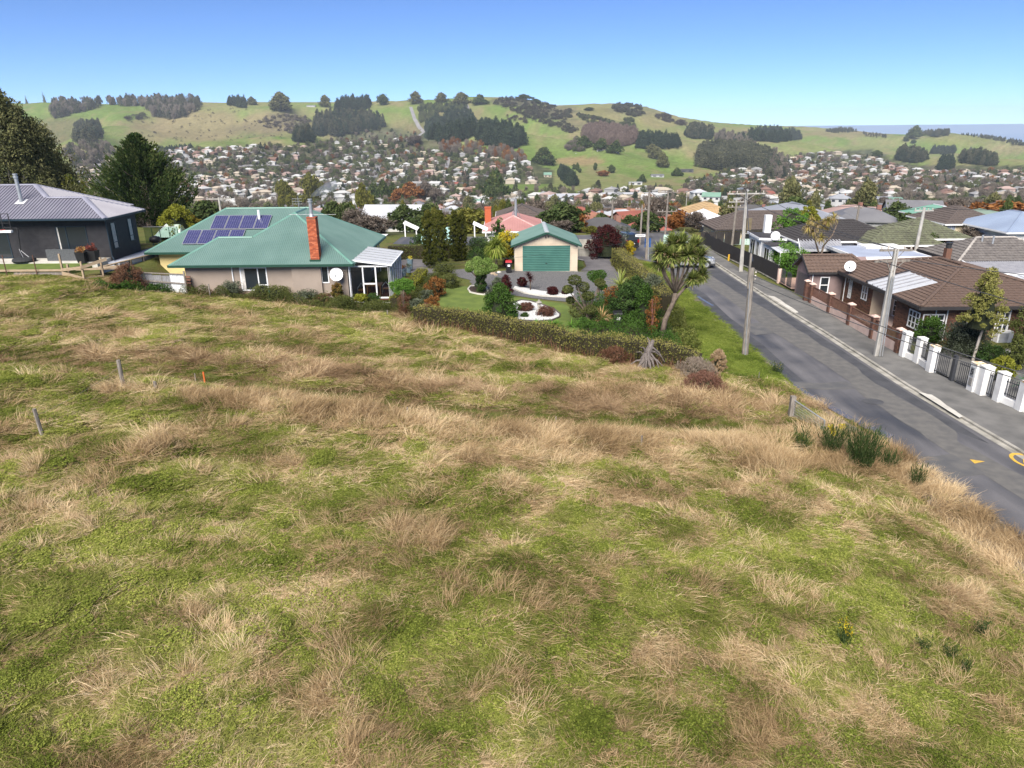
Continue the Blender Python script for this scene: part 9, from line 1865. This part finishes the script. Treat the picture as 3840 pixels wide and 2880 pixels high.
for t in tr:
 if c_<nob and-30<t[5]<3870:put_tree(t[2],t[0],t[1],t[3],t[4],parts=t[1]<330);c_+=1
 else:rest_t.append(t)
KI=list(FM)
def protolist():return[PROTO[k][i]for k in KI for i in range(3)]
def stufftrees(name,label,T):
 """T rows: x, y, kind, h, w"""
 P=np.array([(t[0],t[1])for t in T]);z=height(P[:,0],P[:,1])-.3;n=len(T);idx=np.array([KI.index(t[2])*3+random.randrange(3)for t in T]);S_=np.array([(t[4],t[4],t[3])for t in T])
 scatter(name,np.concatenate([P,z[:,None]],1),np.stack([np.zeros(n),np.zeros(n),rng.random(n)*6.28],1),S_,idx,rng.uniform(0,.5,n),protolist(),label)
 # trees in the hillside suburbs
for poly,num in((HP[0].tolist(),3200),(HP[1].tolist(),2400)):
 xs_=[p[0]for p in poly];ys_=[p[1]for p in poly];c=0
 while c<num:
  px,py=rng.uniform(min(xs_),max(xs_)),rng.uniform(min(ys_),max(ys_));c+=1
  if not inpoly(px,py,poly):continue
  x,y,z=onto(px,py,800)
  if nearby(x,y,7.5):continue
  k=random.choices(['green','bare','scrub','conifer','orange'],[.42,.28,.18,.07,.05])[0];h=rng.uniform(4,9.5)*(1.3 if k=='conifer' else 1);rest_t.append((x,y,k,h,h*(.95 if k!='conifer' else .5)))
stufftrees('valley_trees','smaller and farther garden trees between the valley and hillside houses',rest_t)
# woods and scrub on the hills
def wood(name,label,poly,kinds,n,h0,h1,wf=.6):
 xs_=[p[0]for p in poly];ys_=[p[1]for p in poly];T=[];g=0
 while len(T)<n and g<n*12:
  g+=1;px,py=rng.uniform(min(xs_),max(xs_)),rng.uniform(min(ys_),max(ys_))
  if not inpoly(px,py,poly):continue
  if name=='scrub' and vnoise(px/14,py/7)<.42:continue
  x,y,z=onto(px,py,700);h=rng.uniform(h0,h1);T.append((x,y,random.choice(kinds),h,h*wf*rng.uniform(.8,1.2)))
 if T:stufftrees(name,label,T)
for w in[('wood','grey gum wood on the upper left skyline',[(190,425),(205,398),(300,388),(385,386),(380,402),(300,425),(205,448)],['gum','bare','gum'],110,16,26),('wood','long gum wood along the skyline between the left farms',[(400,388),(560,384),(750,386),(745,412),(690,445),(640,452),(575,440),(545,405),(410,396)],['gum','gum','bare'],240,16,28),
('pine_block','square dark pine block on the left hill',[(283,500),(288,480),(372,478),(378,515),(340,545),(285,540)],['conifer','gum'],110,18,24),('pine_block','dark pine clump on the skyline left of centre',[(858,400),(862,382),(918,385),(922,405)],['conifer'],50,18,26),('wood','grey bush gully below the macrocarpa hill',[(240,600),(260,550),(400,545),(440,570),(420,600),(300,650)],['gum','scrub','bare'],150,8,15),('wood','low dark shelter belt at the foot of the tan hill',[(600,562),(720,552),(720,562),(605,572)],['conifer'],50,8,11),
('pine_block','large dark conifer plantation left of the hill track',[(1180,510),(1180,460),(1260,440),(1360,440),(1430,460),(1440,478),(1360,500),(1260,515)],['conifer','conifer','gum'],300,20,32),('pine_block','dark tree clump at the town edge below the plantation',[(1106,540),(1110,500),(1165,495),(1172,535)],['conifer','gum'],60,16,24),('pine_block','dark rounded pines on the skyline above the plantation',[(1262,412),(1290,392),(1380,388),(1392,405),(1330,418)],['conifer'],80,20,32),
('pine_block','mid green young pine block right of the hill track',[(1562,420),(1575,402),(1720,396),(1750,410),(1740,424),(1600,424)],['green','conifer'],200,10,14),('pine_block','young olive pines below the mid green block',[(1575,460),(1570,435),(1640,430),(1650,450),(1620,475)],['gum','green'],90,10,15),('pine_block','big near-black conifer plantation right of the hill track',[(1610,530),(1600,490),(1660,455),(1770,450),(1785,500),(1740,530),(1660,540)],['conifer'],300,22,34),('pine_block','near-black pines running down right of the big plantation',[(1790,520),(1800,480),(1860,490),(1960,520),(1962,545),(1900,565),(1830,550)],['conifer'],180,20,32),
('wood','brown and orange trees below the big plantation',[(1650,575),(1660,545),(1900,570),(1990,600),(1950,620),(1850,590)],['orange','bare','bare'],90,10,16),('pine_block','dark pine strip above the green paddock',[(2388,558),(2392,535),(2440,528),(2540,540),(2545,560)],['conifer'],150,16,26),('pine_block','dark pines on the tan hill right of centre',[(2574,520),(2572,500),(2620,490),(2672,500),(2665,525)],['conifer','gum'],110,16,26),('pine_block','scattered dark pines left of the skyline plantation',[(2680,530),(2700,510),(2780,515),(2840,560),(2800,570)],['conifer','bare'],80,14,22),
('wood','large grey-green eucalypt block above the valley suburb',[(2618,628),(2615,590),(2680,572),(2800,575),(2880,600),(2885,632),(2760,640),(2680,640)],['gum'],420,20,28),('pine_block','dark skyline plantation in front of the sea hills',[(2812,530),(2812,502),(2900,495),(2990,505),(3000,525),(2920,536)],['conifer'],260,18,28),('pine_block','dark plantation edge at left of the skyline plantation',[(2795,560),(2800,540),(2815,560),(2810,575)],['conifer'],30,16,22),('bare_wood','pinkish leafless larch wood on the hillside',[(2184,520),(2190,488),(2260,480),(2380,500),(2382,540),(2340,552),(2230,545)],['larch'],420,12,17,.8),
('hedgerow','dark conifer shelter row slanting down the paddock',[(2096,655),(2105,645),(2160,690),(2150,704),(2125,690)],['conifer'],70,14,18),('wood','dark bush on the far right ridge before the sea',[(3090,492),(3180,484),(3210,495),(3120,502)],['gum','conifer'],90,8,14),('wood','second bush patch on the far right ridge',[(3230,500),(3310,505),(3330,520),(3250,515)],['gum','scrub'],70,6,10),('wood','dark clump on the coastal hill',[(3435,500),(3470,490),(3560,505),(3575,512),(3440,515)],['conifer','gum'],110,14,22),('wood','dark shrubs along the coastal skyline',[(3580,505),(3700,508),(3840,535),(3840,550),(3700,522)],['gum','conifer'],130,6,11),
('wood','dark conifer wood above the right suburb, left part',[(3365,605),(3370,580),(3440,575),(3472,600),(3440,615)],['conifer','gum'],160,16,24),('wood','dark conifer wood above the right suburb, middle part',[(3488,578),(3500,560),(3580,565),(3582,580)],['conifer'],80,14,20),('wood','dark conifer wood above the right suburb, right part',[(3600,590),(3640,575),(3735,615),(3720,625),(3610,615)],['conifer','gum'],170,14,22),('wood','dark trees between the right suburb woods',[(3520,640),(3530,605),(3570,610),(3570,635)],['conifer'],50,14,20),('wood','mixed dark trees left of the right suburb',[(2860,620),(2900,590),(2960,640),(2930,680),(2880,680)],['conifer','gum','bare'],120,14,22),
('scrub','purple-grey gorse scrub over the central ridge',[(1845,392),(1870,372),(1930,366),(2000,372),(2080,400),(2140,415),(2150,440),(2120,455),(2170,490),(2160,510),(2080,480),(1990,450),(1930,420)],['scrub','scrub','gum'],800,4,7,1.5),('scrub','dark bush on the rounded hill right of the ridge',[(2290,400),(2330,385),(2400,395),(2420,430),(2380,440),(2310,420)],['scrub','gum'],300,5,8,1.3),('scrub','bush running down from the rounded hill',[(2160,430),(2220,440),(2300,460),(2310,490),(2280,500),(2200,460)],['scrub','green','gum'],240,5,8,1.3),('scrub','bush clumps in the tan hill hollow',[(2320,455),(2370,450),(2390,495),(2420,505),(2330,500)],['scrub','green'],150,5,8,1.3),('scrub','dark scrub falling along the right skyline of the hill',[(2420,415),(2500,430),(2580,460),(2570,475),(2480,455)],['scrub'],220,4,7,1.4),
('scrub','brown scrub gully on the left tan hill',[(1000,440),(1060,430),(1170,440),(1180,470),(1120,510),(1020,490),(960,460)],['scrub','scrub','bare'],380,3,6,1.5),('scrub','scattered dark bushes over the hills',[(420,440),(900,400),(1100,520),(600,540)],['scrub'],110,3,5,1.4),('scrub','dark thicket on the central green slope',[(1900,430),(1960,440),(2000,470),(1900,450)],['scrub'],60,4,6,1.4),('scrub','grey bushes on the upper left hill',[(460,440),(540,425),(560,445),(480,455)],['scrub'],70,4,7,1.4),('scrub','dark thicket around the farm below the round trees',[(2120,560),(2160,520),(2190,560),(2180,580)],['green','bare'],60,5,9,1.2)]:wood(*w)
# ---- labels for the countable valley things
ORD=['','second','third','fourth','fifth','sixth','seventh','eighth','ninth','tenth','eleventh','twelfth','thirteenth','fourteenth','fifteenth','sixteenth','seventeenth','eighteenth','nineteenth','twentieth']
def band(px,y):
 d='just below the gardens' if y<150 else 'on the near slope' if y<260 else 'on the lower slope' if y<420 else 'on the near valley floor' if y<620 else 'on the far valley floor'
 s='behind the macrocarpa side' if px<900 else 'behind the taupe house' if px<1500 else 'behind the garage' if px<2080 else 'behind the poles' if px<2620 else 'behind the brown-tiled house' if px<3200 else 'at the right'
 return d,s
G_={}
for t,desc,x,y,z,c in AUTO:
 px=float(projp(x,y,z)[0]);G_.setdefault((desc,band(px,y)),[]).append((px,t,c))
for(desc,(d,s)),L_ in G_.items():
 L_.sort(key=lambda a:a[0])
 for i,(px,t,c)in enumerate(L_):
  if len(L_)==1:lb='%s %s %s'%(desc,d,s)
  elif i==0:lb='leftmost %s %s %s'%(desc,d,s)
  else:lb='%s %s from left %s, %s'%(ORD[min(i,19)],desc,s.replace('behind the ','behind '),d.replace('just below the gardens','just below').replace('on the ','on '))
  t['label']=lb;t['group']='houses spread over the valley' if c=='house' else 'trees among the valley houses'
for o in COL.objects:
 if o.parent is None and o.get('category')=='tree' and 'group' not in o and o.location.y>92:o['group']='trees among the valley houses'
 # ---- air
air=MB();air.box(-9000,9000,-60,9500,-131,190);M_air=bpy.data.materials.new('haze');M_air.use_nodes=True;nt=M_air.node_tree
for n_ in list(nt.nodes):nt.nodes.remove(n_)
pv=nt.nodes.new('ShaderNodeVolumePrincipled');pv.inputs['Density'].default_value=0.00007;pv.inputs['Color'].default_value=(.82,.90,1,1);om_=nt.nodes.new('ShaderNodeOutputMaterial');nt.links.new(pv.outputs[0],om_.inputs['Volume'])
hz=air.build('haze',M_air);hz['kind']='stuff';hz['label']='thin pale blue haze over the valley'
# thin wood smoke drifting from the taupe house's flue
sm_=MB();sx_,sy_,sz_=fx_s,53.5,cz1_s+1.5
for r_,dx_s,dz_s in((.0,0,0),(.10,.1,.05),(.28,.6,.3),(.42,1.3,.6),(.35,2.0,.85),(.0,2.4,1.0)):
 for k in range(10):a=2*math.pi*k/10;sm_.v.append((sx_+dx_s,sy_+r_*math.cos(a),sz_+dz_s+r_*math.sin(a)))
for i in range(5):
 for k in range(10):sm_.f.append((i*10+k,i*10+(k+1)%10,(i+1)*10+(k+1)%10,(i+1)*10+k));sm_.m.append(0)
M_smoke=bpy.data.materials.new('smoke');M_smoke.use_nodes=True;nt=M_smoke.node_tree
for n_ in list(nt.nodes):nt.nodes.remove(n_)
pv=nt.nodes.new('ShaderNodeVolumePrincipled');pv.inputs['Density'].default_value=0.45;pv.inputs['Color'].default_value=(.75,.82,.95,1);om_=nt.nodes.new('ShaderNodeOutputMaterial');nt.links.new(pv.outputs[0],om_.inputs['Volume'])
so_=sm_.build('smoke',M_smoke);so_['kind']='stuff';so_['label']='thin blue wood smoke drifting from the chimney flue'
# =================================================================== THE ROUGH FIELD
def tuft(rg,n,r,h0,h1,wd,lean,sprd,bend,m,name):
 a=rg.random(n)*6.283;q=np.sqrt(rg.random(n))*r;L_=rg.uniform(h0,h1,n);b=np.stack([q*np.cos(a),q*np.sin(a),np.full(n,-.03)],1)
 d=nrm(np.stack([lean+rg.normal(0,sprd,n)+np.cos(a)*sprd*.8,rg.normal(0,sprd,n)+np.sin(a)*sprd*.8,np.ones(n)],1));P=[b];cur=d.copy();az=rg.normal(0,.35,n)
 for k in range(3):
  P.append(P[-1]+cur*(L_/3)[:,None]);cur=nrm(cur+np.stack([bend*(lean+.25)+rg.normal(0,.12,n),az*bend,-bend*(.5+.6*k)*rg.uniform(.5,1.3,n)],1))
 for p in P[1:]:p[:,2]=np.maximum(p[:,2],.015+.04*rg.random(n))
 side=nrm(np.cross(d,nrm(rg.normal(size=(n,3))+np.array([0,0,.3]))));tn=np.clip(rg.beta(.8,.9,n),0,1)
 return blades(name,[(P,side,[wd,wd*.9,wd*.7,wd*.15],tn)],m)
G_g=leafmat('grass_green',(.034,.044,.010),(.19,.205,.048),(.48,.45,.16),trans=.3,inst=True)
G_s=leafmat('grass_straw',(.12,.075,.035),(.45,.32,.175),(.85,.68,.44),trans=.25,inst=True)
G_b=leafmat('grass_brown',(.09,.056,.03),(.31,.21,.12),(.58,.43,.27),trans=.2,inst=True)
G_m=leafmat('grass_mat',(.028,.040,.008),(.155,.19,.034),(.40,.41,.10),trans=.3,inst=True)
rg=np.random.default_rng(5)
PR=[]
for k in range(4):PR.append(tuft(rg,100,.30,.08,.26,.018,.15,.75,.5,G_m,'mat'))
for k in range(4):PR.append(tuft(rg,90,.32,.20,.46,.013,.7,.8,.6,G_g,'green_long'))
for k in range(5):PR.append(tuft(rg,56,.42,.18,.55,.011,1.2,1.3,.8,G_s,'straw_lodged'))
for k in range(4):PR.append(tuft(rg,80,.26,.25,.80,.010,.3,.38,.3,G_s,'straw_upright'))
for k in range(3):PR.append(tuft(rg,100,.26,.15,.45,.010,.5,.6,.5,G_b,'brown_thatch'))
for k in range(3):PR.append(tuft(rg,130,.22,.45,.85,.009,.2,.35,.3,G_b,'brown_upright'))
for k in range(3):PR.append(tuft(rg,130,.27,.05,.13,.010,.1,.7,.3,G_m,'short'))
def leafpatch(rg,n):
 a=rg.random(n)*6.283;q=np.sqrt(rg.random(n))*.32;C=np.stack([q*np.cos(a),q*np.sin(a),.03+rg.random(n)**.6*.20*(1-q)],1);D=nrm(rdir(rg,n)*np.array([1,1,.45]));U=nrm(np.cross(D,nrm(rdir(rg,n)*.5+np.array([0,0,1.]))));s=rg.uniform(.03,.07,n);return leaf_mesh('weeds',C,D,U,s,s*.8,rg.beta(.8,.8,n),G_m)
for k in range(3):PR.append(leafpatch(rg,200))
G_v=leafmat('verge_green',(.035,.055,.010),(.145,.20,.034),(.34,.38,.09),trans=.3,inst=True)
for k in range(3):PR.append(tuft(rg,110,.30,.08,.28,.016,.15,.75,.5,G_v,'verge_tuft'))
bands=[(6.5,12,80),(12,19,58),(19,28,40),(28,40,26),(40,76,15)];PP=[];SC_=[]
for a,b,dn in bands:
 x0,x1=-.82*b-2,.62*b+6;n=int((x1-x0)*(b-a)*dn);X=rng.uniform(x0,x1,n);Y=rng.uniform(a,b,n);k=np.abs(X)<.80*Y+3;PP.append(np.stack([X[k],Y[k]],1));SC_.append(np.full(k.sum(),{80:.50,58:.62,40:.76,26:.95,15:1.2}[dn]))
PP=np.concatenate(PP);SC_=np.concatenate(SC_);X,Y=PP[:,0],PP[:,1]
hx=np.array([p[0]for p in bh_pts]);hy=np.array([p[1]for p in bh_pts]);o_=np.argsort(hx);hedge_y=np.interp(X,hx[o_],hy[o_])
ymax=np.where(X<-31,51.9,np.where(X<-24.9,51.5,np.where(X<-12.2,52.9,np.where(X<hx.min(),49.0,hedge_y-.3))));ymax=np.where(X<-35,52.0,ymax)
re_x=np.interp(Y,[p[1]for p in EDGE],[p[0]for p in EDGE]);hedge_x=np.interp(Y,[38,50,58,65,70.5,73],[10.8,11.8,11.9,11.6,11.4,11.4])
verge=(X>hedge_x)&(Y>36)&(X<re_x)&(Y<73);field=(Y<ymax)&(X<re_x-.0)&~verge
ymax2=np.where(X>hx.max(),90,ymax);field=(Y<ymax2)&(X<re_x)&~verge&~((X>hx.max())&(Y>37))
keep=verge|field;X,Y,S0,verge=X[keep],Y[keep],SC_[keep],verge[keep];Z=height(X,Y);px,py=projp(X,Y,Z+.2);ux,uy=px/1.736,py/1.736
n=len(X);big=fbm(X/2.4+9,Y/1.6+4,5);mid=fbm(X/.55+2,Y/.45,3);dry=.25+(big-.5)*2.2+(mid-.5)*2.0
brown=np.zeros(n);tallf=(fbm(X/1.3+40,Y/1.1+9,3)-.5)*2.4;lush=np.zeros(n)
def e2(cx,cy,rx,ry):return np.exp(-(((ux-cx)/rx)**2+((uy-cy)/ry)**2))
for cx,cy,rx,ry,v in[(1650,1190,150,60,-.6),(1700,1140,80,30,-.3),(460,1050,120,50,-.45),(60,1540,130,70,-.6),(250,880,90,60,-.45),(60,830,80,40,-.4),(500,625,260,30,-.4),(100,660,200,30,-.3),(840,690,120,40,-.3),(1250,1170,130,50,-.4),(900,1380,200,50,-.35),(1100,1200,120,60,-.25),(2050,1370,160,80,-.2),(1400,740,60,20,-.4),(1400,1500,150,60,-.35),(620,1600,200,50,-.2),(300,1200,200,50,-.25),(1500,1600,60,40,-.4),(1640,800,100,40,-.25),(1830,1230,80,40,-.3),(1400,1290,200,60,-.15),
(700,880,260,28,.45),(1150,920,330,26,.45),(1000,980,330,45,.45),(1300,1060,200,40,.35),(830,1110,70,50,.6),(930,1150,50,35,.6),(1310,1190,60,45,.45),(420,1310,50,40,.5),(210,1440,70,50,.45),(110,1080,110,60,.35),(250,1610,120,50,.6),(1480,1385,120,50,.5),(1560,1480,80,60,.4),(1780,985,260,45,.5),(1950,1060,140,60,.45),(2120,1200,110,120,.5),(250,700,230,35,.45),(1000,730,260,40,.35),(1250,800,180,30,.3),(2050,1560,200,110,.4),(1620,1620,90,60,.3),(340,940,70,40,.45),(1160,1460,60,80,.4),(720,1580,110,70,.45),(1160,1290,30,40,.5),(540,700,130,30,.3),(1900,1400,60,40,.3),(700,1240,80,40,.3)]:dry=dry+v*e2(cx,cy,rx,ry)
for cx,cy,rx,ry,v in[(450,770,250,28,.5),(700,800,180,22,.4),(1310,868,100,20,.9),(1480,890,120,18,.8),(1100,840,200,18,.4),(300,800,140,10,.5),(700,1330,80,40,.25),(1380,770,80,30,.5)]:brown+=v*e2(cx,cy,rx,ry)
for cx,cy,rx,ry,v in[(830,1110,60,50,1),(930,1140,50,40,1),(1310,1180,40,40,.8),(1160,1285,22,36,1.2),(420,1310,40,40,1),(210,1440,60,50,.8),(250,1610,110,60,1),(1310,868,100,20,1.2),(1480,890,120,18,1),(1780,985,240,40,.8),(2120,1200,110,120,.8),(700,880,240,22,.7),(1150,915,300,18,.6),(450,770,250,25,.7),(340,930,50,40,.9),(1600,1590,50,50,.8),(730,1580,90,80,.8),(1100,1460,80,90,.6)]:tallf+=v*e2(cx,cy,rx,ry)
trk=np.array([(0,775),(250,796),(450,812),(640,838),(850,872),(1050,893),(1400,908),(1640,915),(1720,905)]);td=track_d(X,Y);onT=(np.abs(td-.1)<1.45+.9*(big-.5))&(X>-25)&~verge&(X<13.5);lip=np.exp(-((td+3.0)/1.3)**2)*(X>-17);dry=dry+.45*lip;tallf=tallf+1.0*lip;lp2=np.exp(-((td-2.9)/1.2)**2)*sstep(-16,-8,X);brown=brown+.45*lp2;tallf=tallf+.8*lp2
edge_d=re_x[keep]-X;edgeband=(edge_d<2.2)&(Y<31)
dry=np.where(edgeband,dry+.4,dry);tallf=np.where(edgeband,tallf+.6,tallf)
r1=rng.random(n);idx=np.empty(n,int);tint=np.clip(.15+(fbm(X/1.6,Y/1.3+20,3)-.5)*.9+rng.normal(0,.07,n)+.18,0,.55)
pdry=np.clip(1/(1+np.exp(-(dry-.50)*4.5)),.22,.88);isd=r1<pdry;up_=rng.random(n)<np.clip(tallf*.42-.06,.012,.6);isb=rng.random(n)<np.clip(brown*.8+.015,0,.85)
idx=np.where(isd,np.where(up_,13+rng.integers(0,4,n),8+rng.integers(0,5,n)),np.where(rng.random(n)<.55,rng.integers(0,4,n),4+rng.integers(0,4,n)))
lf_=(~isd)&(rng.random(n)<np.clip((fbm(X/1.1+60,Y/.9,3)-.42)*3,.08,.75));idx=np.where(lf_,26+rng.integers(0,3,n),idx)
idx=np.where(isb,np.where(up_,20+rng.integers(0,3,n),17+rng.integers(0,3,n)),idx)
idx=np.where(onT,np.where(rng.random(n)<.22,17+rng.integers(0,3,n),23+rng.integers(0,3,n)),idx);tint=np.where(onT,tint*.7,tint)
idx=np.where(verge,29+rng.integers(0,3,n),idx);tint=np.where(verge,np.clip(tint+.05,0,.5),tint)
flow=fbm(X/5+70,Y/4+20,2)*9+rng.normal(0,1.0,n);hsc=S0*rng.uniform(.6,1.35,n);vs=hsc*np.where((idx>=13)&(idx<=16),.95,.62)*np.where(verge,.75,1)*np.where(isd,.92,np.clip(.75+(big-.5),.5,1.2))/np.sqrt(S0)
ROT=np.stack([np.zeros(n),np.zeros(n),flow],1);SCL=np.stack([hsc*1.25,hsc*1.25,vs],1);PT_=np.stack([X,Y,Z],1)
names=[('field_green_grass','tangled green grass of the rough field',((idx<8)|(idx>25))&~verge),('field_straw_grass','long dry straw grass lying and standing across the field',(idx>=8)&(idx<=16)),('field_brown_grass','dead brown grass and thatch in the field',(idx>=17)&(idx<=22)),('track_grass','short trodden grass of the mown track',(idx>=23)&(idx<=25)),('verge_grass','bright green grass of the roadside verge',verge)]
for nm,lb,mk in names:
 lo=idx[mk].min();hi=idx[mk].max();scatter(nm,PT_[mk],ROT[mk],SCL[mk],idx[mk]-lo,tint[mk],PR[lo:hi+1],lb)
 # scattered weeds: broad-leaf rosettes and yellow flower specks give the sward its small detail
dk_=MB()
